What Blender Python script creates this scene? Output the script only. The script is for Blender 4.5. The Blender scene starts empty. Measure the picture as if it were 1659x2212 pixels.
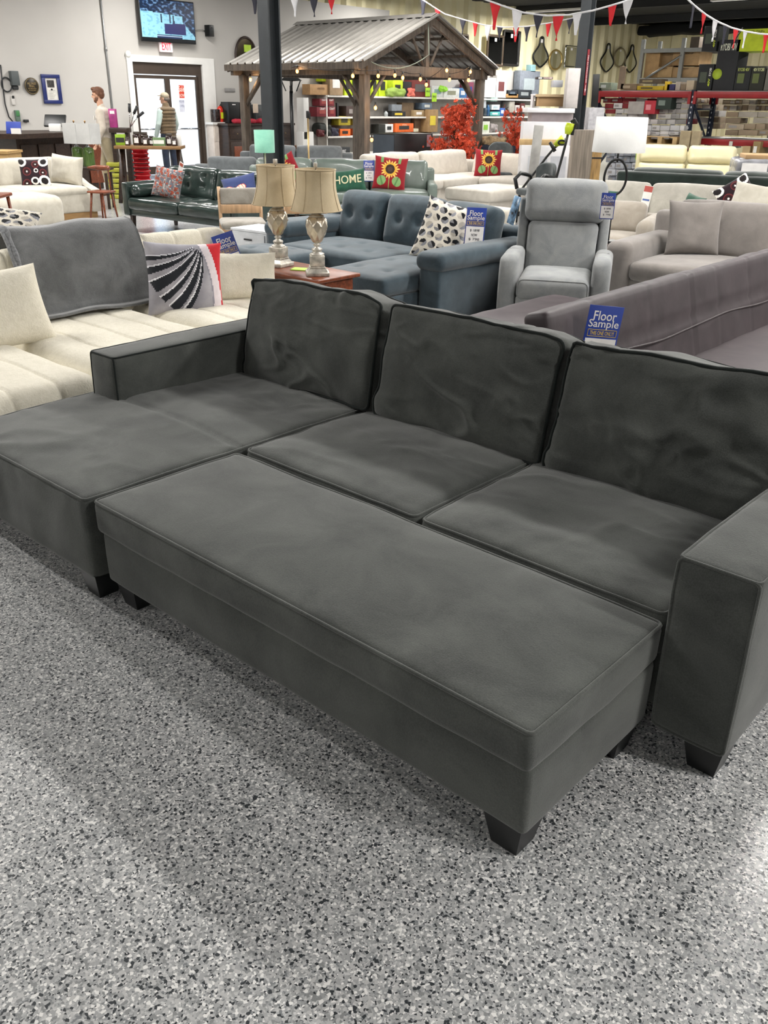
import bpy, math, random
from mathutils import Vector, Matrix, noise
random.seed(11)
R = math.radians
scene = bpy.context.scene
COL = scene.collection
V = Vector

# ------------------------------------------------------------------ camera geometry
F = 1890.0; PITCH = R(25.1); ROLL = R(-.85); AZ = R(42.0)
KP = V((.78, -1.36, 1.65))
def _cam():
    f = V((0, math.cos(PITCH), -math.sin(PITCH))); r = V((1, 0, 0)); d = f.cross(r)
    c, s = math.cos(ROLL), math.sin(ROLL)
    r2 = c*r + s*d; d2 = -s*r + c*d
    M = Matrix.Rotation(AZ, 3, 'Z')
    return M @ r2, M @ d2, M @ f
CR, CD, CF = _cam()
def ray(x, y): return CR*((x-829.5)/F) + CD*((y-1106)/F) + CF
def onX(x, y, c): r = ray(x, y); return KP + r*((c-KP.x)/r.x)
def onY(x, y, c): r = ray(x, y); return KP + r*((c-KP.y)/r.y)
def onZ(x, y, c=0.0): r = ray(x, y); return KP + r*((c-KP.z)/r.z)
def proj(p):
    q = V(p)-KP; z = q.dot(CF); return 829.5+F*q.dot(CR)/z, 1106+F*q.dot(CD)/z
def atD(x, y, D):      # a point at horizontal distance D from the camera
    r = ray(x, y); return KP + r*(D/math.hypot(r.x, r.y))

# ------------------------------------------------------------------ materials
def lin(h):
    if isinstance(h, str):
        h = h.lstrip('#'); h = [int(h[i:i+2], 16)/255 for i in (0, 2, 4)]
    return tuple((c/12.92 if c <= .04045 else ((c+.055)/1.055)**2.4) for c in h) + (1.0,)
_M = {}
def newmat(name):
    m = bpy.data.materials.new(name); m.use_nodes = True
    nt = m.node_tree; b = nt.nodes['Principled BSDF']
    return m, nt, b
def N(nt, t, **k):
    n = nt.nodes.new(t)
    for a, v in k.items():
        if a in n.inputs: n.inputs[a].default_value = v
        else: setattr(n, a, v)
    return n
def fabric(name, col, col2=None, rough=.9, mott=3.0, weave=0, bump=.25, sheen=.3, bscale=60, contrast=.5):
    if name in _M: return _M[name]
    m, nt, b = newmat(name); L = nt.links.new
    tc = N(nt, 'ShaderNodeTexCoord')
    n1 = N(nt, 'ShaderNodeTexNoise'); n1.inputs['Scale'].default_value = mott; n1.inputs['Detail'].default_value = 5; n1.inputs['Roughness'].default_value = .6
    n1.inputs['Distortion'].default_value = .6
    L(tc.outputs['Object'], n1.inputs['Vector'])
    n2 = N(nt, 'ShaderNodeTexNoise'); n2.inputs['Scale'].default_value = weave or 260; n2.inputs['Detail'].default_value = 2
    L(tc.outputs['Object'], n2.inputs['Vector'])
    mx = N(nt, 'ShaderNodeMath', operation='MULTIPLY_ADD'); mx.inputs[1].default_value = .45; L(n2.outputs['Fac'], mx.inputs[0]); L(n1.outputs['Fac'], mx.inputs[2])
    cr = N(nt, 'ShaderNodeValToRGB'); cr.color_ramp.elements[0].position = .72-contrast*.35; cr.color_ramp.elements[1].position = .72+contrast*.35
    cr.color_ramp.elements[0].color = lin(col); cr.color_ramp.elements[1].color = lin(col2 or col)
    L(mx.outputs[0], cr.inputs['Fac']); L(cr.outputs['Color'], b.inputs['Base Color'])
    n3 = N(nt, 'ShaderNodeTexNoise'); n3.inputs['Scale'].default_value = bscale; n3.inputs['Detail'].default_value = 3
    L(tc.outputs['Object'], n3.inputs['Vector'])
    bp = N(nt, 'ShaderNodeBump'); bp.inputs['Strength'].default_value = bump; bp.inputs['Distance'].default_value = .004
    L(n3.outputs['Fac'], bp.inputs['Height']); L(bp.outputs['Normal'], b.inputs['Normal'])
    b.inputs['Roughness'].default_value = rough; b.inputs['Sheen Weight'].default_value = sheen; b.inputs['Sheen Roughness'].default_value = .5
    b.inputs['Specular IOR Level'].default_value = .25
    _M[name] = m; return m
def plain(name, col, rough=.5, metal=0.0, coat=0, var=.06, scale=8.0, emit=0, bump=0, alpha=1, trans=0, stretch=None, spec=.5):
    if name in _M: return _M[name]
    m, nt, b = newmat(name); L = nt.links.new
    tc = N(nt, 'ShaderNodeTexCoord'); n1 = N(nt, 'ShaderNodeTexNoise'); n1.inputs['Scale'].default_value = scale; n1.inputs['Detail'].default_value = 4
    if stretch:
        mp = N(nt, 'ShaderNodeMapping'); mp.inputs['Scale'].default_value = stretch
        L(tc.outputs['Object'], mp.inputs['Vector']); L(mp.outputs['Vector'], n1.inputs['Vector'])
    else: L(tc.outputs['Object'], n1.inputs['Vector'])
    c = lin(col); cr = N(nt, 'ShaderNodeValToRGB')
    cr.color_ramp.elements[0].position = .3; cr.color_ramp.elements[1].position = .7
    cr.color_ramp.elements[0].color = tuple(max(0, x*(1-var*2)) for x in c[:3])+(1,); cr.color_ramp.elements[1].color = tuple(min(1, x*(1+var)) for x in c[:3])+(1,)
    L(n1.outputs['Fac'], cr.inputs['Fac']); L(cr.outputs['Color'], b.inputs['Base Color'])
    b.inputs['Roughness'].default_value = rough; b.inputs['Metallic'].default_value = metal; b.inputs['Coat Weight'].default_value = coat
    b.inputs['Specular IOR Level'].default_value = spec
    if emit: L(cr.outputs['Color'], b.inputs['Emission Color']); b.inputs['Emission Strength'].default_value = emit
    if trans: b.inputs['Transmission Weight'].default_value = trans
    if alpha < 1: b.inputs['Alpha'].default_value = alpha
    if bump:
        bp = N(nt, 'ShaderNodeBump'); bp.inputs['Strength'].default_value = bump; bp.inputs['Distance'].default_value = .01
        L(n1.outputs['Fac'], bp.inputs['Height']); L(bp.outputs['Normal'], b.inputs['Normal'])
    _M[name] = m; return m
def vcol(name, rough=.85, emit=0, sheen=0, noise_amt=.12, spec=.3):
    if name in _M: return _M[name]
    m, nt, b = newmat(name); L = nt.links.new
    a = N(nt, 'ShaderNodeAttribute'); a.attribute_name = 'Col'
    tc = N(nt, 'ShaderNodeTexCoord'); n1 = N(nt, 'ShaderNodeTexNoise'); n1.inputs['Scale'].default_value = 40; L(tc.outputs['Object'], n1.inputs['Vector'])
    hs = N(nt, 'ShaderNodeHueSaturation'); mr = N(nt, 'ShaderNodeMapRange'); mr.inputs['To Min'].default_value = 1-noise_amt; mr.inputs['To Max'].default_value = 1+noise_amt
    L(n1.outputs['Fac'], mr.inputs['Value']); L(mr.outputs['Result'], hs.inputs['Value']); L(a.outputs['Color'], hs.inputs['Color'])
    L(hs.outputs['Color'], b.inputs['Base Color']); b.inputs['Roughness'].default_value = rough; b.inputs['Specular IOR Level'].default_value = spec
    if emit: L(hs.outputs['Color'], b.inputs['Emission Color']); b.inputs['Emission Strength'].default_value = emit
    if sheen: b.inputs['Sheen Weight'].default_value = sheen
    _M[name] = m; return m

# ------------------------------------------------------------------ mesh builder
_txt = {}
def text_geo(s, bold=False):
    if s in _txt: return _txt[s]
    cu = bpy.data.curves.new('t', 'FONT'); cu.body = s; cu.size = 1; cu.align_x = 'CENTER'; cu.align_y = 'CENTER'; cu.resolution_u = 3
    cu.offset = .02 if bold else 0.008
    o = bpy.data.objects.new('t', cu); COL.objects.link(o)
    dg = bpy.context.evaluated_depsgraph_get()
    me = bpy.data.meshes.new_from_object(o.evaluated_get(dg))
    vs = [v.co.copy() for v in me.vertices]; fs = [list(p.vertices) for p in me.polygons]
    w = max(v.x for v in vs)-min(v.x for v in vs); h = max(v.y for v in vs)-min(v.y for v in vs)
    cx = (max(v.x for v in vs)+min(v.x for v in vs))/2; cy = (max(v.y for v in vs)+min(v.y for v in vs))/2
    vs = [((v.x-cx), (v.y-cy)) for v in vs]
    bpy.data.objects.remove(o); bpy.data.curves.remove(cu); bpy.data.meshes.remove(me)
    _txt[s] = (vs, fs, w, h); return _txt[s]

class MB:
    def __init__(s): s.v = []; s.f = []; s.c = []; s.sm = []; s.cur = None; s.M = None; s.smooth = False
    def add(s, vs, fs, cols=None, smooth=None):
        k = len(s.v)
        for p in vs:
            p = V(p); s.v.append(s.M @ p if s.M else p)
        sm = s.smooth if smooth is None else smooth
        for i, f in enumerate(fs):
            s.f.append([a+k for a in f]); s.c.append(cols[i] if cols else s.cur); s.sm.append(sm)
        return s
    def box(s, x0, x1, y0, y1, z0, z1):
        if x0 > x1: x0, x1 = x1, x0
        if y0 > y1: y0, y1 = y1, y0
        if z0 > z1: z0, z1 = z1, z0
        vs = [(x, y, z) for z in (z0, z1) for y in (y0, y1) for x in (x0, x1)]
        return s.add(vs, [(0, 2, 3, 1), (4, 5, 7, 6), (0, 1, 5, 4), (2, 6, 7, 3), (0, 4, 6, 2), (1, 3, 7, 5)], smooth=False)
    def rbox(s, x0, x1, y0, y1, z0, z1, r=.01, k=2, n=(1, 1, 1), disp=None):
        h = [abs(x1-x0)/2, abs(y1-y0)/2, abs(z1-z0)/2]; c = V(((x0+x1)/2, (y0+y1)/2, (z0+z1)/2))
        r = min(r, min(h)*.999)
        ax = []
        for a in range(3):
            i = h[a]-r; l = [-h[a]+r*(1-math.cos(math.pi/2*t/k)) if 0 else -i-r*math.cos(math.pi/2*t/k)*1.0 for t in range(k)]
            l += [-i+2*i*t/n[a] for t in range(n[a]+1)]
            l += [i+r*math.sin(math.pi/2*(t+1)/k) for t in range(k)]
            ax.append(l)
        idx = {}; vs = []; fs = []
        def vert(ia):
            key = tuple(ia)
            if key in idx: return idx[key]
            p = V([ax[a][ia[a]] for a in range(3)]); q = V([max(-(h[a]-r), min(h[a]-r, p[a])) for a in range(3)])
            d = p-q
            if d.length > 1e-9:
                d.normalize(); p = q+d*r
            if disp:
                p = p+V(disp(V((p.x/h[0], p.y/h[1], p.z/h[2])), d, c+p))
            idx[key] = len(vs); vs.append(c+p); return idx[key]
        L = [len(a)-1 for a in ax]
        for a in range(3):
            b, e = (a+1) % 3, (a+2) % 3
            for side in (0, L[a]):
                for i in range(L[b]):
                    for j in range(L[e]):
                        q = []
                        for (di, dj) in ((0, 0), (1, 0), (1, 1), (0, 1)):
                            ia = [0, 0, 0]; ia[a] = side; ia[b] = i+di; ia[e] = j+dj; q.append(vert(ia))
                        if side == 0: q.reverse()
                        fs.append(q)
        return s.add(vs, fs, smooth=True)
    def frust(s, b, t, z0, z1):      # b, t = (x0,x1,y0,y1)
        vs = [(b[0], b[2], z0), (b[1], b[2], z0), (b[1], b[3], z0), (b[0], b[3], z0), (t[0], t[2], z1), (t[1], t[2], z1), (t[1], t[3], z1), (t[0], t[3], z1)]
        return s.add(vs, [(3, 2, 1, 0), (4, 5, 6, 7), (0, 1, 5, 4), (1, 2, 6, 5), (2, 3, 7, 6), (3, 0, 4, 7)], smooth=False)
    def tube(s, pts, r, n=8, closed=False, flat=None):
        pts = [V(p) for p in pts]; m = len(pts); rr = r if isinstance(r, (list, tuple)) else [r]*m
        vs = []; fs = []; up = V((0, 0, 1)); prev = None
        for i, p in enumerate(pts):
            if closed: t = pts[(i+1) % m]-pts[i-1]
            else: t = pts[min(i+1, m-1)]-pts[max(i-1, 0)]
            if t.length < 1e-9: t = V((0, 0, 1))
            t.normalize()
            if prev is None:
                u = t.cross(up)
                if u.length < .05: u = t.cross(V((1, 0, 0)))
            else: u = prev-t*prev.dot(t)
            u.normalize(); prev = u; w = t.cross(u)
            for j in range(n):
                a = 2*math.pi*j/n; vs.append(p+(u*math.cos(a)+w*math.sin(a))*rr[i])
        for i in range(m if closed else m-1):
            for j in range(n):
                a = i*n+j; b = i*n+(j+1) % n; e = ((i+1) % m)*n
                fs.append((a, b, e+(j+1) % n, e+j))
        if not closed: fs.append(list(range(n))[::-1]); fs.append([(m-1)*n+j for j in range(n)])
        return s.add(vs, fs, smooth=True)
    def cyl(s, c, r, z0, z1, n=24, r2=None):
        r2 = r if r2 is None else r2
        vs = [(c[0]+r*math.cos(2*math.pi*i/n), c[1]+r*math.sin(2*math.pi*i/n), z0) for i in range(n)]+[(c[0]+r2*math.cos(2*math.pi*i/n), c[1]+r2*math.sin(2*math.pi*i/n), z1) for i in range(n)]
        s.add(vs, [(i, (i+1) % n, n+(i+1) % n, n+i) for i in range(n)], smooth=True)
        return s.add(vs, [list(range(n))[::-1], list(range(n, 2*n))], smooth=False)
    def lathe(s, prof, c=(0, 0, 0), n=32, fn=None):
        vs = []; fs = []; m = len(prof)
        for r, z in prof:
            for i in range(n):
                a = 2*math.pi*i/n; k = fn(a, z) if fn else 1
                vs.append((c[0]+r*k*math.cos(a), c[1]+r*k*math.sin(a), c[2]+z))
        for j in range(m-1):
            for i in range(n): fs.append((j*n+i, j*n+(i+1) % n, (j+1)*n+(i+1) % n, (j+1)*n+i))
        return s.add(vs, fs, smooth=True)
    def prism(s, poly, axis, a0, a1, smooth=False):   # poly in the other two axes (cyclic order), extruded on axis
        n = len(poly)
        def mk(p, a):
            if axis == 0: return (a, p[0], p[1])
            if axis == 1: return (p[0], a, p[1])
            return (p[0], p[1], a)
        vs = [mk(p, a0) for p in poly]+[mk(p, a1) for p in poly]
        s.add(vs, [(i, (i+1) % n, n+(i+1) % n, n+i) for i in range(n)], smooth=smooth)
        return s.add(vs, [list(range(n))[::-1], list(range(n, 2*n))], smooth=False)
    def ell(s, c, r, n=12, m=8, rot=None):
        vs = []; fs = []
        for j in range(m+1):
            t = math.pi*j/m
            for i in range(n):
                a = 2*math.pi*i/n; p = V((r[0]*math.sin(t)*math.cos(a), r[1]*math.sin(t)*math.sin(a), r[2]*math.cos(t)))
                if rot: p = rot @ p
                vs.append(V(c)+p)
        for j in range(m):
            for i in range(n): fs.append((j*n+i, (j+1)*n+i, (j+1)*n+(i+1) % n, j*n+(i+1) % n))
        return s.add(vs, fs, smooth=True)
    def text(s, body, h, org, ux, uy, width=None, lift=.001):
        vs, fs, w, hh = text_geo(body); ux = V(ux).normalized(); uy = V(uy).normalized(); o = V(org)+ux.cross(uy)*lift
        sx = (width/w) if width else h/max(hh, .5); sy = h/max(hh, .5)
        return s.add([o+ux*(x*sx)+uy*(y*sy) for x, y in vs], fs, smooth=False)
    def build(s, name, mat, parent=None, kind=None, label=None):
        me = bpy.data.meshes.new(name); me.from_pydata([tuple(p) for p in s.v], [], s.f); me.update()
        me.polygons.foreach_set('use_smooth', s.sm)
        if any(c is not None for c in s.c):
            ca = me.color_attributes.new('Col', 'FLOAT_COLOR', 'CORNER'); buf = []
            for p, c in zip(me.polygons, s.c):
                c = c or (.5, .5, .5, 1)
                buf.extend(list(c)*p.loop_total)
            ca.data.foreach_set('color', buf)
        me.materials.append(mat); o = bpy.data.objects.new(name, me); COL.objects.link(o)
        if parent: o.parent = parent
        if kind: o['kind'] = kind
        if label: o['label'] = label
        return o
def tag(o, label, cat, group=None, kind=None):
    o['label'] = label; o['category'] = cat
    if group: o['group'] = group
    if kind: o['kind'] = kind
    return o
def thing(name, label, cat, loc=(0, 0, 0), rz=0.0, group=None):
    o = bpy.data.objects.new(name, None); o.empty_display_size = .1; COL.objects.link(o); o.location = loc; o.rotation_euler = (0, 0, rz)
    return tag(o, label, cat, group)
def dup(root, loc=None, rz=None, label=None, group=None, scale=None):
    def cp(o, par):
        c = o.copy(); COL.objects.link(c)
        if par: c.parent = par
        for ch in [x for x in kids.get(o.name, [])]: cp(ch, c)
        return c
    kids = {}
    for x in COL.objects:
        if x.parent: kids.setdefault(x.parent.name, []).append(x)
    r = cp(root, None)
    if loc is not None: r.location = loc
    if rz is not None: r.rotation_euler = (0, 0, rz)
    if label: r['label'] = label
    if group: r['group'] = group
    if scale: r.scale = scale
    return r
def struct(o): o['kind'] = 'structure'; return o
def one(mb, name, mat, label, cat, group=None, loc=None):
    return tag(mb.build(name, mat), label, cat, group)

# soft cushion displacement
def soft(crown=(0, 0, 0), dim=(), wr=0.0, wf=3.0, seed=0.0, seams=(), cr=0.0, cs=(1, 1, 1)):
    def f(u, d, p):
        out = V((0, 0, 0))
        fx = max(0, 1-u.x*u.x); fy = max(0, 1-u.y*u.y); fz = max(0, 1-u.z*u.z)
        out.x += crown[0]*(1 if u.x > 0 else -1)*min(1, abs(u.x)**3)*(fy*fz)**.6
        out.y += crown[1]*(1 if u.y > 0 else -1)*min(1, abs(u.y)**3)*(fx*fz)**.6
        out.z += crown[2]*(1 if u.z > 0 else -1)*min(1, abs(u.z)**3)*(fx*fy)**.6
        nn = d if d.length > .5 else V((0, 0, 0))
        if wr:
            q = p*wf+V((seed, seed*1.7, 0)); w = noise.noise(q)+.5*noise.noise(q*2.3)
            out += nn*w*wr
        if cr:
            q = V((p.x*cs[0], p.y*cs[1], p.z*cs[2]))+V((seed*2.1, seed, 3)); q += V((noise.noise(q*2), noise.noise(q*2+V((7, 7, 7))), 0))*.35
            for sc_ in (1.0, 2.1):
                a_ = noise.noise(q*sc_*2.2); msk = max(0, .25+noise.noise(q*sc_*.9+V((5, 1, 2)))*1.4)
                out += nn*cr/sc_*msk*(math.exp(-(a_/.14)**2)-.35)
        for (ax, x, y, dep, rad) in dim:
            if ax == 'z' and d.z > .5: dd = (p.x-x)**2+(p.y-y)**2
            elif ax == '-y' and d.y < -.5: dd = (p.x-x)**2+(p.z-y)**2
            elif ax == 'x' and d.x > .5: dd = (p.y-x)**2+(p.z-y)**2
            else: continue
            out -= nn*dep*(math.exp(-dd/(rad*rad))+.5*math.exp(-dd/(rad*rad*.08)))
        for (ax, v, dep, wd) in seams:
            out -= nn*dep*math.exp(-((p[ax]-v)/wd)**2)
        return out
    return f
def loop_on(x0, x1, y0, y1, z0, z1, r, face, disp=None, n=14, off=.8):
    """points round the edge of one face of a soft box (for piping)"""
    h = [abs(x1-x0)/2, abs(y1-y0)/2, abs(z1-z0)/2]; c = V(((x0+x1)/2, (y0+y1)/2, (z0+z1)/2)); r = min(r, min(h)*.999)
    a = 'xyz'.index(face[-1]); sg = -1 if face[0] == '-' else 1; b, e = (a+1) % 3, (a+2) % 3
    ib, ie = h[b]-r, h[e]-r; pts = []
    def cor(cb, ce, a0):
        for t in range(5):
            an = a0+math.pi/2*t/4; yield cb*ib, ce*ie, math.cos(an), math.sin(an)
    seq = []
    for (cb, ce, a0, nb, ne) in ((1, 1, 0, -1, 0), (-1, 1, math.pi/2, 0, -1), (-1, -1, math.pi, 1, 0), (1, -1, 1.5*math.pi, 0, 1)):
        l = list(cor(cb, ce, a0)); seq += l; lb, le, ub, ue = l[-1]
        for t in range(1, n):
            seq.append((lb+nb*2*ib*t/n, le+ne*2*ie*t/n, ub, ue))
    for (qb, qe, ub, ue) in seq:
        d = V((0, 0, 0)); d[a] = sg*.707; d[b] = ub*.707; d[e] = ue*.707
        q = V((0, 0, 0)); q[a] = sg*(h[a]-r); q[b] = qb; q[e] = qe
        p = q+d*r
        if disp: p = p+V(disp(V((p.x/h[0], p.y/h[1], p.z/h[2])), d, c+p))
        pts.append(c+p+d*.002)
    return pts
def cushion(name, mat, parent, ext, r=.05, disp=None, n=(10, 10, 5), k=3, pipe=None, pmat=None, pr=.006, M=None, label=None):
    m = MB(); m.M = M; m.rbox(*ext, r=r, k=k, n=n, disp=disp); o = m.build(name, mat, parent, label=label)
    if pipe:
        for fc in pipe:
            pm = MB(); pm.M = M; pm.tube(loop_on(*ext, r, fc, disp), pr, 6, closed=True); pm.build('piping', pmat or mat, o)
    return o

# patterned throw cushion, standing in its local XZ plane, front towards -Y
def throw_geo(w, h, t, fn, back, n=40):
    m = MB(); vs = []; fs = []; cs = []
    def P(u, v, sd):
        k = ((1-u**4)*(1-v**4)); k = max(k, 0)**.55
        x = w/2*u*(1-.07*(1-v*v)); z = h/2*v*(1-.07*(1-u*u))
        y = sd*t/2*k*(1+.08*noise.noise(V((u*2+w*7, v*2, sd))))
        return (x, y, z)
    for sd in (-1, 1):
        k = len(vs)
        for j in range(n+1):
            for i in range(n+1): vs.append(P(-1+2*i/n, -1+2*j/n, sd))
        for j in range(n):
            for i in range(n):
                q = [k+j*(n+1)+i, k+j*(n+1)+i+1, k+(j+1)*(n+1)+i+1, k+(j+1)*(n+1)+i]
                if sd == 1: q.reverse()
                fs.append(q)
                u = -1+2*(i+.5)/n; v = -1+2*(j+.5)/n
                cs.append(fn(u, v) if sd == -1 else back)
    m.add(vs, fs, cs, smooth=True); return m
def throw(name, label, loc, w, h, t, fn, back, rz=0, tilt=0, roll=0, n=40, mat=None, group=None, cat='cushion'):
    m = throw_geo(w, h, t, fn, back, n); o = m.build(name, mat or vcol('printed_fabric', .9, sheen=.2)); tag(o, label, cat, group)
    o.location = loc; o.rotation_mode = 'QUATERNION'
    o.rotation_quaternion = (Matrix.Rotation(rz, 3, 'Z') @ Matrix.Rotation(tilt, 3, 'X') @ Matrix.Rotation(roll, 3, 'Y')).to_quaternion()
    return o
# ------------------------------------------------------------------ palette
SUEDE = fabric('charcoal_suede', '343735', '5b5e5a', mott=3.8, bump=.3, bscale=240, sheen=.25, contrast=.75)
SUEDEP = fabric('charcoal_piping', '171c1b', '222826', mott=6, bump=.2, sheen=.1)
BLACK = plain('black_lacquer', '0f1112', .4)
BOUCLE = fabric('cream_boucle', 'd8d2bf', 'ebe5d5', mott=30, weave=120, bump=.9, bscale=110, sheen=.2, contrast=.9)
WHITE = plain('white_paint', 'e4e3df', .5, var=.015)
WALLM = plain('drywall_paint', 'bbb8b3', .75, var=.02, scale=1.2)
CHROME = plain('chrome', 'd8dadb', .12, 1)
DARKM = plain('dark_steel', '2f3133', .5, .3)
CARD = plain('cardboard', 'a98a63', .85, var=.08, scale=3)
CARD2 = plain('pale_cardboard', 'b9a27f', .85, var=.06, scale=3)
CREAMF = fabric('cream_linen', 'b3ad9f', 'c4bfb2', mott=9, bump=.4, bscale=160)
WOODR = plain('red_brown_wood', '7a3f26', .35, var=.25, scale=6, stretch=(1, 8, 8))
WOODD = plain('dark_walnut', '33231a', .45, var=.3, scale=5, stretch=(1, 6, 6))

# ------------------------------------------------------------------ the room
XW, YB, HC = -18.3, 35.0, 4.55
# floor : flake epoxy
m, nt, b = newmat('flake_epoxy'); L = nt.links.new
tc = N(nt, 'ShaderNodeTexCoord')
def vor(scale, rnd=1):
    v = N(nt, 'ShaderNodeTexVoronoi'); v.inputs['Scale'].default_value = scale; v.inputs['Randomness'].default_value = rnd
    L(tc.outputs['Object'], v.inputs['Vector']); s = N(nt, 'ShaderNodeSeparateColor'); L(v.outputs['Color'], s.inputs['Color']); return s
def ramp(src, stops):
    r = N(nt, 'ShaderNodeValToRGB'); r.color_ramp.interpolation = 'CONSTANT'
    e = r.color_ramp.elements
    while len(e) < len(stops): e.new(.5)
    for i, (p, c) in enumerate(stops): e[i].position = p; e[i].color = lin(c)
    L(src, r.inputs['Fac']); return r
va = vor(210); vb = vor(150)
ra = ramp(va.outputs[0], [(0, '2f3336'), (.12, '7b7e80'), (.24, '979999'), (.46, 'acadad'), (.70, 'c2c2c1'), (.90, 'e6e5e2')])
rb = ramp(vb.outputs[1], [(0, '34383b'), (.12, '868888'), (.34, 'a0a1a1'), (.60, 'b6b6b5'), (.87, 'e2e1de')])
gt = N(nt, 'ShaderNodeMath', operation='GREATER_THAN'); gt.inputs[1].default_value = .52; L(vb.outputs[0], gt.inputs[0])
mx = N(nt, 'ShaderNodeMix', data_type='RGBA'); L(gt.outputs[0], mx.inputs['Factor']); L(ra.outputs['Color'], mx.inputs['A']); L(rb.outputs['Color'], mx.inputs['B'])
L(mx.outputs['Result'], b.inputs['Base Color'])
bp = N(nt, 'ShaderNodeBump'); bp.inputs['Strength'].default_value = .35; bp.inputs['Distance'].default_value = .0015
L(va.outputs[0], bp.inputs['Height']); L(bp.outputs['Normal'], b.inputs['Normal'])
nz = N(nt, 'ShaderNodeTexNoise'); nz.inputs['Scale'].default_value = 90; nz.inputs['Detail'].default_value = 2; L(tc.outputs['Object'], nz.inputs['Vector'])
b2 = N(nt, 'ShaderNodeBump'); b2.inputs['Strength'].default_value = .25; b2.inputs['Distance'].default_value = .002; L(nz.outputs['Fac'], b2.inputs['Height'])
b.inputs['Roughness'].default_value = .38; b.inputs['Coat Weight'].default_value = .8; b.inputs['Coat Roughness'].default_value = .2
L(b2.outputs['Normal'], b.inputs['Coat Normal'])
FLOORM = m
struct(MB().box(XW-.2, 9, -9, YB+.2, -.1, 0).build('floor', FLOORM))
# left wall with the door opening and two thicknesses: drywall below, ribbed sheet above
DY0, DY1, DZ = 11.12, 13.05, 2.40
w = MB()
w.box(XW-.15, XW, -9, DY0, 0, 4.0).box(XW-.15, XW, DY1, 19.75, 0, 4.0).box(XW-.15, XW, DY0, DY1, DZ, 4.0)
w.box(XW-.15, XW, 19.75, 27.4, 0, 2.66)
struct(w.build('wall_left', WALLM))
# ribbed cream sheet metal behind
def corr_profile(a0, a1, pitch, dep):
    pts = []; a = a0
    while a < a1:
        for (t, d) in ((0, 0), (.22, 0), (.38, 1), (.62, 1), (.78, 0)): pts.append((a+t*pitch, d*dep))
        a += pitch
    return pts
SHEET = plain('cream_sheet_metal', 'e9e0b8', .5, .0, var=.05, scale=1.6, stretch=(1, 1, .5))
def corr_wall(name, axis, c, a0, a1, z0, z1, sgn):
    m = MB(); pr = corr_profile(a0, a1, .60, .125); n = len(pr); vs = []
    for z in (z0, z1):
        for a, d in pr: vs.append((c+sgn*d, a, z) if axis == 0 else (a, c+sgn*d, z))
    m.add(vs, [(i, i+1, n+i+1, n+i) for i in range(n-1)], smooth=False)
    if axis == 0: m.box(c-.12, c-.02, a0, a1, z0, z1)
    else: m.box(a0, a1, c+.02, c+.12, z0, z1)
    return struct(m.build(name, SHEET))
corr_wall('wall_left_upper', 0, XW-.14, 16.0, YB, 0, HC+.3, 1)
struct(MB().box(XW-.2, XW-.1, -9, 16.0, 4.0, HC+.3).build('trim_1', WALLM))
corr_wall('wall_back', 1, YB, XW-.2, -12.6, 0, HC+.3, -1)
struct(MB().box(-12.7, 9, YB-.1, YB+.1, 0, HC+.3).build('trim_5', plain('darkened_wall', '4b4a48', .8)))  # rest of the back wall, coloured dark for what the mirrors reflect
struct(MB().box(9, 9.15, -9, YB, 0, HC+.2).build('wall_right', plain('darkened_wall', '4b4a48', .8)))  # unseen wall, darkened so the wall mirrors reflect less brightness
struct(MB().box(XW-.2, 9.2, -9.15, -9, 0, HC+.2).build('wall_front', WALLM))
CEIL = plain('black_ceiling', '0b0d0f', .9, var=.3, scale=1.0, bump=.5)
struct(MB().box(XW-.2, 9.2, -9.2, YB+.2, HC, HC+.2).build('ceiling', CEIL))
# black lagging hanging lower over the far end
m = MB(); m.rbox(-18.1, 9, 33.9, 34.9, 4.14, 4.5, r=.1, k=2, n=(60, 3, 2), disp=lambda u, d, p: d*.09*noise.noise(p*1.7))
struct(m.build('trim_2', CEIL))
m = MB()
for y in (-4, 2, 8, 14, 20, 26, 31): m.box(XW, 9, y-.06, y+.06, HC-.24, HC-.01)
struct(m.build('trim_3', plain('black_beam', '15171a', .7)))

# wall casing round the door
m = MB(); m.box(XW-.01, XW+.05, DY0-.14, DY0, 0, DZ+.14).box(XW-.01, XW+.05, DY1, DY1+.35, 0, DZ+.14).box(XW-.01, XW+.05, DY0, DY1, DZ, DZ+.14)
struct(m.build('trim_4', WHITE))
struct(MB().box(XW, XW+.025, -9, DY0-.16, 0, .1).build('baseboard_left', plain('dark_base', '4a4542', .6)))
# glazed double door
DFR = plain('bronze_door_frame', '4b4038', .45, .3)
GLASS, gnt, gb = newmat('door_glass'); gb.inputs['Transmission Weight'].default_value = 1; gb.inputs['Roughness'].default_value = 0; gb.inputs['IOR'].default_value = 1.05
_n = N(gnt, 'ShaderNodeTexNoise'); _r = N(gnt, 'ShaderNodeValToRGB'); _r.color_ramp.elements[0].color = (.96, .98, .99, 1); _r.color_ramp.elements[1].color = (1, 1, 1, 1)
gnt.links.new(_n.outputs['Fac'], _r.inputs['Fac']); gnt.links.new(_r.outputs['Color'], gb.inputs['Base Color'])
ymid = (DY0+DY1)/2
m = MB(); m.box(XW-.12, XW-.02, DY0, DY1, DZ-.24, DZ).box(XW-.12, XW-.02, DY0, DY0+.05, 0, DZ-.24).box(XW-.12, XW-.02, DY1-.09, DY1, 0, DZ-.24)
d1 = struct(m.build('door_1', DFR))
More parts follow.
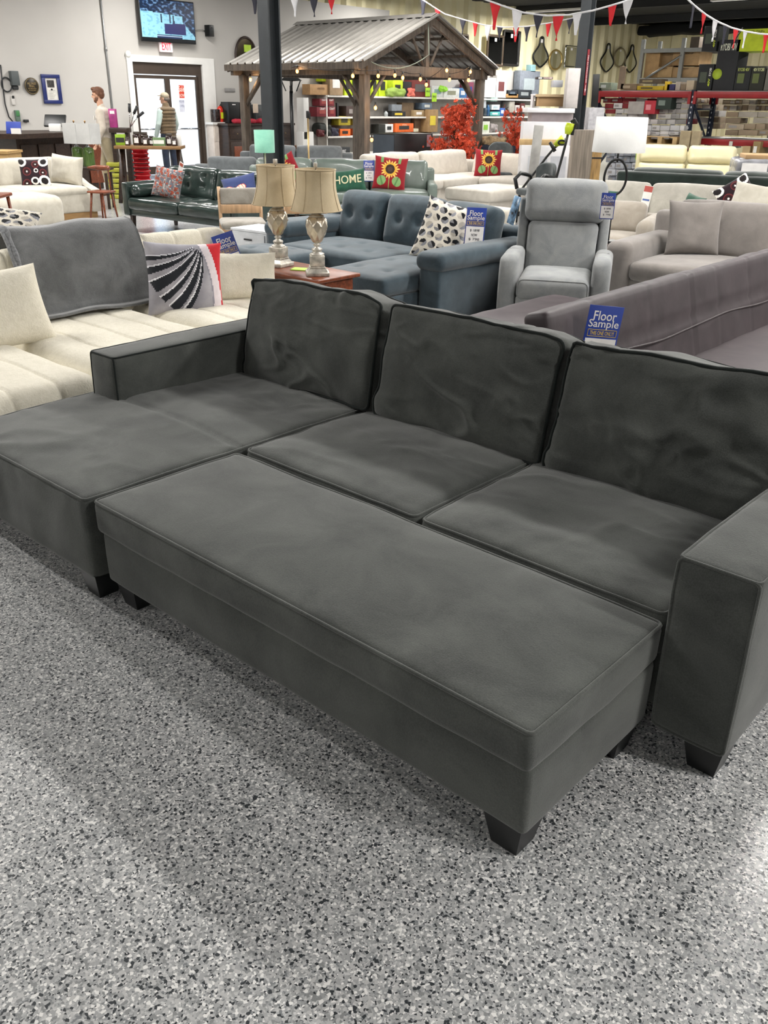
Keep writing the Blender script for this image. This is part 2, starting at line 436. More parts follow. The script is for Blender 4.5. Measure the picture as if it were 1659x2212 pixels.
for i, (a, b_) in enumerate(((DY0+.05, ymid), (ymid, DY1-.09))):
    m = MB(); m.box(XW-.09, XW-.05, a, a+.07, 0.01, DZ-.26).box(XW-.09, XW-.05, b_-.07, b_, 0.01, DZ-.26).box(XW-.09, XW-.05, a+.07, b_-.07, 0.01, .18).box(XW-.09, XW-.05, a+.07, b_-.07, DZ-.33, DZ-.26)
    lf = m.build('door_leaf', DFR, d1)
    MB().box(XW-.075, XW-.068, a+.07, b_-.07, .18, DZ-.33).build('glass', GLASS, lf)
    MB().tube([(XW-.02, a+.06, 1.0), (XW-.02, b_-.06, 1.0)], .018).build('push_bar', CHROME, lf)
# notices on the right leaf
def card_on_X(name, y0, y1, z0, z1, x, col, label, cat, lines=(), tcol='e8e8e8', group=None):
    t = thing(name, label, cat, (x, (y0+y1)/2, (z0+z1)/2)); m = MB(); m.box(0, .006, -(y1-y0)/2, (y1-y0)/2, -(z1-z0)/2, (z1-z0)/2)
    m.build('card', plain('card_'+col, col, .6), t)
    if lines:
        for (s, hh, zz, ww) in lines: m = MB(); m.text(s, hh, (.006, 0, zz), (0, 1, 0), (0, 0, 1), width=ww); m.build('lettering', plain('ink_'+tcol, tcol, .6), t)
    return t
p = onX(388, 184, XW+.0); q = onX(401, 212, XW)
card_on_X('notice', p.y, q.y, q.z, p.z, XW-.045, 'd8432c', 'orange red notice stuck on the glass of the entrance door', 'sign', [('Sale', .12, .06, .16), ('NOW', .07, -.08, .14)], 'f4e9dc')
p = onX(389, 216, XW+.0); q = onX(402, 242, XW)
card_on_X('notice', p.y, q.y, q.z, p.z, XW-.045, 'd9dbe8', 'pale paper notice under the orange one on the entrance door', 'sign', [('HOURS', .05, .1, .14), ('OPEN', .05, .0, .12)], '7a80a0')
# outside: pale paving seen through the glass
struct(MB().box(-40, XW-.2, -6, 40, -.12, -.02).build('ground', plain('pavement', 'b9b6b0', .9)))

# ------------------------------------------------------------------ light
world = bpy.data.worlds.new('World'); scene.world = world; world.use_nodes = True
wn = world.node_tree; bg = wn.nodes['Background']
sk = wn.nodes.new('ShaderNodeTexSky'); sk.sky_type = 'HOSEK_WILKIE'; sk.turbidity = 6; sk.sun_direction = (-.5, -.3, .8); sk.ground_albedo = .6
wn.links.new(sk.outputs['Color'], bg.inputs['Color']); bg.inputs['Strength'].default_value = 6.0
LEDM = plain('lamp_diffuser', 'ffffff', .4, emit=9.0)
def fixture(x, y, ln, ax, power, z=HC-.3, col=(1, .97, .93)):
    t = tag(bpy.data.objects.new('ceiling_light', None), 'long white ceiling light hanging over the showroom floor', 'ceiling light', 'ceiling lights'); COL.objects.link(t); t.location = (x, y, z)
    m = MB(); (m.box(-ln/2, ln/2, -.09, .09, 0, .05) if ax == 0 else m.box(-.09, .09, -ln/2, ln/2, 0, .05)); m.build('housing', WHITE, t)
    m = MB(); (m.tube([(-ln/2+.1, 0, .05), (0, 0, .28), (ln/2-.1, 0, .05)], .004, 4)); m.build('cable', DARKM, t)
    la = bpy.data.lights.new('ceiling_lamp', 'AREA'); la.shape = 'RECTANGLE'; la.size = ln if ax == 0 else .3; la.size_y = .3 if ax == 0 else ln
    la.energy = power; la.color = col; lo = bpy.data.objects.new('lamp', la); COL.objects.link(lo); lo.parent = t; lo.location = (0, 0, -.02)
PW = 225
for (x, y) in ((-1.5, 5.5), (-6.2, 5.5), (-11, 5.5), (-15.5, 5.5), (3.2, 5.5), (-1.5, 12), (-6.2, 12), (-11, 12), (-15.6, 11), (3.2, 12), (-4, 18.5), (-10, 18.5), (-16, 18.5),
               (-4, 25), (-10, 25), (-16, 25), (2, 20), (-7.2, -.5), (-12, -.5)):
    fixture(x, y, 2.4, 0, PW)
for (x, y) in ((1.6, -5.0), (-4.5, -4.5)): fixture(x, y, 2.4, 0, PW*.5)  # unseen rear lamps, added to brighten the foreground
fixture(3.4, 9.0, 2.4, 0, PW*.9); fixture(4.5, 1.5, 2.4, 0, PW*1.4)
for (x, y) in ((-13.4, 26.6), (-5.4, 26.6)): fixture(x, y, 7.0, 0, PW*1.2, z=HC-.1)
sun = bpy.data.lights.new('sun', 'SUN'); sun.energy = 5; sun.angle = R(1); so = bpy.data.objects.new('sun', sun); COL.objects.link(so)
so.rotation_euler = (V((.62, -.1, -.6))).to_track_quat('-Z', 'Y').to_euler()

# ------------------------------------------------------------------ camera
cd = bpy.data.cameras.new('camera'); co = bpy.data.objects.new('camera', cd); COL.objects.link(co)
cd.sensor_fit = 'VERTICAL'; cd.sensor_height = 32; cd.lens = F/2212*32; cd.clip_end = 200; cd.clip_start = .05
M3 = Matrix((CR, -CD, -CF)).transposed(); co.matrix_world = Matrix.Translation(KP) @ M3.to_4x4()
scene.camera = co
scene.view_settings.view_transform = 'Standard'; scene.view_settings.look = 'None'; scene.view_settings.gamma = 1; scene.view_settings.exposure = 0.13
# ------------------------------------------------------------------ the charcoal sectional and its ottoman
def block_leg(name, x, y, z1, parent, w=.05, mat=BLACK, w2=None):
    w2 = w2 or w*.68
    return MB().frust((x-w2, x+w2, y-w2, y+w2), (x-w, x+w, y-w, y+w), 0, z1).build(name, mat, parent)
sofa = thing('sectional_sofa', 'large charcoal grey suede sectional sofa with chaise in the foreground', 'sofa', (-1.3, 1.0, 0))
ox, oy = -1.3, 1.0
def E(x0, x1, y0, y1, z0, z1): return (x0-ox, x1-ox, y0-oy, y1-oy, z0, z1)
# base
cushion('base', SUEDE, sofa, E(-1.76, .03, .68, 1.62, .09, .275), r=.02, n=(8, 4, 2))
cushion('back_frame', SUEDE, sofa, E(-2.78, .22, 1.50, 1.70, .10, .60), r=.035, n=(10, 2, 3), pipe=('z',), pmat=SUEDEP, pr=.005)
# armrests
d = soft((.004, .004, .006), wr=.004, wf=4)
cushion('armrest', SUEDE, sofa, E(.02, .235, .60, 1.70, .09, .62), r=.02, n=(4, 12, 6), disp=d, pipe=('z', '-y'), pmat=SUEDE, pr=.0045)
cushion('armrest', SUEDE, sofa, E(-2.81, -2.61, .62, 1.70, .20, .62), r=.02, n=(4, 12, 5), disp=d, pipe=('z', '-y'), pmat=SUEDEP, pr=.0045)
# chaise, whose top reaches out in front of the left arm
cushion('chaise', SUEDE, sofa, E(-2.86, -1.80, -.03, 1.42, .09, .405), r=.025, n=(56, 70, 5),
        disp=soft((.006, .008, .03), wr=.007, wf=4.0, seed=3, cr=.010, cs=(1.2, 2.2, 1), seams=[(1, .66-oy, .010, .010)]), pipe=('z',), pmat=SUEDE, pr=.0055)
for i, (a, b_) in enumerate(((-1.775, -.895), (-.885, -.005))):
    cushion('seat_cushion', SUEDE, sofa, E(a, b_, .655, 1.44, .265, .408), r=.03, n=(46, 42, 4),
            disp=soft((.004, .008, .030), wr=.008, wf=4.0, seed=7+i*5, cr=.009, cs=(1.4, 2.4, 1)), pipe=('z', '-z'), pmat=SUEDE, pr=.005)
# back cushions, leaning
for i, (a, b_) in enumerate(((-2.61, -1.735), (-1.715, -.845), (-.825, .05))):
    w_ = b_-a; h_ = .50; t_ = .19
    lean = Matrix.Translation(V(((a+b_)/2-ox, 1.315-oy, .405))) @ Matrix.Rotation(R(-12), 4, 'X') @ Matrix.Rotation(R((-1.2, .6, -.8)[i]), 4, 'Y')
    dd = soft((.0, .045, .0), wr=.016, wf=3.6, seed=21+i*9, cr=.020, cs=(1.5, 1, 2.6))
    def disp(u, d_, p, dd=dd, i=i, h_=h_):
        o = dd(u, d_, p)
        if u.z > 0: # puckers running down from the top edge
            k = max(0, u.z)**3
            o.y += k*.010*max(0, .3+noise.noise(V((p.x*3, i*5, 0)))*2)*math.sin(p.x*42+5*noise.noise(p*3+V((i, 0, 0))))*(1 if abs(d_.y) > .3 else .3)
            o.z += .013*noise.noise(V((p.x*4+i*3, 0, 1.3)))*k - .018*abs(u.x)**4*k
        return o
    cushion('back_cushion', SUEDE, sofa, (-w_/2, w_/2, 0, t_, 0, h_), r=.035, n=(76, 5, 46), disp=disp, pipe=('-y', 'y'), pmat=SUEDEP, pr=.0075, M=lean)
for (x, y) in ((-1.86, .03), (-2.79, .03), (.175, .66), (.175, 1.62), (-2.7, 1.62)): block_leg('leg', x-ox, y-oy, .10, sofa, .055)
ott = thing('storage_ottoman', 'long charcoal grey suede storage ottoman in front of the dark sectional sofa', 'ottoman', (-.89, .315, 0))
ox, oy = -.89, .315
cushion('base', SUEDE, ott, E(-1.77, .005, .005, .615, .09, .29), r=.018, n=(20, 8, 4), disp=soft((.004, .004, 0), wr=.003, wf=4))
cushion('lid', SUEDE, ott, E(-1.782, .008, -.008, .625, .283, .404), r=.022, n=(80, 30, 3), disp=soft((.004, .005, .026), wr=.004, wf=3.0, seed=2, cr=.002, cs=(1, 2, 1)), pipe=('z',), pmat=SUEDE, pr=.0055)
for (x, y) in ((-1.69, .075), (-.06, .065), (-1.69, .54), (-.06, .54)): block_leg('leg', x-ox, y-oy, .10, ott, .055)

# ------------------------------------------------------------------ floor sample tags
TBLUE = plain('tag_blue', '263f96', .45); TWHITE = plain('tag_white', 'ece9e6', .5); TYEL = plain('tag_yellow', 'e6c44a', .5); INK = plain('tag_ink', '3c3c48', .6)
def make_tag(label, group=None, w=.165, h=.30):
    t = thing('price_tag', label, 'tag'); m = MB(); m.rbox(-w/2, w/2, -.002, .0, -h, 0, r=.001, k=1); m.build('card', TBLUE, t)
    m = MB(); o = (0, -.002, 0)
    m.text('Floor', .042, (0, -.0025, -.045), (1, 0, 0), (0, 0, 1), width=.11); m.build('lettering', TWHITE, t); m = MB(); m.text('Sample', .045, (0, -.0025, -.085), (1, 0, 0), (0, 0, 1), width=.145)
    m.build('lettering', TWHITE, t)
    m = MB(); m.text('THIS ONE ONLY!', .018, (0, -.0025, -.123), (1, 0, 0), (0, 0, 1), width=.115)
    lp = loop_on(-.068, .068, -.003, 0, -.137, -.109, .0014, '-y'); m.tube(lp, .0012, 4, closed=True); m.build('banner', TYEL, t)
    m = MB(); m.box(-w/2+.008, w/2-.008, -.0045, -.0022, -h+.01, -.148); b = m.build('price_label', TWHITE, t)
    for zz, s, ww in ((-.18, '$ 1898', .08), (-.215, 'NOW', .05), (-.25, '$ 798', .09)): m = MB(); m.text(s, .022, (0, -.0048, zz), (1, 0, 0), (0, 0, 1), width=ww); m.build('handwriting', INK, b)
    return t
tag0 = make_tag('blue and white floor sample tag hanging on the brown leather futon back')
def place_tag(p, rz, label, first=[False], s=1.0, tilt=0, roll=0):
    t = dup(tag0)
    t['label'] = label; t.location = p; t.scale = (s, s, s); t.rotation_mode = 'QUATERNION'
    t.rotation_quaternion = (Matrix.Rotation(rz, 3, 'Z') @ Matrix.Rotation(tilt, 3, 'X') @ Matrix.Rotation(roll, 3, 'Y')).to_quaternion()
    return t
FACEX = R(90)       # turns a front (-Y) towards +X
CAMR = R(42)        # turns a front towards the camera's heading

# ------------------------------------------------------------------ cream channelled boucle sofa on the left
bs = thing('channelled_sofa', 'cream boucle sofa with vertical channels beside the charcoal sectional', 'sofa', (-3.7, 1.3, 0))
def chan(y0, y1, parent):
    # seat: rounded slab whose seams run across it; back: tilted slab
    def seam(axis, p, a0, a1, n, dep):
        s = (a1-a0)/n; k = (p-a0)/s; d = abs(k-round(k))*s
        return -dep*math.exp(-(d/.010)**2)-.004*(1-2*abs(k-round(k)))**2 if 0 < round(k) < n else 0
    n = max(1, round((y1-y0)/.235))
    def ds(u, d, p): return d*seam(1, p.y, y0-1.3, y1-1.3, n, .012)+V((0, 0, .012*noise.noise(p*5)))
    m = MB(); m.rbox(-.72, .68, y0-1.3, y1-1.3, .16, .43, r=.11, k=6, n=(10, max(8, int((y1-y0)/.012)), 2), disp=ds); m.build('seat', BOUCLE, parent)
    m = MB(); m.M = Matrix.Translation(V((-.62, 0, .40))) @ Matrix.Rotation(R(-17), 4, 'Y')
    def db(u, d, p): return d*seam(1, p.y, y0-1.3, y1-1.3, n, .012)+V((.010*noise.noise(p*4), 0, -.02*max(0, u.z)*abs((p.y+1.3-(y0+y1)/2)/((y1-y0)/2))**6))
    m.rbox(-.20, .0, y0-1.3, y1-1.3, 0, .47, r=.075, k=5, n=(3, max(8, int((y1-y0)/.012)), 8), disp=db); m.build('backrest', BOUCLE, parent)
chan(1.79, 2.74, bs); chan(.83, 1.78, bs); chan(-.13, .82, bs)
m = MB(); m.box(-.9, .5, -1.35, 1.36, .10, .17); m.build('base', BLACK, bs)
for (x, y) in ((-.7, -1.2), (.4, -1.2), (-.7, 1.2), (.4, 1.2), (-.7, 0), (.4, 0)): block_leg('leg', x, y, .11, bs, .03)
# throw blanket over its back
PLUSH = fabric('grey_plush', '4d4f50', '77797a', mott=5, bump=.5, bscale=150, sheen=.6, contrast=.6)
FLEECE = fabric('grey_fleece', '55575a', '9a9c9f', mott=60, weave=90, bump=1, bscale=60, sheen=.3, contrast=1)
def blanket():
    ys = 46; path = []
    back = lambda s: None
    pts = [(-4.86, .45), (-4.80, .62), (-4.74, .78), (-4.68, .885), (-4.60, .925), (-4.52, .915), (-4.47, .86), (-4.42, .76), (-4.36, .62), (-4.31, .50), (-4.27, .455), (-4.20, .452)]
    # smooth arc-length resample
    fine = []
    for i in range(len(pts)-1):
        for t in range(4):
            a = pts[i]; b_ = pts[i+1]; f = t/4; fine.append((a[0]*(1-f)+b_[0]*f, a[1]*(1-f)+b_[1]*f))
    fine.append(pts[-1]); n = len(fine); vs = []
    for sd in (0, 1):
        for j, (x, z) in enumerate(fine):
            s = j/(n-1)
            for i in range(ys+1):
                t = i/ys; yA = 1.15-.06*s; yB = 1.96+.04*s
                y = yA+(yB-yA)*t
                wv = .006*math.sin(t*11+s*3)+.010*noise.noise(V((y*4, s*3, 2)))+.010*noise.noise(V((y*1.5, s*7, 9)))
                off = .024+wv-(0 if sd == 0 else .017)
                hx = (fine[min(j+1, n-1)][1]-fine[max(j-1, 0)][1]); hz = -(fine[min(j+1, n-1)][0]-fine[max(j-1, 0)][0]); l = math.hypot(hx, hz) or 1
                nx, nz = -hx/l, -hz/l
                if nz < 0 and z > .88: nx, nz = -nx, -nz
                if s > .35 and nx < 0: nx, nz = -nx, -nz
                ex = 0
                if s > .93: y += 0
                vs.append((x+nx*off+4.5, y-1.7, z+nz*off*.9-(t*.05*(s-.6) if s > .6 else 0)))
    fs = []; W = ys+1; K = n*W
    for j in range(n-1):
        for i in range(ys):
            fs.append((j*W+i, j*W+i+1, (j+1)*W+i+1, (j+1)*W+i)); fs.append((K+j*W+i, K+(j+1)*W+i, K+(j+1)*W+i+1, K+j*W+i+1))
    for j in range(n-1):
        for i in (0, ys): fs.append((j*W+i, (j+1)*W+i, K+(j+1)*W+i, K+j*W+i))
    for i in range(ys):
        for j in (0, n-1): fs.append((j*W+i, j*W+i+1, K+j*W+i+1, K+j*W+i))
    t = thing('throw_blanket', 'grey plush throw blanket draped over the back of the cream channelled sofa', 'blanket', (-4.5, 1.7, 0))
    m = MB(); m.add(vs, fs, smooth=True); m.build('cloth', PLUSH, t)
    m = MB(); m.tube([vs[j*W] for j in range(2, n)], [.016+.004*math.sin(j) for j in range(2, n)], 8)
    m.tube([V(vs[j*W])+V((0, -.02, -.01)) for j in range(8, n-1)], .014, 8); m.build('fleece_edge', FLEECE, t)
blanket()

# cushions on the cream sofa
def c4(h): return lin(h)
def swirl(u, v):
    # red right band, white edge, dark swooping stripes on silver
    e = .62+.16*math.cos((v+.2)*1.6)-.10*v
    if u > e+.12: return c4('c3202a')
    if u > e-.10: return c4('d9cfd3')
    if u > e-.14: return c4('8d8b95')
    dx, dy = .42-u, 1.02-v; r = math.hypot(dx, dy); a = math.atan2(dx, dy)-.20*(r-.9)
    for lo, hi in ((-.02, .05), (.11, .24), (.33, .43), (.53, .72), (.84, .96), (1.08, 1.16)):
        if r > .22 and r < 2.15-.5*a:
            if lo < a < hi: return c4('1c1f26')
            if hi <= a < hi+.025: return c4('e4e4ea')
    s = .5+.5*noise.noise(V((u*2, v*2, 4)))
    a_, b_ = lin('77767f'), lin('b9b6bd'); return tuple(a_[i]*(1-s)+b_[i]*s for i in range(4))
throw('throw_pillow', 'square pillow with black swoops on silver and a red band, on the cream sofa', (-4.03, 2.03, .60), .50, .46, .15, swirl, c4('a9a7ad'), rz=R(68), tilt=R(-14), roll=R(4), n=70)
crm = lambda u, v: c4('ddd7c5')
def bouc_pillow(name, label, loc, w, h, t, rz, tilt, roll=0, fold=False):
    o = throw(name, label, loc, w, h, t, crm, c4('ddd7c5'), rz, tilt, roll, mat=BOUCLE)
    return o
bouc_pillow('throw_pillow', 'cream boucle pillow at the right end of the channelled sofa behind the swoop pillow', (-4.02, 2.48, .56), .50, .33, .15, R(60), R(-20), R(2))
bouc_pillow('throw_pillow', 'cream boucle pillow at the left end of the channelled sofa, below the blanket', (-3.98, .78, .60), .50, .44, .17, R(80), R(-24), R(-3))
p = onX(455, 520, -4.42)
place_tag(tuple(onX(478, 505, -4.37)), R(72), 'floor sample tag with yellow stripe on the cream channelled sofa back', s=1.0, tilt=R(-14), roll=R(-14))
# second cushion heap at the far left behind the blanket
def shades(u, v):
    k = (u*2.2+.5) % 1-.5; q = (v*2.4+.3) % 1-.5
    if math.hypot(k, q*1.3) < .33: return c4('23242a') if k+q > 0 else c4('8e9097')
    return c4('d8d0c2')
# ------------------------------------------------------------------ end table with two urn lamps
et = thing('end_table', 'red brown wooden end table between the cream sofa and the charcoal sectional', 'table', (-4.02, 3.02, 0))
m = MB(); m.rbox(-.42, .42, -.22, .20, .525, .55, r=.006, k=1); m.build('tabletop', WOODR, et)
m = MB(); m.box(-.38, .38, -.18, .16, .44, .525); m.build('apron', WOODR, et)
for sx in (-1, 1):
    for sy in (-.15, .13): MB().frust((sx*.35-.015, sx*.35+.015, sy-.015, sy+.015), (sx*.35-.03, sx*.35+.03, sy-.03, sy+.03), 0, .44).build('leg', WOODR, et)
SILVER = plain('antique_silver', 'cbc6bb', .38, .45, var=.25, scale=25, bump=.2)
SILV2 = plain('champagne_urn', 'cfc5b2', .25, .6, var=.12, scale=14)
SHADE = fabric('beige_lampshade', 'b5a383', 'cdbd9f', mott=4, weave=400, bump=.2, sheen=.1, contrast=.6)
def urn_lamp(loc, label, rz):
    t = thing('table_lamp', label, 'lamp', loc, rz, 'urn table lamps on the red brown end table')
    m = MB(); m.rbox(-.08, .08, -.08, .08, 0, .028, r=.006, k=2); m.frust((-.07, .07, -.07, .07), (-.055, .055, -.055, .055), .028, .05); m.rbox(-.054, .054, -.054, .054, .05, .062, r=.004)
    m.rbox(-.05, .05, -.05, .05, .062, .136, r=.004, k=1); m.build('plinth', SILVER, t)
    pr = [(.048, .136), (.05, .146), (.035, .152), (.03, .16), (.038, .17), (.034, .18), (.018, .188), (.018, .196), (.028, .204), (.018, .212), (.02, .22)]
    m = MB(); m.lathe(pr, n=20); m.build('stem', SILVER, t)
    up = [(.0, .217), (.022, .218), (.034, .232), (.05, .262), (.064, .295), (.07, .325), (.069, .348), (.060, .372), (.046, .388)]
    u2 = []
    for i in range(len(up)-1):
        for k in range(3): f = k/3; u2.append((up[i][0]*(1-f)+up[i+1][0]*f, up[i][1]*(1-f)+up[i+1][1]*f))
    u2.append(up[-1])
    m = MB(); m.lathe(u2, n=60, fn=lambda a, z: 1+.11*(1-abs(math.sin(a*4+z*34)))**2.5+.11*(1-abs(math.sin(a*4-z*34)))**2.5); m.build('urn', SILV2, t)
    m = MB(); m.lathe([(.046, .386), (.052, .392), (.05, .398), (.034, .404), (.03, .41), (.038, .416), (.030, .424), (.018, .43), (.012, .5), (.0, .5)], n=20); m.build('collar', SILVER, t)
    m = MB()
    prf = []
    for k in range(13):
        s = k/12; z = .432+.256*s; r = .133+.040*(1-s)**2.4+.002*math.cos(s*6); prf.append((r, z))
    prf2 = prf+[(r-.003, z) for r, z in reversed(prf)]
    m.lathe(prf2+[prf2[0]], n=48); sh = m.build('lamp_shade', SHADE, t)
    m = MB()
    for k in range(8):
        a = k*math.pi/4+.2
        m.tube([((r+.0015)*math.cos(a), (r+.0015)*math.sin(a), z) for r, z in prf], .0022, 4)
    m.build('seam', SHADE, sh)
    for (r, z) in (prf[0], prf[-1]):
        MB().tube([(r*math.cos(i*math.pi/20), r*math.sin(i*math.pi/20), z) for i in range(40)], .004, 6, closed=True).build('trim', SHADE, sh)
    m = MB(); m.tube([(0, 0, .5), (0, 0, .70)], .003, 6); m.tube([(-.13, 0, .68), (.13, 0, .68)], .002, 4); m.tube([(0, -.13, .68), (0, .13, .68)], .002, 4); m.build('harp', CHROME, sh)
    m = MB(); m.rbox(-.012, .012, -.012, .012, .695, .73, r=.003, k=1); m.build('finial', SILVER, t)
    return t
urn_lamp((-4.22, 3.00, .55), 'left of the two urn lamps with beige bell shades on the red brown end table', R(10))
urn_lamp((-3.76, 2.95, .55), 'right of the two urn lamps, overlapping the other with its beige bell shade', R(50))
m = MB(); m.box(-.09, .07, -.05, .05, 0, .006); o = one(m, 'leaflet', plain('lime_paper', 'a5cc3a', .6), 'lime green leaflet lying on the end table between the two urn lamps', 'leaflet'); o.location = (-3.97, 3.02, .5505); o.rotation_euler = (0, 0, .5)

# ------------------------------------------------------------------ generic upholstery
def gsofa(label, loc, rz, w, d, mat, seat=.44, back=.85, arm=.62, aw=.2, ns=2, nb=None, leg=.08, name='sofa', group=None, bt=.2, buttons=False, bz=None, crown=.03,
          arms=(1, 1), ar=.05, cz=.15, lean=12, legmat=BLACK, wr=.006, cat='sofa', pipe=None, fl=.0, frame=True, sseams=False):
    t = thing(name, label, cat, loc, rz, group); nb = nb or ns; seed = w*3.1+loc[0]
    x0 = -w/2+(aw if arms[0] else 0); x1 = w/2-(aw if arms[1] else 0)
    cushion('base', mat, t, (x0, x1, .03, d-.03, leg, seat-cz+.01), r=.02, n=(4, 4, 2))
    if frame: cushion('back_frame', mat, t, (-w/2+.01, w/2-.01, d-.16, d, leg, (bz or back-.12)), r=.05, n=(6, 2, 3))
    for i, s in enumerate((-1, 1)):
        if not arms[i]: continue
        a0, a1 = (-w/2, -w/2+aw) if s < 0 else (w/2-aw, w/2)
        cushion('armrest', mat, t, (a0, a1, 0, d-.02, leg, arm), r=min(ar, aw/2-.001), k=4, n=(3, 8, 5), disp=soft((.008, .006, .012), wr=.004), pipe=pipe)
    sw = (x1-x0)/ns
    for i in range(ns):
        e = (x0+i*sw+.003, x0+(i+1)*sw-.003, -.01-fl, d-.26, seat-cz, seat)
        dm = [('z', e[0]+sw*fx, e[2]+(e[3]-e[2])*fy, .022, .05) for fx in (.25, .5, .75) for fy in (.25, .6)] if buttons else ()
        cushion('seat_cushion', mat, t, e, r=.045, n=(22 if buttons else 12, 18 if buttons else 10, 3), disp=soft((.004, .01, crown), wr=wr, wf=4, seed=seed+i, dim=dm), pipe=pipe)
    bw = (x1-x0)/nb
    for i in range(nb):
        h = back-seat+.03
        M = Matrix.Translation(V((x0+(i+.5)*bw, d-.30, seat-.02))) @ Matrix.Rotation(R(-lean), 4, 'X')
        e = (-bw/2+.004, bw/2-.004, 0, bt, 0, h)
        dm = [('-y', e[0]+bw*fx, h*fz, .03, .05) for fx in ((.2, .5, .8) if buttons == 2 else (.3, .7)) for fz in ((.4, .72) if buttons == 2 else (.5,))] if buttons else ()
        dd = soft((.0, .035, .012), wr=wr*1.5, wf=3.5, seed=seed*2+i, dim=dm)
        cushion('back_cushion', mat, t, e, r=.06, n=(24 if buttons else 14, 3, 18 if buttons else 10), disp=dd, pipe=pipe, M=M)
    for x in (-w/2+.09, w/2-.09):
        for y in (.08, d-.1): MB().frust((x-.017, x+.017, y-.017, y+.017), (x-.03, x+.03, y-.03, y+.03), 0, leg+.01).build('leg', legmat, t)
    return t

# slate blue tufted sectional
SLATE = fabric('slate_blue_chenille', '2a363d', '47565f', mott=7, weave=300, bump=.4, bscale=300, sheen=.35, contrast=.8)
bl = thing('sectional_sofa', 'slate blue tufted sectional with storage chaise behind the charcoal sectional', 'sofa', (-4.6, 4.4, 0)); ox, oy = -4.6, 4.4
cushion('base', SLATE, bl, E(-5.6, -4.38, 4.24, 5.2, .06, .30), r=.02)
def dimz(pts, dep=.02, rad=.05): return [('z', x-ox, y-oy, dep, rad) for x, y in pts]
cushion('seat_cushion', SLATE, bl, E(-5.6, -4.385, 4.20, 5.0, .29, .45), r=.05, n=(40, 26, 3), disp=soft((0, .01, .025), wr=.004, dim=dimz([(x, y) for x in (-5.3, -5.0, -4.65) for y in (4.42, 4.7)])))
cushion('chaise_cushion', SLATE, bl, E(-4.375, -3.69, 3.57, 5.0, .31, .45), r=.045, n=(26, 44, 3), disp=soft((0, .01, .025), wr=.004, dim=dimz([(x, y) for x in (-4.2, -3.88) for y in (3.82, 4.2, 4.58)])))
cushion('storage_base', SLATE, bl, E(-4.37, -3.695, 3.585, 4.95, .06, .305), r=.02)
for i, (a, b_, rz, yy) in enumerate(((-5.66, -5.07, 0, 5.0), (-5.06, -4.40, 0, 5.0), (-4.36, -3.70, R(-9), 4.86))):
    M = Matrix.Translation(V(((a+b_)/2-ox, yy-oy, .43))) @ Matrix.Rotation(rz, 4, 'Z') @ Matrix.Rotation(R(-13), 4, 'X'); wd = b_-a
    cushion('back_cushion', SLATE, bl, (-wd/2, wd/2, 0, .2, 0, .46), r=.07, k=4, n=(26, 3, 20), M=M, disp=soft((0, .03, .015), wr=.006, seed=i, dim=[('-y', -.12, .24, .03, .05), ('-y', .12, .24, .03, .05)] if i < 2 else []))
cushion('back_frame', SLATE, bl, E(-5.9, -3.46, 5.17, 5.34, .06, .70), r=.05)
for (a, b_, y0) in ((-5.92, -5.62, 4.30), (-3.70, -3.45, 3.93)):
    cushion('armrest', SLATE, bl, E(a+.02, b_-.02, y0+.02, 5.25, .06, .50), r=.03, n=(3, 8, 4))
    cushion('arm_pad', SLATE, bl, E(a-.01, b_+.015, y0-.01, 5.27, .48, .62), r=.062, k=5, n=(3, 10, 2), disp=soft((.0, .0, .01), wr=.004))
for (x, y) in ((-4.3, 3.66), (-3.76, 3.66), (-5.8, 4.4), (-3.55, 5.2), (-5.8, 5.2)): block_leg('leg', x-ox, y-oy, .07, bl, .03)
fo = thing('tufted_ottoman', 'slate blue tufted ottoman at the left front of the slate blue sectional', 'ottoman', (-5.33, 3.9, 0)); ox, oy = -5.33, 3.9
cushion('lid', SLATE, fo, E(-5.74, -4.93, 3.68, 4.15, .31, .45), r=.045, n=(26, 18, 3), disp=soft((0, 0, .025), wr=.004, dim=dimz([(x, y) for x in (-5.5, -5.2) for y in (3.8, 4.02)])))
cushion('base', SLATE, fo, E(-5.72, -4.95, 3.70, 4.13, .05, .31), r=.02)
for (x, y) in ((-5.65, 3.76), (-5.02, 3.76), (-5.65, 4.07), (-5.02, 4.07)): block_leg('leg', x-ox, y-oy, .06, fo, .03)
def lattice(u, v):
    gx = (u+1)*2.6+.5*(int((v+1)*3.3) % 2); gy = (v+1)*3.3
    k = (gx % 1)-.5; q = (gy % 1)-.5; s = int(gx)*7+int(gy)*3
    if (k/.42)**2+(q/.40)**2 < 1:
        if (s % 2) and k+.7*q > .08: return c4('15161a')
        if not (s % 2) and k-.7*q > .1: return c4('8f9096')
        return c4(('b9b2a6', '8b8a8c', '1b1c20', 'cfc8ba')[s % 4]) if q > -.05 else c4(('1b1c20', 'bdb5a8', '77777a')[s % 3])
    return c4('ddd6c8')
throw('throw_pillow', 'cream pillow with black and grey leaf ovals on the slate blue sectional', (-4.02, 4.66, .66), .42, .52, .14, lattice, c4('d8d0c2'), rz=R(32), tilt=R(-20), roll=R(16), n=90)
place_tag((-3.72, 4.72, .88), R(24), 'floor sample tag with price on the right back cushion of the slate blue sectional', s=1.0, tilt=R(-13))

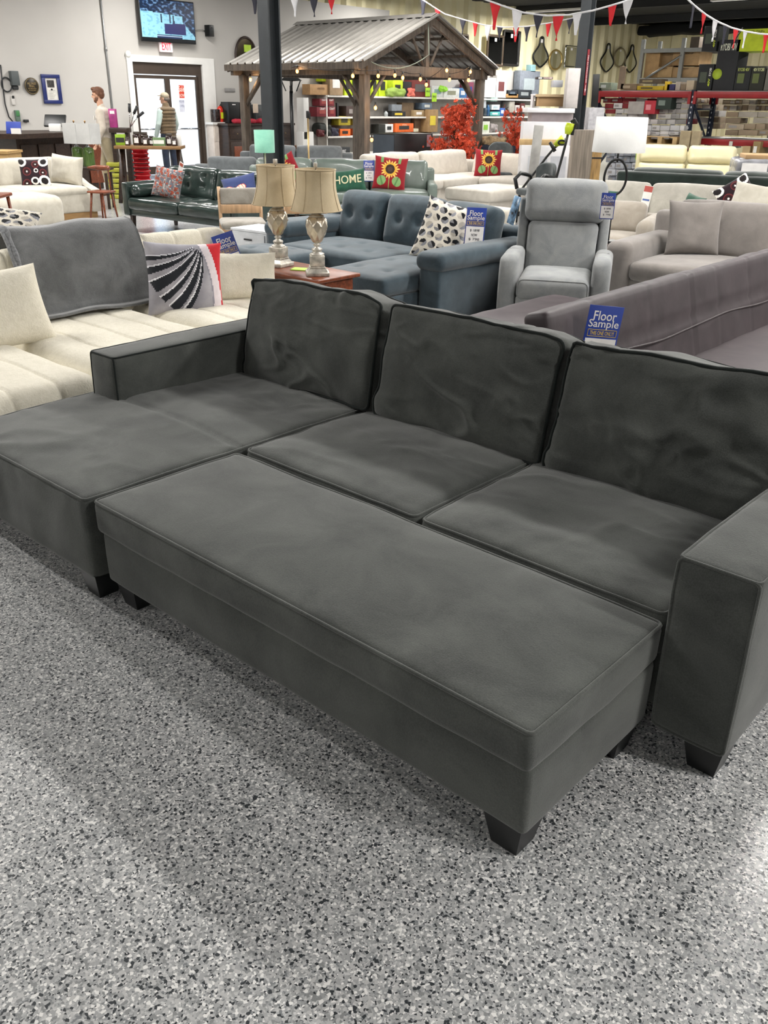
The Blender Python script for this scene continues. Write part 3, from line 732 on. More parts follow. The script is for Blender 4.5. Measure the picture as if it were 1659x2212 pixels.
# pale grey recliner facing the camera
PGREY = fabric('pale_grey_chenille', '74777a', '929492', mott=8, weave=350, bump=.4, bscale=250, sheen=.3, contrast=.8)
def recliner(label, loc, rz, mat, h=1.1, s=1.0, name='recliner'):
    t = thing(name, label, 'recliner', loc, rz)
    def prof(y0, z0, y1, z1): return [(y0+.015, .05), (y0, .42), (y0+.01, .52), (y0+.05, .60), (y0+.12, .635), (y0+.3, .63), (y1, .60), (y1, .05)]
    for sx in (-1, 1):
        a0 = sx*.40; a1 = sx*.265
        cushion('armrest', mat, t, (min(a0, a1), max(a0, a1), 0, .74, .04, .63), r=.055, k=4, n=(3, 10, 8), disp=lambda u, d, p: V((0, (.07*max(0, u.z)**4 if u.y < 0 else 0), -.03*max(0, u.z)*max(0, u.y)**2+.006*noise.noise(p*5))), pipe=None)
    cushion('footrest', mat, t, (-.26, .26, .0, .06, .06, .33), r=.02, n=(6, 2, 4), disp=soft((0, .012, 0), wr=.004))
    cushion('seat_cushion', mat, t, (-.262, .262, -.01, .60, .30, .47), r=.05, k=4, n=(12, 14, 4), disp=soft((0, .015, .03), wr=.004), pipe=('-y',), pr=.004)
    M = Matrix.Translation(V((0, .50, .42))) @ Matrix.Rotation(R(-14), 4, 'X')
    cushion('back_cushion', mat, t, (-.265, .265, 0, .16, 0, .42), r=.05, k=4, n=(12, 3, 10), M=M, disp=soft((0, .02, 0), wr=.005))
    cushion('head_cushion', mat, t, (-.305, .305, -.03, .18, .42, .74), r=.07, k=4, n=(12, 3, 8), M=M, disp=soft((.0, .025, .01), wr=.007, seed=4))
    cushion('back_shell', mat, t, (-.33, .33, .14, .26, .02, .66), r=.05, k=3, n=(4, 2, 4), M=M)
    for sx in (-1, 1): cushion('back_wing', mat, t, (min(sx*.27, sx*.345), max(sx*.27, sx*.345), .05, .22, .05, .60), r=.03, n=(1, 2, 3), M=M)
    MB().box(-.36, .36, .06, .7, 0, .05).build('base', BLACK, t)
    return t
rc = recliner('pale grey chenille recliner facing forward, right of the slate blue sectional', (-2.76, 4.42, 0), R(28), PGREY); rc.scale = (1.04, 1.03, .99)
q = onZ(1305, 430, 1.05)
place_tag((-2.63, 4.88, 1.06), R(27), 'narrow floor sample tag on the right of the pale grey recliner back', s=.62)
# clipboard-like plastic sleeve at its left side
m = MB(); m.rbox(-.045, .045, -.01, .0, -.22, 0, r=.004, k=1); o = one(m, 'plastic_sleeve', plain('blue_sleeve', '7fa3c4', .2, var=.5, scale=18), 'crumpled clear and blue plastic sleeve hanging on the left edge of the pale grey recliner', 'sleeve')
o.location = (-3.42, 4.86, .98); o.rotation_euler = (R(-10), R(8), R(-20))
TAUPE = fabric('taupe_chenille', '6c6763', '847e79', mott=7, weave=350, bump=.35, bscale=250, sheen=.3, contrast=.8)
SAND = fabric('sand_chenille', '8b8378', 'a79f93', mott=7, weave=350, bump=.35, bscale=250, sheen=.3, contrast=.8)
gsofa('low sand coloured armchair between the pale grey recliner and the taupe sofa', (-3.72, 6.95, 0), R(18), .86, .85, SAND, seat=.44, back=.74, arm=.62, aw=.17, ns=1, ar=.08, name='armchair', cat='armchair')
# ring floor lamp, on a slim table behind the recliner
rt = thing('side_table', 'small round side table behind the pale grey recliner carrying the ring lamp', 'table', (-3.34, 6.26, 0))
MB().cyl((0, 0), .2, .48, .5).build('tabletop', WOODD, rt); MB().cyl((0, 0), .02, .02, .48, 12).build('pedestal', BLACK, rt); MB().cyl((0, 0), .15, 0, .02).build('foot', BLACK, rt)
LINEN = fabric('white_lampshade', 'b6b6b4', 'c6c6c4', mott=3, weave=300, bump=.1, sheen=.1)
rl = thing('ring_lamp', 'black ring table lamp with a large white drum shade', 'lamp', (-3.34, 6.26, .5), R(42))
MB().cyl((0, 0), .08, 0, .02).build('base', BLACK, rl)
MB().tube([(0, 0, .02), (0, 0, .38)], .011, 10).build('pole', BLACK, rl)
MB().tube([(.10*math.cos(i*math.pi/24), 0, .565+.150*math.sin(i*math.pi/24)) for i in range(48)], .011, 8, closed=True).build('ring', BLACK, rl)
MB().tube([(0, 0, .69), (0, 0, .86)], .009, 8).build('neck', BLACK, rl)
prf = [(.232, .775), (.222, 1.06), (.219, 1.06), (.229, .775), (.232, .775)]
MB().lathe(prf, n=56).build('lamp_shade', LINEN, rl)

# brown leather futon: back seen from the front, seat hidden by the charcoal sofa; its flat half lies behind
BROWN = plain('brown_leather', '40373a', .55, 0, 0, var=.12, scale=9, bump=.25)
SEAMS = plain('leather_piping', '3b3234', .5)
ft = thing('leather_futon', 'brown leather futon with stitched panels behind the charcoal sectional', 'futon', (-1.3, 3.4, 0)); ox, oy = -1.3, 3.4
def fseam(u, d, p):
    o = V((0, 0, 0))
    for s, dep in ((-1.05, .006), (-.50, .007), (0.0, .02), (.35, .006), (.8, .006), (1.2, .006)): o -= d*dep*math.exp(-((p.y-s)/.012)**2)
    for s in (.30,): o -= d*.010*math.exp(-((p.z-s)/.012)**2)*(1 if d.x > .3 else 0)
    o += d*(.008*noise.noise(p*2.4)+.004*noise.noise(V((p.x*6, p.y*9, p.z*4))))
    return o
M = Matrix.Translation(V((.13, 0, .30))) @ Matrix.Rotation(R(-14), 4, 'Y')
m = MB(); m.M = M; m.rbox(-.11, .03, -1.44, 1.75, 0, .54, r=.035, k=3, n=(3, 150, 14), disp=fseam); m.build('backrest', BROWN, ft)
m = MB(); m.M = M
pk = [(.045+.012*math.sin(y*8), y, .25+.012*math.sin(y*5)) for y in [-.95+i*.1 for i in range(27)]]; m.tube(pk, .006, 6); m.build('piping', SEAMS, ft)
cushion('seat', BROWN, ft, (.12, .86, -1.45, 1.75, .22, .40), r=.05, n=(6, 30, 2), disp=soft((0, 0, .01), wr=.008, seams=[(1, 0, .01, .012), (1, .6, .01, .012), (1, -.6, .01, .012)]))
m = MB(); m.box(.1, .8, -1.4, 1.7, .12, .22); m.build('frame', BLACK, ft)
for x in (-.0, .5):
    for y in (-1.3, .1, 1.6): block_leg('leg', x, y, .13, ft, .03)
# end cap arm of the futon back, lower and darker in front
f2 = thing('leather_daybed', 'low brown leather daybed between the pale grey recliner and the futon', 'daybed', (-2.1, 3.2, 0))
cushion('mattress', BROWN, f2, (-.58, .48, -.75, 1.10, .20, .40), r=.06, k=4, n=(20, 30, 3), disp=soft((0, 0, .012), wr=.008, wf=3, seams=[(1, .1, .012, .012), (0, -.1, .008, .012)]))
m = MB(); m.box(-.5, .42, -.7, 1.0, .1, .21); m.build('frame', BLACK, f2)
for x in (-.45, .35):
    for y in (-.6, .9): block_leg('leg', x, y, .11, f2, .03)
tag0.location = (-1.12, 2.22, .84); tag0.rotation_mode = 'QUATERNION'
tag0.rotation_quaternion = (Matrix.Rotation(R(52), 3, 'Z') @ Matrix.Rotation(R(6), 3, 'Y')).to_quaternion()
# taupe tufted sofa on the right
ts = gsofa('taupe sofa with a square loose cushion, behind the brown leather futon', (-1.90, 5.75, 0), R(4), 2.3, 1.15, TAUPE, seat=.45, back=.90, arm=.60, aw=.24, ns=1, nb=2, ar=.07, crown=.04, lean=10)
tp = lambda u, v: c4('7d7671')
throw('throw_pillow', 'square taupe cushion leaning at the left end of the taupe sofa', (-2.58, 6.36, .69), .46, .46, .15, tp, c4('7d7671'), rz=R(34), tilt=R(-15), mat=TAUPE)
# pale sofa with long cushions
PALE = fabric('pale_greige', 'a09c92', 'bcb8ae', mott=7, weave=300, bump=.35, bscale=200, sheen=.3, contrast=.7)
ps = gsofa('long pale greige sofa with wide back cushions behind the taupe sofa', (-3.6, 8.55, 0), R(22), 3.4, 1.0, PALE, seat=.44, back=.83, arm=.55, aw=.15, ns=3, nb=3, crown=.03, lean=16)
def homep(u, v): return c4('1f4b3a')
GREENF = fabric('bottle_green_fabric', '1d4534', '2c5c47', mott=8)
throw('throw_pillow', 'dark green pillow against the left cushion of the long pale sofa', (-4.72, 8.45, .60), .42, .34, .13, homep, c4('1f4b3a'), rz=R(22), tilt=R(-15), roll=R(8), mat=GREENF)
def rings(u, v):
    for (a, b_, r, k) in ((-.5, .1, .3, 0), (.15, .15, .16, 1), (.7, .75, .34, 1), (.0, -.6, .28, 1), (.65, -.62, .40, 1), (-.8, .8, .35, 1), (-.6, -.75, .3, 0), (.15, .6, .26, 0), (.62, -.02, .26, 0)):
        d = math.hypot(u-a, v-b_)
        if d < r*.45: return c4('1a1415') if k else c4('f0ece8') if d < r*.2 else c4('2a1517')
        if d < r*.6 and k: return c4('1c1718')
        if d < r: return c4('f2efe9') if k else (c4('6b2a2c') if d > r*.8 else c4('35181b'))
    return c4('23121a')
throw('throw_pillow', 'black and burgundy pillow with white rings on the right end of the long pale sofa', tuple(onY(1592, 426, 9.05)), .40, .40, .13, rings, c4('1b1315'), rz=R(22), tilt=R(-20), roll=R(-35), n=60)
bouc = throw('throw_pillow', 'pale cream cushion lying at the far right above the taupe sofa', tuple(onY(1640, 440, 8.75)), .62, .40, .2, crm, c4('c9c2b4'), rz=R(15), tilt=R(-30), roll=R(8), mat=CREAMF)
g2 = throw('throw_pillow', 'green pillow with white letters, peeking over the left of the taupe sofa back', tuple(onY(1497, 452, 8.6)), .34, .30, .12, homep, c4('1f4b3a'), rz=R(-30), tilt=R(-10), roll=R(6), mat=GREENF)
# dark green sofa back
DGREEN = fabric('dark_green_velvet', '111a16', '26332d', mott=5, bump=.3, sheen=.5, contrast=.7)
gsofa('dark green velvet sofa seen from behind the long pale sofa', (-4.45, 11.63, 0), R(15)+math.pi, 2.8, .95, DGREEN, seat=.42, back=.88, arm=.6, aw=.2, ns=2, lean=6, bz=.84)
# cream leather reclining loveseat
CLEATH = plain('cream_leather', 'cbc39e', .45, 0, .1, var=.05, scale=6, bump=.2)
lv = thing('reclining_loveseat', 'cream leather reclining loveseat with two headrests in front of the racks', 'loveseat', (-5.65, 12.75, 0), R(25))
for sx in (-1, 1):
    c = sx*.38
    M = Matrix.Translation(V((c, .42, .42))) @ Matrix.Rotation(R(-16), 4, 'X')
    cushion('headrest', CLEATH, lv, (-.37, .37, -.03, .15, .42, .70), r=.07, k=4, n=(12, 3, 8), M=M, disp=soft((0, .03, .0), wr=.008))
    cushion('back_cushion', CLEATH, lv, (-.37, .37, 0, .16, 0, .43), r=.06, k=4, n=(12, 3, 8), M=M, disp=soft((0, .03, .0), wr=.012, seed=3))
    cushion('seat_cushion', CLEATH, lv, (c-.37, c+.37, -.1, .5, .28, .46), r=.07, n=(8, 8, 3), disp=soft((0, 0, .02), wr=.01))
    cushion('armrest', CLEATH, lv, (sx*.76, sx*.95, -.05, .85, .05, .62), r=.07, n=(3, 6, 5))
cushion('back_shell', CLEATH, lv, (-.80, .80, .62, .86, .05, .98), r=.06, n=(6, 2, 5)); cushion('base', CLEATH, lv, (-.77, .77, -.05, .8, .05, .29), r=.03)

# ------------------------------------------------------------------ green leather sofa
GLEA = plain('green_leather', '26332f', .28, 0, .35, var=.2, scale=5, bump=.35)
gl = gsofa('dark green tufted leather sofa with bolsters on tapered wooden legs', (-9.23, 5.66, 0), R(5), 2.22, .92, GLEA, seat=.43, back=.82, arm=.62, aw=.11, ns=2, buttons=2, leg=.20, ar=.02, crown=.02, lean=14, legmat=WOODD, wr=.012)
for sx in (-1, 1):
    m = MB(); m.M = Matrix.Translation(V((sx*.91, 0, .52))); m.tube([(0, .03+i*.56/10, 0) for i in range(11)], [.05]+[.085]*9+[.05], 16); m.build('bolster', GLEA, gl)
def floral(u, v):
    a = noise.noise(V((u*3.2, v*3.2, 1))); b_ = noise.noise(V((u*6, v*6, 5))); e = noise.noise(V((u*9, v*9, 8)))
    if b_ > .30: return c4('9c4630')
    if a+e*.5 > .28: return c4('7d3a2c')
    if e > .30: return c4('b5ada6')
    if b_ < -.28: return c4('5b5d68')
    return c4('7f7977') if a > -.1 else c4('5f5d64')
throw('throw_pillow', 'grey pillow with rust red flowers on the dark green leather sofa', (-9.80, 5.95, .625), .42, .40, .14, floral, c4('8c8588'), rz=R(30), tilt=R(-16), roll=R(10), n=64)
def butterfly(u, v):
    x = u+.25; y = v+.2
    for s in (-1, 1):
        dx = x*s-.34; dy = y-.18
        r = (dx/.36)**2+((dy-.3*dx)/.30)**2
        if r < 1: return c4('b5473c') if r > .8 or abs(math.sin(dx*14+dy*6)) < .25 else c4('d8cbb8')
        dx = x*s-.22; dy = y+.30; r = (dx/.25)**2+(dy/.24)**2
        if r < 1: return c4('b5473c') if r > .78 else c4('d8cbb8')
    if abs(x) < .04 and abs(y) < .4: return c4('3a2a2a')
    return c4('34406b')
throw('throw_pillow', 'navy pillow with a red and white butterfly on the dark green leather sofa', (-8.55, 6.17, .60), .44, .40, .14, butterfly, c4('2f3a60'), rz=R(38), tilt=R(-28), roll=R(-14), n=70)
p = onY(396, 375, 6.2)
t = thing('paper_tag', 'small white hang tag clipped to the dark green leather sofa above the floral pillow', 'tag', (p.x, 6.18, .86), R(8))
m = MB(); m.box(-.03, .05, -.004, 0, -.12, .02); m.build('card', TWHITE, t); m = MB(); m.box(-.02, .04, -.006, -.004, -.03, .01); m.build('print', plain('tag_red', 'a8503c', .6), t); t.rotation_euler = (0, R(25), R(8))

# oak chairs and white nightstand
OAK = plain('pale_oak', 'b08f6c', .5, var=.15, scale=5, stretch=(6, 6, 1)); SEATF = fabric('grey_seat_fabric', '827d74', '9a958c', mott=8)
def oak_chair(label, loc, rz):
    t = thing('dining_chair', label, 'chair', loc, rz, 'pale oak chairs behind the urn lamps')
    cushion('seat', SEATF, t, (-.24, .24, 0, .46, .42, .49), r=.035, n=(6, 6, 2), disp=soft((0, 0, .012)))
    for x in (-.22, .22):
        MB().tube([(x, .03, 0), (x, .03, .42)], .018, 8).build('leg', OAK, t)
        MB().tube([(x, .45, 0), (x, .46, .45), (x, .52, .80)], .019, 8).build('leg', OAK, t)
    MB().rbox(-.22, .22, .455, .475, .53, .62, r=.006, k=1).build('back_rail', OAK, t)
    cushion('backrest', SEATF, t, (-.21, .21, .46, .51, .62, .79), r=.02, n=(6, 1, 3))
    MB().box(-.21, .21, .02, .04, .34, .41).build('apron', OAK, t)
    for x in (-.22, .22): MB().box(x-.012, x+.012, .04, .44, .34, .40).build('side_rail', OAK, t)
    return t
oak_chair('pale oak chair with grey seat behind the left urn lamp', (-6.75, 4.75, 0), R(55))
oak_chair('pale oak chair with grey seat behind the right urn lamp, beside the other oak chair', (-6.25, 5.25, 0), R(55))
ns = thing('nightstand', 'white nightstand with a black drawer pull left of the slate blue ottoman', 'nightstand', (-6.28, 4.42, 0), R(5))
cushion('body', plain('white_melamine', 'd9dbdd', .4), ns, (-.24, .24, 0, .38, .12, .47), r=.005, k=1); MB().box(-.25, .25, -.01, .39, .47, .49).build('tabletop', plain('white_top', 'e2e4e6', .4), ns)
MB().rbox(-.22, .22, -.015, .0, .30, .45, r=.004, k=1).build('drawer', _M['white_melamine'], ns); MB().box(-.05, .05, -.03, -.015, .39, .402).build('handle', BLACK, ns.children[-1] if False else ns)
for x in (-.2, .2):
    for y in (.04, .34): block_leg('leg', x, y, .12, ns, .018)

# ------------------------------------------------------------------ cream sectional on the far left
cl = thing('sectional_sofa', 'cream linen sectional on a wooden plinth at the far left', 'sofa', (-12.2, 5.0, 0)); ox, oy = -12.2, 5.0
cushion('base', CREAMF, cl, E(-13.0, -11.84, 2.6, 6.10, .09, .36), r=.03, n=(6, 20, 3))
m = MB(); m.box(*E(-12.95, -11.86, 2.7, 6.06, 0, .09)); m.build('plinth', plain('light_oak_plinth', '9c7a4e', .5, var=.1, stretch=(6, 1, 6)), cl)
cushion('seat_cushion', CREAMF, cl, E(-12.75, -11.82, 4.9, 5.94, .34, .45), r=.05, k=4, n=(12, 12, 2), disp=soft((0, .0, .03), wr=.006))
cushion('seat_cushion', CREAMF, cl, E(-12.75, -11.82, 3.8, 4.89, .34, .45), r=.05, k=4, n=(12, 12, 2), disp=soft((0, .0, .03), wr=.006))
M = Matrix.Translation(V((-12.62-ox, 0, .42))) @ Matrix.Rotation(R(-12), 4, 'Y')
for (a, b_) in ((4.98, 5.95), (3.9, 4.96), (2.8, 3.88)): cushion('back_cushion', CREAMF, cl, (-.18, 0, a-oy, b_-oy, 0, .42), r=.07, k=4, n=(3, 14, 10), M=M, disp=soft((.03, 0, .01), wr=.01, seed=a))
cushion('back_frame', CREAMF, cl, E(-13.05, -12.86, 2.6, 6.10, .08, .68), r=.05)
m = MB(); m.prism([(-13.05-ox, .09), (-11.825-ox, .09), (-11.825-ox, .40), (-12.1-ox, .47), (-12.55-ox, .66), (-12.65-ox, .69), (-13.05-ox, .69)], 1, 5.98-oy, 6.12-oy); m.build('armrest', CREAMF, cl)
bouc = throw('throw_pillow', 'large plain cream cushion against the arm of the far left cream sectional', (-12.25, 5.86, .66), .60, .42, .2, crm, c4('c9c2b4'), rz=R(18), tilt=R(-10), roll=R(4), mat=CREAMF)
throw('throw_pillow', 'black and burgundy pillow with white rings on the far left cream sectional', (-12.28, 5.36, .635), .42, .40, .13, rings, c4('1b1315'), rz=R(55), tilt=R(-12), roll=R(-2), n=72)
place_tag((-12.37, 4.72, .83), R(62), 'floor sample tag on the back cushion of the far left cream sectional', s=.95, tilt=R(-8), roll=R(-6))
co_ = thing('round_ottoman', 'large cream ottoman with rounded edges in front of the far left cream sectional', 'ottoman', (-11.3, 4.6, 0)); ox, oy = -11.3, 4.6
cushion('body', CREAMF, co_, E(-11.78, -10.95, 3.95, 5.05, .03, .44), r=.11, k=5, n=(8, 8, 3), disp=soft((.01, .01, .02))); MB().box(*E(-11.6, -11.1, 4.1, 4.9, 0, .06)).build('base', BLACK, co_)
co2 = thing('round_ottoman', 'smaller rounded cream ottoman under the red brown coffee table', 'ottoman', (-10.85, 3.75, 0)); ox, oy = -10.85, 3.75
cushion('body', CREAMF, co2, E(-11.2, -10.5, 3.4, 4.15, .03, .36), r=.12, k=5, n=(6, 6, 2)); MB().box(*E(-11.1, -10.6, 3.5, 4.0, 0, .06)).build('base', BLACK, co2)
ct = thing('coffee_table', 'red brown wooden two-tier table at the left edge of the frame', 'table', (-10.05, 3.45, 0), R(42))
MB().rbox(-.75, .35, -.2, .2, .58, .62, r=.015, k=3).build('tabletop', WOODR, ct); MB().rbox(-.75, .38, -.2, .2, .26, .30, r=.012, k=3).build('shelf', WOODR, ct)
for x in (-.7, .30):
    for y in (-.16, .16): MB().tube([(x, y, .58), (x+.02, y, .30), (x+.06, y*1.1, 0)], [.022, .02, .014], 8).build('leg', WOODR, ct)
wc = thing('wooden_chair', 'small red brown wooden chair with a curved top rail beside the far left cream sectional', 'chair', (-11.55, 5.98, 0), R(20))
m = MB(); m.rbox(-.2, .2, -.2, .2, .40, .43, r=.012, k=2); m.build('seat', WOODR, wc)
for x in (-1, 1):
    for y in (-1, 1): MB().tube([(x*.13, y*.14, .41), (x*.19, y*.19, 0)], [.024, .016], 8).build('leg', WOODR, wc)
MB().tube([(-.25, -.03, .76), (-.16, .10, .76), (0, .15, .75), (.16, .10, .76), (.25, -.03, .76)], [.012, .035, .04, .035, .012], 8).build('back_rail', WOODR, wc)
for x in (-.13, .13): MB().tube([(x, .14, .41), (x, .12, .76)], .016, 8).build('spindle', WOODR, wc)
wc.scale = (.74, .74, .95)
# green glass lamps
GG = plain('green_glass', '6f8f4c', .08, 0, .3, var=.25, scale=6, trans=.55)
def glass_lamp(loc, label, sw):
    t = thing('table_lamp', label, 'lamp', loc, R(20), 'green glass table lamps')
    MB().cyl((0, 0), .06, 0, .025).build('base', CHROME, t)
    MB().lathe([(.0, .025), (.085, .025), (.088, .04), (.088, .27), (.078, .30), (.03, .315), (.0, .315)], n=28).build('glass_body', GG, t)
    MB().lathe([(.035, .31), (.035, .33), (.015, .335), (.012, .39), (0, .39)], n=16).build('collar', CHROME, t)
    m = MB(); w, d, h0, h1 = sw, .13, .36, .66
    for (a, b_, e, f_) in ((-w, w, -d, -d+.003), (-w, w, d-.003, d), (-w, -w+.003, -d, d), (w-.003, w, -d, d)): m.box(a, b_, e, f_, h0, h1)
    m.build('lamp_shade', LINEN, t)
    MB().ell((0, 0, .685), (.014, .014, .02)).build('finial', plain('brass', 'a5825a', .3, 1), t); MB().tube([(0, 0, .38), (0, 0, .68)], .004, 6).build('rod', CHROME, t)
    return t
tb = thing('console_table', 'low dark console table behind the far left cream sectional', 'table', (-13.1, 6.62, 0), R(42))
MB().box(-.45, .45, -.17, .17, .59, .62).build('tabletop', WOODD, tb)
for x in (-.4, .4):
    for y in (-.13, .13): MB().box(x-.02, x+.02, y-.02, y+.02, 0, .55).build('leg', WOODD, tb)
glass_lamp((-12.98, 6.68, .62), 'right of the two green glass lamps with white rectangular shades, nearer', .175)
glass_lamp((-13.18, 6.60, .62), 'left of the two green glass lamps, half behind the other white shade', .13)
# loose patterned throw on the sofa end behind the blanket
throw('throw_pillow', 'cream pillow with dark leaf shapes lying behind the grey plush blanket', (-5.15, 1.42, .86), .42, .34, .12, lattice, c4('d8d0c2'), rz=R(50), tilt=R(-50), roll=R(10), n=60)

# ------------------------------------------------------------------ middle distance seating
LCREAM = fabric('oatmeal_fabric', 'b8b1a6', 'cdc7bc', mott=8, bump=.4, bscale=200, contrast=.7)
ms = thing('sectional_sofa', 'oatmeal corner sectional with a sunflower pillow in the middle distance', 'sofa', (-9.2, 12.4, 0)); ox, oy = -9.2, 12.4
cushion('base', LCREAM, ms, E(-10.5, -9.5, 10.2, 13.4, .06, .30), r=.03); cushion('base', LCREAM, ms, E(-9.5, -8.3, 12.4, 13.4, .06, .30), r=.03)
for (a, b_, c_, d_) in ((-10.3, -9.4, 10.25, 11.4), (-10.3, -9.4, 11.42, 12.5), (-10.3, -9.4, 12.5, 13.2), (-9.38, -8.5, 12.35, 13.2)): cushion('seat_cushion', LCREAM, ms, E(a, b_, c_, d_, .29, .44), r=.05, n=(8, 8, 2), disp=soft((0, 0, .025), wr=.005))
M = Matrix.Translation(V((-10.2-ox, 0, .42))) @ Matrix.Rotation(R(-12), 4, 'Y')
for (a, b_) in ((10.3, 11.75), (11.8, 13.15)): cushion('back_cushion', LCREAM, ms, (-.18, 0, a-oy, b_-oy, 0, .44), r=.07, k=4, n=(3, 14, 10), M=M, disp=soft((.03, 0, .02), wr=.012, seed=a))
M = Matrix.Translation(V((0, 13.05-oy, .42))) @ Matrix.Rotation(R(-12), 4, 'X')
cushion('back_cushion', LCREAM, ms, (-10.1-ox, -8.45-ox, 0, .18, 0, .42), r=.07, k=4, n=(14, 3, 10), M=M, disp=soft((0, .03, .01), wr=.012, seed=3))
cushion('back_frame', LCREAM, ms, E(-10.6, -10.4, 10.2, 13.5, .05, .66), r=.05); cushion('back_frame', LCREAM, ms, E(-10.5, -8.3, 13.3, 13.5, .05, .66), r=.05)
cushion('armrest', LCREAM, ms, E(-8.45, -8.28, 12.4, 13.4, .05, .60), r=.05)
mo = thing('square_ottoman', 'big oatmeal ottoman in front of the oatmeal corner sectional', 'ottoman', (-8.0, 10.9, 0)); ox, oy = -8.0, 10.9
cushion('lid', LCREAM, mo, E(-8.45, -7.55, 10.2, 11.5, .26, .44), r=.05, n=(8, 8, 2), disp=soft((0, 0, .02))); cushion('base', LCREAM, mo, E(-8.42, -7.58, 10.23, 11.47, .08, .27), r=.02)
MB().box(*E(-8.35, -7.65, 10.3, 11.4, 0, .08)).build('plinth', BLACK, mo)
def sunflower(u, v):
    cx, cy = .0, .22; dx, dy = u-cx, v-cy; r = math.hypot(dx, dy); a = math.atan2(dy, dx)
    if r < .30: return c4('3a2a22') if r > .16 else c4('4d3b33')
    if r < .50+.09*math.sin(a*19)+.05*math.sin(a*7+1): return c4('d8a63c') if r < .42 else c4('e3bf63')
    for s in (-1, 1):
        x = (u-s*.48); y = v+.52
        if (x*.9+s*y*.25)**2/.07+(y-s*x*.3)**2/.10 < 1: return c4('7fa368') if abs(x*s-y*.4) > .05 else c4('5d8350')
    if abs(u) < .035 and v < 0: return c4('8ba05c')
    if v > .6 and abs(u) > .45 and abs(u) < .62: return c4('6f9a5c')
    return c4('8e1822')
throw('throw_pillow', 'red sunflower pillow in the corner of the oatmeal sectional', (-9.42, 12.68, .66), .50, .48, .15, sunflower, c4('8e1822'), rz=R(42), tilt=R(-12), roll=R(2), n=84)
q = onY(1121, 338, 13.0)
place_tag((-8.66, 12.86, .82), R(30), 'floor sample tag on the right cushion of the oatmeal corner sectional', s=1.0, tilt=R(-10))
SAGE = plain('sage_leather', '6e7a72', .38, 0, .2, var=.12, scale=5, bump=.35)
sg = gsofa('sage green leather sofa with a sunflower pillow and a green lettered pillow', (-8.95, 8.35, 0), R(42), 2.9, .95, SAGE, seat=.44, back=.86, arm=.56, aw=.12, ns=3, ar=.03, lean=14, wr=.012, leg=.1)
throw('throw_pillow', 'red sunflower pillow at the right end of the sage green leather sofa', (-8.60, 9.08, .68), .50, .48, .15, sunflower, c4('8e1822'), rz=R(38), tilt=R(-16), roll=R(5), n=84)
throw('throw_pillow', 'red sunflower pillow mostly hidden behind the beige lampshades on the sage sofa', (-9.90, 8.12, .66), .5, .46, .15, sunflower, c4('8e1822'), rz=R(42), tilt=R(-16), roll=R(-28), n=60)
def lum(u, v): return c4('1c4736')
hp = thing('throw_pillow', 'green pillow reading HOME lying on the sage green leather sofa', 'cushion', (-8.92, 8.48, .585))
m = throw_geo(.56, .32, .13, lum, c4('1c4736'), 24); m.build('cover', GREENF, hp)
m = MB(); m.text('HOME', .12, (.02, -.070, -.0), (1, 0, 0), (0, 0, 1), width=.40); m.build('lettering', plain('cream_thread', 'c9c49f', .8), hp)
hp.rotation_mode = 'QUATERNION'; hp.rotation_quaternion = (Matrix.Rotation(R(40), 3, 'Z') @ Matrix.Rotation(R(-22), 3, 'X') @ Matrix.Rotation(R(-7), 3, 'Y')).to_quaternion()
place_tag((-8.96, 9.0, .85), R(42), 'floor sample tag on the middle of the sage green leather sofa back', s=1.0, tilt=R(-10))
GREYF = fabric('mid_grey_fabric', '55595b', '707476', mott=7, bump=.3, contrast=.7)
gsofa('long mid grey sofa behind the dark green leather sofa and the teal lamp', (-10.45, 8.44, 0), R(42), 2.95, .95, GREYF, seat=.44, back=.80, arm=.62, aw=.25, ns=3, lean=10, ar=.12)
gsofa('second mid grey sofa behind the sage sofa, only its back cushions showing', (-11.55, 9.78, 0), R(42), 2.1, .95, GREYF, seat=.46, back=.92, arm=.6, aw=.2, ns=2, lean=10, ar=.08)
# teal drum lamp, small blue lamp, brass floor lamp stem
st = thing('side_table', 'small dark side table behind the dark green leather sofa', 'table', (-8.75, 7.35, 0), R(42))
MB().box(-.3, .3, -.18, .18, .52, .55).build('tabletop', WOODD, st)
for x in (-.27, .27):
    for y in (-.15, .15): MB().box(x-.015, x+.015, y-.015, y+.015, 0, .52).build('leg', WOODD, st)
TEAL = fabric('teal_lampshade', '6fa893', '86bfa8', mott=4, bump=.1)
qt = atD(573, 350, 12.9); tl = thing('table_lamp', 'slim lamp with a teal green drum shade in front of the black column', 'lamp', (qt.x, qt.y, .55)); st.location = (qt.x+.1, qt.y+.1, 0)
MB().cyl((0, 0), .08, 0, .02).build('base', WHITE, tl); MB().tube([(0, 0, .02), (0, 0, .6)], .012, 8).build('pole', plain('cream_metal', 'c9c7a8', .4), tl)
MB().lathe([(.136, .46), (.136, .74), (.133, .74), (.133, .46), (.136, .46)], n=40).build('lamp_shade', TEAL, tl)
b2_ = thing('table_lamp', 'small lamp with a pale blue tapered shade beside the teal lamp', 'lamp', (atD(605, 350, 13.0).x, atD(605, 350, 13.0).y, .55))
MB().cyl((0, 0), .05, 0, .02).build('base', WHITE, b2_); MB().tube([(0, 0, .02), (0, 0, .2)], .008, 8).build('pole', WHITE, b2_)
MB().lathe([(.105, .12), (.06, .29), (.057, .29), (.102, .12), (.105, .12)], n=32).build('lamp_shade', fabric('pale_blue_shade', '8f98bd', 'a2aacb', mott=4), b2_)

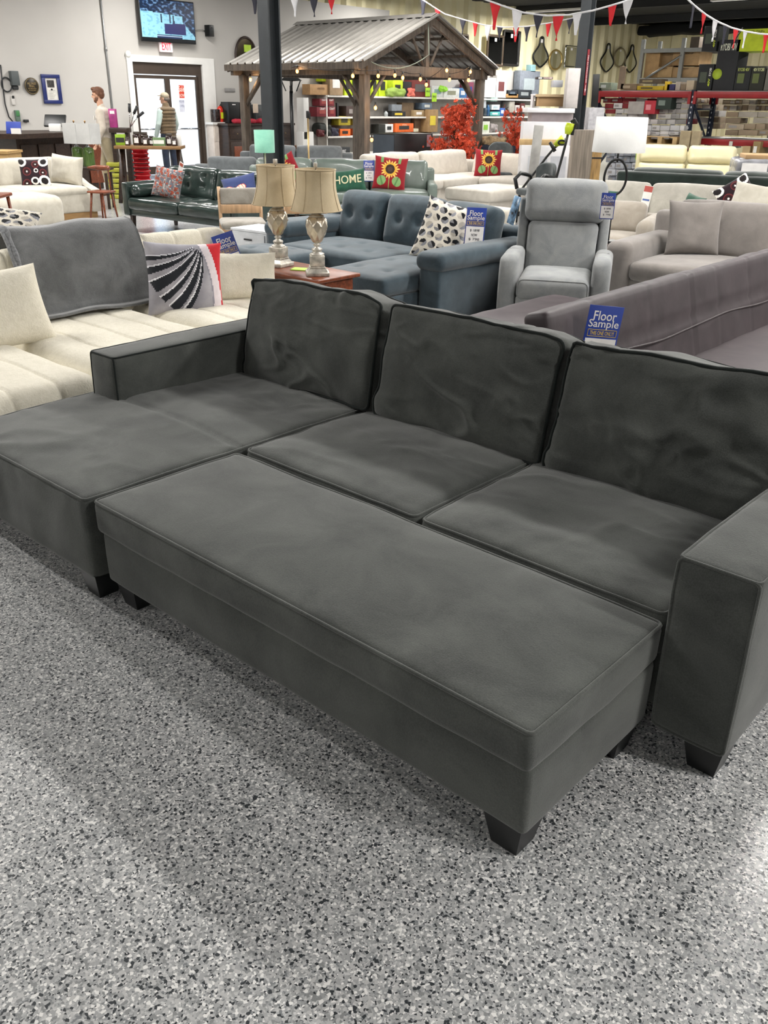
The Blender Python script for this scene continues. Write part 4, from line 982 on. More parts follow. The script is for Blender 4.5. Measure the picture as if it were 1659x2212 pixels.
# cream sofa back showing behind the slate blue sectional, paper tag on the pale sofa
a = onY(778, 413, 5.85); b_ = onY(1092, 460, 5.85); cs_ = thing('sofa', 'low cream sofa seen from behind the slate blue sectional', 'sofa', ((a.x+b_.x)/2, 6.2, 0)); hw_ = (b_.x-a.x)/2; zt = (a.z+b_.z)/2
cushion('back_frame', CREAMF, cs_, (-hw_, hw_, -.35, -.13, .08, zt), r=.06, n=(10, 2, 4)); cushion('seat_cushion', CREAMF, cs_, (-hw_+.12, hw_-.12, -.14, .48, .28, .42), r=.05); cushion('base', CREAMF, cs_, (-hw_+.02, hw_-.02, -.15, .46, .06, .29), r=.02)
for s in (-1, 1): cushion('armrest', CREAMF, cs_, (min(s*hw_, s*(hw_-.14)), max(s*hw_, s*(hw_-.14)), -.3, .48, .06, .56), r=.06)
t = thing('paper_tag', 'red, white and yellow paper tag on the left cushion of the long pale sofa', 'tag', (-4.28, 8.84, .80), R(22)); t.rotation_euler = (R(-14), R(6), R(22))
for nm, e, c_ in (('card', (-.05, .05, -.3, 0), 'dcdad4'), ('header', (-.048, .048, -.07, -.005), 'a8483f'), ('price_strip', (-.04, .03, -.36, -.25), 'd8cf9f'), ('print', (-.04, .04, -.17, -.15), '4a63a0')): MB().box(e[0], e[1], -.004 if nm == 'card' else -.007, 0 if nm == 'card' else -.004, e[2], e[3]).build(nm, plain('pt_'+c_, c_, .6), t)
# ------------------------------------------------------------------ people
def solid(mb, voxel, name, mat, parent, smooth=3):
    me = bpy.data.meshes.new('tmp'); me.from_pydata([tuple(p) for p in mb.v], [], mb.f); me.update()
    o = bpy.data.objects.new('tmp', me); COL.objects.link(o)
    md = o.modifiers.new('r', 'REMESH'); md.mode = 'VOXEL'; md.voxel_size = voxel; md.use_smooth_shade = True
    sm = o.modifiers.new('s', 'SMOOTH'); sm.iterations = smooth; sm.factor = .5
    dg = bpy.context.evaluated_depsgraph_get(); nm = bpy.data.meshes.new_from_object(o.evaluated_get(dg)); nm.name = name
    bpy.data.objects.remove(o); bpy.data.meshes.remove(me)
    for p in nm.polygons: p.use_smooth = True
    nm.materials.clear(); nm.materials.append(mat); ob = bpy.data.objects.new(name, nm); COL.objects.link(ob); ob.parent = parent; return ob
def limb(m, pts, rr, n=14):
    fine = []; fr = []
    for i in range(len(pts)-1):
        for k in range(5):
            f = k/5; fine.append(V(pts[i]).lerp(V(pts[i+1]), f)); fr.append(rr[i]*(1-f)+rr[i+1]*f)
    fine.append(V(pts[-1])); fr.append(rr[-1]); m.tube(fine, fr, n)
    m.ell(pts[0], (rr[0],)*3, 10, 6); m.ell(pts[-1], (rr[-1],)*3, 10, 6)
SKIN = plain('skin', 'c79a80', .55, var=.05); 
def hand(m, w, d, side):   # w wrist point, d direction of the fingers
    d = V(d).normalized(); up = V((0, side, 0)); a = d.cross(up).normalized()
    m.ell(w+d*.045, (.022, .018, .045), 10, 8, rot=Matrix((a, up, d)).transposed())
    for k, (off, ln) in enumerate(((-.022, .062), (-.008, .072), (.007, .068), (.020, .054))):
        b0 = w+d*.078+a*off; m.tube([b0, b0+d*ln*.5, b0+d*ln*.85-up*.018], [.0085, .008, .0065], 7)
    b0 = w+d*.025+a*-.022; m.tube([b0, b0+d*.03-a*.022, b0+d*.055-a*.026], [.0105, .0095, .0075], 7)
def head(m, c, yaw=0, pitch=0):
    Rm = Matrix.Rotation(yaw, 3, 'Z') @ Matrix.Rotation(pitch, 3, 'Y'); c = V(c)
    P = lambda x, y, z: c+Rm @ V((x, y, z))
    m.ell(P(-.012, 0, .03), (.098, .076, .092), 16, 12, Rm); m.ell(P(.025, 0, -.035), (.062, .055, .072), 14, 10, Rm); m.ell(P(.055, 0, -.085), (.028, .03, .02), 10, 8, Rm)
    m.tube([P(.083, 0, .02), P(.098, 0, -.012), P(.108, 0, -.026)], [.009, .012, .014], 8); m.ell(P(.078, 0, -.058), (.014, .024, .007), 8, 6, Rm); m.ell(P(.076, 0, -.07), (.014, .021, .007), 8, 6, Rm)
    m.ell(P(.074, 0, .028), (.016, .05, .012), 10, 6, Rm)
    for s in (-1, 1): m.ell(P(-.008, s*.077, -.008), (.017, .009, .030), 8, 8, Rm)
    return P
def person(label, loc, rz, sc, top, pants, shoe, hairc, pose, beard=False, vest=None, cap=None):
    t = thing('person', label, 'person', loc, rz); t.scale = (sc, sc, sc)
    hp, ch, nk, hd = V(pose['hip']), V(pose['chest']), V(pose['neck']), V(pose['head'])
    b = MB(); P = head(b, hd, pose.get('hy', 0), pose.get('hp', 0)); limb(b, [nk-V((0, 0, .05)), hd-V((0.01, 0, .06))], [.06, .054])
    limb(b, [hp, (hp+ch)/2, ch], [.10, .10, .11]); 
    for s, side in ((1, 'l'), (-1, 'r')):
        sh = ch+V((0, s*.17, .10)); el = V(pose['el'+side]); wr = V(pose['wr'+side]); kn = V(pose['kn'+side]); an = V(pose['an'+side]); hj = hp+V((0, s*.09, -.03))
        limb(b, [ch+V((0, 0, .08)), sh], [.07, .045]); limb(b, [sh, el, wr], [.045, .036, .024]); limb(b, [hp, hj], [.1, .075]); limb(b, [hj, kn, an], [.075, .052, .036])
        hand(b, wr, wr-el if 'hd' not in pose else V(pose['hd']), -s)
    solid(b, .008, 'body', SKIN, t, 2)
    c = MB()
    for k in range(7):
        f = k/6; q = hp.lerp(ch, f); c.ell(q+V((0, 0, -.04+.02*k)), (.125+.012*math.sin(f*3), .155+.035*f, .10), 18, 8)
    c.ell(ch+V((-.005, 0, .07)), (.11, .185, .085), 18, 8); limb(c, [nk-V((0, 0, .07)), nk-V((0, 0, .015))], [.085, .066])
    hem = MB()
    c.ell(hp+V((0, 0, -.07)), (.14, .165, .10), 18, 8)
    for s, side in ((1, 'l'), (-1, 'r')):
        sh = ch+V((0, s*.175, .09)); el = V(pose['el'+side]); wr = V(pose['wr'+side]); limb(c, [sh, sh.lerp(el, .5), el, el.lerp(wr, .5), wr], [.073, .064, .056, .053, .046])
    top_o = solid(c, .012, 'shirt', top, t, 3)
    if vest:
        v = MB()
        for k in range(9):
            f = k/8; q = hp.lerp(ch, f); v.ell(q+V((0, 0, -.06+.024*k)), (.158+.012*(k % 2), .19+.03*f+.008*(k % 2), .055), 20, 8)
        v.ell(ch+V((-.005, 0, .09)), (.13, .185, .07), 18, 8); limb(v, [nk-V((0, 0, .05)), nk+V((0, 0, .01))], [.09, .078]); solid(v, .012, 'vest', vest, t, 2)
    p = MB(); p.ell(hp+V((0, 0, -.02)), (.125, .155, .12), 16, 8)
    for s, side in ((1, 'l'), (-1, 'r')):
        kn = V(pose['kn'+side]); an = V(pose['an'+side]); hj = hp+V((0, s*.09, -.04)); limb(p, [hj, hj.lerp(kn, .5), kn, kn.lerp(an, .5), an+(kn-an).normalized()*.02], [.105, .094, .077, .072, .066])
    solid(p, .012, 'trousers', pants, t, 3)
    for s, side in ((1, 'l'), (-1, 'r')):
        an = V(pose['an'+side]); toe = V(pose['to'+side]); f = MB(); dr = (toe-an); limb(f, [an+V((0, 0, .05)), an+V((0, 0, -.015))], [.05, .048]); limb(f, [an+V((-.03, 0, -.03)), an.lerp(toe, .6), toe], [.042, .045, .036])
        z0 = min(an.z-.085, toe.z-.04); solid(f, .009, 'boot', shoe, t, 2)
    h = MB()
    if cap: h.ell(P(-.015, 0, .055), (.105, .085, .075), 14, 10); h.ell(P(.10, 0, .06), (.06, .06, .010), 12, 6)
    else:
        h.ell(P(-.018, 0, .058), (.103, .083, .075), 16, 10); h.ell(P(-.062, 0, .005), (.056, .072, .072), 14, 10); h.ell(P(.045, .0, .10), (.055, .06, .032), 12, 8)
        for s in (-1, 1): h.ell(P(-.02, s*.07, .02), (.035, .016, .04), 8, 6)
    solid(h, .008, 'hair' if not cap else 'cap', hairc, t, 1)
    if cap: hh = MB(); hh.ell(P(-.05, 0, .0), (.062, .078, .05), 14, 10); solid(hh, .008, 'hair', cap, t, 1)
    if beard: bd = MB(); bd.ell(P(.045, 0, -.088), (.042, .048, .034), 12, 8); bd.ell(P(.02, .045, -.06), (.04, .016, .04), 8, 6); bd.ell(P(.02, -.045, -.06), (.04, .016, .04), 8, 6); bd.ell(P(.082, 0, -.05), (.012, .025, .006), 8, 6); solid(bd, .008, 'beard', hairc, t, 1)
    for s in (-1, 1):
        e = MB(); e.ell(P(.082, s*.03, .012), (.008, .012, .006), 8, 6); e.build('eye', plain('eye_dark', '2c2420', .3), t)
    return t, P
KH = fabric('khaki_cotton', '8c8168', 'a5997f', mott=6, bump=.5, bscale=12, contrast=.7); SHIRT = fabric('oatmeal_shirt', 'b5aa9c', 'cdc4b8', mott=6, bump=.7, bscale=10, contrast=.7)
BOOT = plain('brown_boot', '5a3d2a', .5, var=.15); HAIR = plain('ginger_hair', '6b452f', .7, var=.25, scale=60, bump=.6)
po = dict(hip=(0, 0, .97), chest=(.02, 0, 1.30), neck=(.035, 0, 1.50), head=(.075, 0, 1.66), hp=R(6),
          ell=(-.03, .25, 1.15), wrl=(.10, .24, .92), elr=(.0, -.26, 1.14), wrr=(.14, -.22, .93),
          knl=(-.10, .10, .53), anl=(-.42, .10, .19), tol=(-.31, .10, .045), knr=(.12, -.09, .53), anr=(.06, -.09, .10), tor=(.20, -.09, .045))
pt, PP = person('person with short ginger hair and beard in an untucked oatmeal shirt and khaki trousers, walking', (-14.30, 7.85, 0), R(-138), 1.02, SHIRT, KH, BOOT, HAIR, po, beard=True)
MB().rbox(.14, .15, .08, .13, 1.27, 1.34, r=.003, k=1).build('badge', WHITE, pt)
VEST = fabric('brown_quilted_vest', '5a4c3a', '736149', mott=5, bump=.5, bscale=14); MINT = fabric('mint_sleeve', 'a9bdb8', 'bccbc6', mott=5, bump=.4, bscale=14); JEAN = fabric('dark_jeans', '1d2534', '2c3547', mott=7)
po2 = dict(hip=(0, 0, .95), chest=(0, 0, 1.28), neck=(.015, 0, 1.48), head=(.04, 0, 1.62), hy=R(20),
           ell=(.0, .26, 1.12), wrl=(.12, .24, .90), elr=(.0, -.26, 1.12), wrr=(.10, -.23, .90),
           knl=(.03, .10, .52), anl=(.0, .11, .10), tol=(.15, .12, .045), knr=(.0, -.10, .52), anr=(-.05, -.11, .10), tor=(.09, -.12, .045))
person('person in brown quilted vest, mint sleeves, dark jeans and cap at the glass door', (-17.0, 11.05, 0), R(-172), 1.02, MINT, JEAN, BOOT, plain('pale_cap', 'a59a85', .8), po2, vest=VEST, cap=plain('grey_hair', '77706a', .8))

# ------------------------------------------------------------------ on and along the left wall
def rectX(px0, px1, py0, py1, X):
    a = onX(px0, py0, X); b_ = onX(px1, py1, X); return min(a.y, b_.y), max(a.y, b_.y), min(a.z, b_.z), max(a.z, b_.z)
XS = XW+.02
# television
tv = thing('television', 'wall mounted flat television showing a basketball court above the entrance', 'television', (XW+.16, 12.07, 3.24)); 
MB().rbox(-.03, .03, -.74, .74, -.43, .43, r=.008, k=1).build('casing', BLACK, tv)
MB().box(-.15, -.03, -.2, .2, -.15, .15).build('wall_bracket', DARKM, tv)
def court(u, v):
    n_ = noise.noise(V((u*9, v*9, 2)))
    if v > .34-.1*u or (u > .55 and v > -.7+ (1-u)*1.6): return c4('16253c') if n_ < .05 else (c4('5d7fa5') if n_ > .3 else c4('2b4266'))
    if v < -.82: return c4('101418')
    if v < -.66 and -.45 < u < .5: return c4('1b2a4d') if abs(v+.74) > .03 else c4('9fb4c8')
    if -.15 < u < .65 and -.62 < v < -.12+.1*u and v < .2-.6*(u+.2)+.5: return c4('272a5c')
    for (a, b_) in ((-.25, .12), (.08, .12), (.2, .1), (.22, -.16)):
        if abs(u-a) < .03 and abs(v-b_) < .2: return c4('1d2c46')
    return c4('86bcd2') if n_ > -.2 else c4('6fa6c2')
m = MB(); n_ = 80; mm = 48; vs = []; fs = []; cs = []
for j in range(mm+1):
    for i in range(n_+1): vs.append((.031, -.72+1.44*i/n_, -.41+.82*j/mm))
for j in range(mm):
    for i in range(n_): fs.append((j*(n_+1)+i, j*(n_+1)+i+1, (j+1)*(n_+1)+i+1, (j+1)*(n_+1)+i)); cs.append(court(-1+2*(i+.5)/n_, -1+2*(j+.5)/mm))
m.add(vs, fs, cs); m.build('screen', vcol('tv_picture', .2, emit=.25, noise_amt=0), tv)
sp = thing('loudspeaker', 'small black wall loudspeaker right of the television', 'speaker', (XW+.14, 13.25, 3.12), R(15)); MB().rbox(-.08, .08, -.08, .08, -.12, .12, r=.012).build('cabinet', BLACK, sp); MB().tube([(-.08, 0, 0), (-.14, 0, .0)], .015).build('bracket', DARKM, sp); MB().lathe([(0, .0), (.05, .0), (.055, -.004), (.0, -.004)]).build('grille', DARKM, sp).matrix_local = Matrix.Translation((.083, 0, .02)) @ Matrix.Rotation(R(90), 4, 'Y')
one(MB().tube([(XW+.03, 12.83, 3.10), (XW+.05, 13.0, 3.13), (XW+.05, 13.12, 3.14), (XW+.06, 13.19, 3.12)], .008, 6), 'speaker_cable', plain('grey_cable', '8d8c88', .6), 'thin cable running from the television to the black wall loudspeaker', 'cable')
ex = thing('exit_sign', 'white exit sign with red letters over the entrance door', 'sign', (XW+.09, 12.02, 2.74)); MB().rbox(-.03, .03, -.17, .17, -.12, .12, r=.01).build('casing', plain('exit_face', 'f0dede', .4, emit=.25, var=.0), ex)
m = MB(); m.text('EXIT', .16, (.031, 0, 0), (0, 1, 0), (0, 0, 1), width=.25, lift=.002); m.build('lettering', plain('exit_red', 'e2183c', .4, emit=.8, var=0), ex); MB().tube([(-.09, 0, 0), (-.03, 0, 0)], .02).build('mount', WHITE, ex)
# conduit, sensor, cables
y = onX(216, 0, XW).y
cdt = thing('conduit', 'thin grey conduit pipe rising up the left wall beside the entrance', 'pipe', (XW+.03, y, 0)); MB().tube([(0, 0, .5), (0, 0, 4.5)], .02, 8).build('pipe', plain('galvanised', '9a9b9b', .4, .6), cdt); MB().tube([(0, 0, 2.58), (0, 0, 2.66)], .03, 8).build('coupling', _M['galvanised'], cdt)
sn = thing('sensor', 'small round white sensor with a cord left of the door casing', 'sensor', (XW+.05, onX(274, 117, XW).y, onX(274, 117, XW).z)); MB().ell((0, 0, 0), (.04, .07, .07)).build('housing', WHITE, sn); MB().tube([(0, .03, -.05), (-.02, .02, -1.0), (-.02, .03, -2.2)], .01, 6).build('cord', WHITE, sn)
# picture frame
y0, y1, z0, z1 = rectX(88, 132, 160, 224, XW); yc, zc = (y0+y1)/2, (z0+z1)/2; w2, h2 = .21, (z1-z0)/2
pf = thing('picture_frame', 'blue framed document with a small photograph on the left wall', 'picture', (XW+.02, yc, zc)); BF = plain('royal_blue_frame', '1f2c66', .35, var=.1)
for nm, e in (('frame_rail', (-w2, w2, -h2, -h2+.07)), ('frame_rail', (-w2, w2, h2-.07, h2)), ('frame_stile', (-w2, -w2+.08, -h2+.07, h2-.07)), ('frame_stile', (w2-.08, w2, -h2+.07, h2-.07))): MB().rbox(-.01, .03, e[0], e[1], e[2], e[3], r=.006).build(nm, BF, pf)
MB().box(-.01, .008, -w2+.08, w2-.08, -h2+.07, h2-.07).build('mat_board', plain('paper', 'd5d2cb', .8), pf); MB().box(.008, .01, -.09, .07, .03, .17).build('photograph', plain('dark_photo', '3c3a38', .5, var=.6, scale=20), pf)
m = MB()
for k in range(6): m.box(.008, .0095, -.07, .07-.02*(k % 3), -.03-.03*k, -.022-.03*k)
m.build('print', plain('grey_print', '9a9892', .8), pf); MB().ell((.008, .0, -.01), (.003, .025, .02)).build('emblem', DARKM, pf)
# round plaque ALL SALES FINAL
c = onX(67, 186, XW); pq = thing('round_plaque', 'dark round plaque reading ALL SALES FINAL on the left wall', 'sign', (XW+.02, c.y, c.z))
m = MB(); m.lathe([(0, .0), (.155, .0), (.16, .012), (.15, .02), (.0, .02)], n=40); ob = m.build('disc', plain('dark_bronze', '2f2a22', .4, .4), pq); ob.rotation_euler = (0, R(90), 0)
BRZ = plain('bronze_letters', 'a08b5f', .4, .5); ob = MB().tube([(0, .145*math.cos(i*math.pi/20), .145*math.sin(i*math.pi/20)) for i in range(40)], .004, 6, closed=True).build('rim', BRZ, pq); ob.location = (.02, 0, 0)
for s, zz, ww, hh in (('ALL SALES', .05, .19, .04), ('FINAL', .0, .12, .04), ('NO REFUNDS', -.045, .18, .022), ('NO RETURNS', -.08, .16, .02)):
    m = MB(); m.text(s, hh, (.021, 0, zz), (0, 1, 0), (0, 0, 1), width=ww); m.build('lettering', BRZ, pq)
def wallbox(name, label, cat, px, X=XW, dep=.06, col='555a5c', r=.01, extra=None):
    y0, y1, z0, z1 = rectX(*px, X); t = thing(name, label, cat, (X+.005, (y0+y1)/2, (z0+z1)/2)); a, b_ = (y1-y0)/2, (z1-z0)/2
    MB().rbox(0, dep, -a, a, -b_, b_, r=r).build('housing', plain('c_'+col, col, .5), t)
    if extra: extra(t, a, b_, dep)
    return t
wallbox('wall_cabinet', 'dark grey metal utility box with a coiled hose on the left wall', 'box', (17, 38, 153, 185), dep=.12, col='4d5354', extra=lambda t, a, b_, d: (MB().tube([(.03, -a-.09+.11*math.cos(i*math.pi/12), -.12+.13*math.sin(i*math.pi/12)) for i in range(24)], .014, 6, closed=True).build('hose', DARKM, t), MB().rbox(.02, .08, -.06, .06, -b_-.08, -b_, r=.02).build('bulb', DARKM, t)))
wallbox('thermostat', 'white thermostat with a dark display on the left wall', 'thermostat', (22, 33, 206, 227), dep=.03, col='c9c6c1', extra=lambda t, a, b_, d: MB().box(d, d+.003, -a*.7, a*.7, b_*.35, b_*.95).build('display', BLACK, t))
wallbox('wall_unit', 'green and grey plastic wall unit with cords above the counter', 'device', (29, 42, 238, 262), dep=.07, col='5c6f64', extra=lambda t, a, b_, d: MB().rbox(d-.01, d+.01, -a*.8, a*.8, -.01, b_*.9, r=.01).build('cover', plain('leaf_green', '3e7a48', .5), t))
wallbox('power_adapter', 'black power adapter plugged into the left wall above the counter', 'plug', (49, 60, 258, 264), dep=.06, col='1b1c1e')
pts = [onX(a, b_, XW)+V((.02, 0, 0)) for a, b_ in ((0, 140), (4, 178), (10, 225), (18, 252), (28, 264), (34, 268))]
one(MB().tube(pts, .012, 6), 'cord', DARKM, 'dark cord curving down the left wall to the green wall unit', 'cord')
wallbox('wall_sign', 'small grey rectangular sign on the wall left of the gazebo post', 'sign', (484, 507, 190, 199), dep=.02, col='8e8c8a')
y0, y1, z0, z1 = rectX(515, 545, 104, 140, XW); mt = thing('round_mirror', 'round brown rimmed mirror with a lime sticker peeking above the gazebo roof', 'mirror', (XW+.03, (y0+y1)/2, (z0+z1)/2))
ob = MB().tube([(0, .33*math.cos(i*math.pi/20), .42*math.sin(i*math.pi/20)) for i in range(40)], .03, 6, closed=True).build('frame', WOODD, mt)
MB().prism([(.32*math.cos(i*math.pi/20), .41*math.sin(i*math.pi/20)) for i in range(40)], 0, -.02, 0).build('glass', plain('bronze_mirror', '6e6350', .1, .9), mt); MB().box(.002, .01, -.06, .16, .10, .26).build('sticker', plain('lime_sticker', 'b6d93a', .6), mt)

# counter
cn = thing('service_counter', 'dark walnut service counter with an overhanging top by the left wall', 'counter', (-16.2, 7.0, 0)); ox, oy = -16.2, 7.0
m = MB(); m.prism([(-16.9-ox, 6.35-oy), (-15.35-ox, 6.35-oy), (-15.05-ox, 6.60-oy), (-15.9-ox, 8.9-oy), (-16.9-ox, 8.9-oy)], 2, .98, 1.06); m.build('countertop', WOODD, cn)
m = MB(); m.prism([(-16.8-ox, 6.8-oy), (-15.6-ox, 6.8-oy), (-16.0-ox, 8.7-oy), (-16.8-ox, 8.7-oy)], 2, 0, .98); m.build('body', WOODD, cn)
for k in range(5):
    a = V((-15.62-ox-.40*(k)/5, 6.84-oy+1.9*k/5, 0)); MB().box(a.x-.0, a.x+.03, a.y+.03, a.y+.32, .12, .86).build('panel', WOODR if k == 4 else WOODD, cn)
hc = thing('crate', 'pale wooden crate left of the service counter behind the cream sectional', 'crate', (-14.6, 5.9, 0), R(42)); MB().rbox(-.8, .33, -.3, .3, 0, .80, r=.01).build('body', plain('plywood', 'b08f5c', .6, var=.1, stretch=(1, 6, 6)), hc); MB().box(-.82, .35, -.32, .32, .80, .84).build('lid', _M['plywood'], hc)
rg = thing('cash_register', 'black touch screen register on a white stand on the service counter', 'register', (-15.9, 7.75, 1.06), R(42)); ob = MB().rbox(-.20, .20, -.02, .02, 0, .24, r=.01).build('screen', BLACK, rg); ob.location = (0, 0, .09); ob.rotation_euler = (R(-35), 0, 0); MB().rbox(-.09, .13, -.08, .1, 0, .14, r=.02).build('stand', WHITE, rg)
br = thing('brochure_stand', 'blue brochure stand with leaflets at the left end of the service counter', 'stand', (-15.25, 6.62, 1.06), R(42)); ob = MB().rbox(-.14, .12, -.01, .01, 0, .20, r=.005).build('backing', plain('brochure_blue', '2a3f94', .5), br); ob.rotation_euler = (R(-15), 0, 0); MB().box(-.04, .13, -.04, -.02, .0, .09).build('leaflet', WHITE, br)
# stand with banner and tube stand, display table with merchandise
pk = thing('merchandise_stand', 'dark wooden stand with a raised shelf beside the merchandise table', 'stand', (-14.0, 7.95, 0), R(42)); MB().rbox(-.16, .16, -.15, .15, 1.10, 1.18, r=.01).build('shelf', WOODD, pk)
for x in (-.12, .12): MB().frust((x-.04, x+.04, -.1, .1), (x-.03, x+.03, -.06, .06), 0, 1.10).build('leg', WOODD, pk)
mg = thing('magenta_box', 'tall magenta and dark red display box on the raised wooden shelf', 'box', (-14.08, 7.90, 1.18), R(42)); MB().rbox(-.075, .05, -.04, .04, 0, .30, r=.004, k=1).build('body', plain('magenta', 'b13f86', .5, var=.2), mg); MB().box(-.05, .03, -.045, -.04, .22, .27).build('label', TWHITE, mg)
ts_ = thing('tube_stand', 'grey wire stand with three slanted tubes on the raised wooden shelf', 'stand', (-13.88, 8.08, 1.18), R(42))
for k, a in enumerate((5, 30, 55)):
    d = V((math.sin(R(a)), 0, math.cos(R(a)))); MB().tube([(0, 0, 0), d*.12+V((0, 0, .05)), d*.18+V((0, 0, .07))], .008, 6).build('stem', CHROME, ts_); MB().tube([d*.18+V((0, 0, .07)), d*.32+V((0, 0, .07))], .024, 10).build('tube', DARKM, ts_)
mtb = thing('display_table', 'trestle table with an oak top and dark legs holding jars near the entrance', 'table', (-13.2, 8.0, 0), R(46)); MB().rbox(-.56, .56, -.28, .28, .87, .92, r=.006, k=1).build('tabletop', plain('oak_top', '8c6a42', .45, var=.15, stretch=(1, 8, 8)), mtb)
for sx in (-1, 1):
    for sy in (-1, 1): MB().tube([(sx*.48, sy*.04, .87), (sx*.55, sy*.24, 0)], .04, 6).build('leg', WOODD, mtb)
    MB().tube([(sx*.52, -.15, .4), (sx*.52, .15, .4)], .02, 6).build('crossbar', WOODD, mtb)
JAR = plain('amber_jar', '33241f', .15, 0, .5, var=.1); JLID = plain('jar_lid', '59524c', .4, .4)
jar0 = None; Mt = Matrix.Translation(V((-13.2, 8.0, 0))) @ Matrix.Rotation(R(46), 4, 'Z') @ Matrix.Diagonal((.88, 1, 1, 1))
jl = ['dark jar at the near left of the oak topped table', 'tall dark jar, second from the left on the oak topped table', 'dark jar with a white round label in the middle of the oak topped table', 'dark jar behind the round labelled one on the oak topped table', 'squat dark jar beside the green box on the oak topped table', 'dark jar with a white label at the right of the oak topped table', 'small dark jar at the right corner of the oak topped table']
for i, (x, y, s) in enumerate(((-.40, -.12, .8), (-.24, .0, 1.3), (-.06, -.08, 1.0), (-.12, .12, 1.25), (.04, .0, .9), (.38, .02, 1.15), (.50, -.12, .9))):
    p = Mt @ V((x, y, .92))
    if jar0 is None:
        t = thing('jar', jl[i], 'jar', p, R(46), 'dark jars on the oak topped table'); MB().lathe([(0, 0), (.052, 0), (.055, .01), (.055, .12), (.04, .14), (0, .14)], n=20).build('body', JAR, t); MB().cyl((0, 0), .044, .14, .165, 16).build('lid', JLID, t); MB().box(-.028, .028, -.058, -.050, .03, .09).build('label', TWHITE, t); jar0 = t
    else: t = dup(jar0, p, label=jl[i])
    t.scale = (s, s, s)
def smallbox(label, p, rz, w, d, h, col, band=None, name='carton', cat='box', group=None):
    t = thing(name, label, cat, p, rz, group); MB().rbox(-w/2, w/2, -d/2, d/2, 0, h, r=.003, k=1).build('body', plain('b_'+col, col, .7), t)
    if band: MB().box(-w/2+.01, w/2-.01, -d/2-.002, -d/2, h*.25, h*.7).build('label', plain('b_'+band, band, .6), t)
    return t
smallbox('green and white box on the oak topped table by the entrance', Mt @ V((.20, -.08, .92)), R(46), .20, .12, .13, '6d8a5e', 'e6e6e0')
smallbox('small white card standing at the right end of the oak topped table', Mt @ V((.58, -.05, .92)), R(46), .08, .02, .17, 'e4e2dd')
smallbox('lime and dark package on the left end of the oak topped table', Mt @ V((-.56, .02, .92)), R(46), .16, .1, .17, '8fb52d', '2b2b26')
# red bucket stack and lime crate stack under the table
bkt = None
for k in range(9):
    lab = 'red plastic tub in the tall stack beside the merchandise table'
    if bkt is None:
        bkt = thing('plastic_tub', lab, 'tub', (-13.75, 8.15, 0), 0, 'stacked red plastic tubs'); MB().lathe([(0, 0), (.13, 0), (.17, .25), (.19, .25), (.19, .27), (.16, .27), (.12, .02), (0, .02)], n=28).build('body', plain('red_plastic', 'c0202a', .35), bkt); MB().tube([(.18*math.cos(a*math.pi/12), .18*math.sin(a*math.pi/12), .24) for a in range(13)], .006, 6).build('handle', DARKM, bkt); bkt.scale = (.78, .78, 1)
    else: dup(bkt, (-13.75+random.uniform(-.01, .01), 8.15, .072*k), rz=k*.9)
for k in range(7):
    t = tag(MB().rbox(-.14, .14, -.11, .11, 0, .075, r=.02).build('lime_tray', plain('lime_plastic', 'a9a93a', .4)), 'yellow green tray in the low stack left of the red tubs', 'tray', 'stacked yellow green trays'); t.location = (-14.1, 7.85, .09*k); t.rotation_euler = (0, 0, .7)
# white pedestal, dark sideboard with electronics
wp = thing('pedestal_cabinet', 'tall off-white pedestal cabinet right of the entrance door', 'cabinet', (-18.09, onX(476, 290, -17.95).y, 0)); MB().rbox(-.13, .14, -.20, .20, 0, 1.10, r=.008, k=1).build('body', plain('offwhite', 'cfc4ba', .6), wp); MB().box(-.14, .17, -.23, .23, 1.10, 1.15).build('cornice', WHITE, wp); MB().box(.14, .15, -.17, .17, .72, 1.05).build('panel', _M['offwhite'], wp)
sb = thing('sideboard', 'long dark wooden sideboard with panelled doors against the wall under the gazebo', 'cabinet', (-17.85, (onX(489, 290, -17.6).y+onX(634, 290, -17.6).y)/2, 0)); ox, oy = -17.85, sb.location.y; hw = (onX(634, 290, -17.6).y-onX(489, 290, -17.6).y)/2
MB().rbox(-.35, .28, -hw+.04, hw-.04, .06, 1.08, r=.01).build('body', WOODD, sb); MB().box(-.38, .32, -hw, hw, 1.08, 1.13).build('top', WOODD, sb)
for k in range(4):
    a = -hw+.08+(2*hw-.1)/4*k; dd = MB().rbox(.28, .30, a, a+.44, .12, .72, r=.006).build('door', WOODD, sb); MB().ell((.31, a+.38, .5), (.012, .012, .012)).build('knob', BRZ, dd); MB().rbox(.30, .31, a+.1, a+.34, .22, .62, r=.004).build('raised_panel', WOODR, dd)
    dr = MB().rbox(.28, .30, a, a+.44, .78, 1.02, r=.006).build('drawer', WOODD, sb); MB().ell((.31, a+.22, .9), (.012, .012, .012)).build('knob', BRZ, dr)
def blk(name, label, cat, px, X, z0, dep, mat, parts=None, rz=0):
    y0, y1, _, z1 = rectX(*px, X); t = thing(name, label, cat, (X, (y0+y1)/2, z0)); a = (y1-y0)/2; h = max(.03, z1-z0); MB().rbox(-dep, 0, -a, a, 0, h, r=.01).build('body', mat, t)
    if parts: parts(t, a, h)
    return t
blk('monitor_box', 'black upright electronics cabinet on the dark sideboard, left of the gazebo post', 'cabinet', (493, 519, 220, 268), -17.75, 1.13, .3, BLACK, lambda t, a, h: MB().box(.0, .004, -.05, .05, h-.07, h-.05).build('badge', WHITE, t))
blk('monitor_box', 'second black electronics cabinet on the dark sideboard, right of the gazebo post', 'cabinet', (532, 545, 221, 262), -17.75, 1.13, .3, BLACK)
blk('grey_case', 'grey bag shaped case on the sideboard beside the black column', 'case', (552, 571, 226, 260), -17.8, 1.13, .25, plain('slate_case', '4a4f50', .6, var=.3, scale=10))
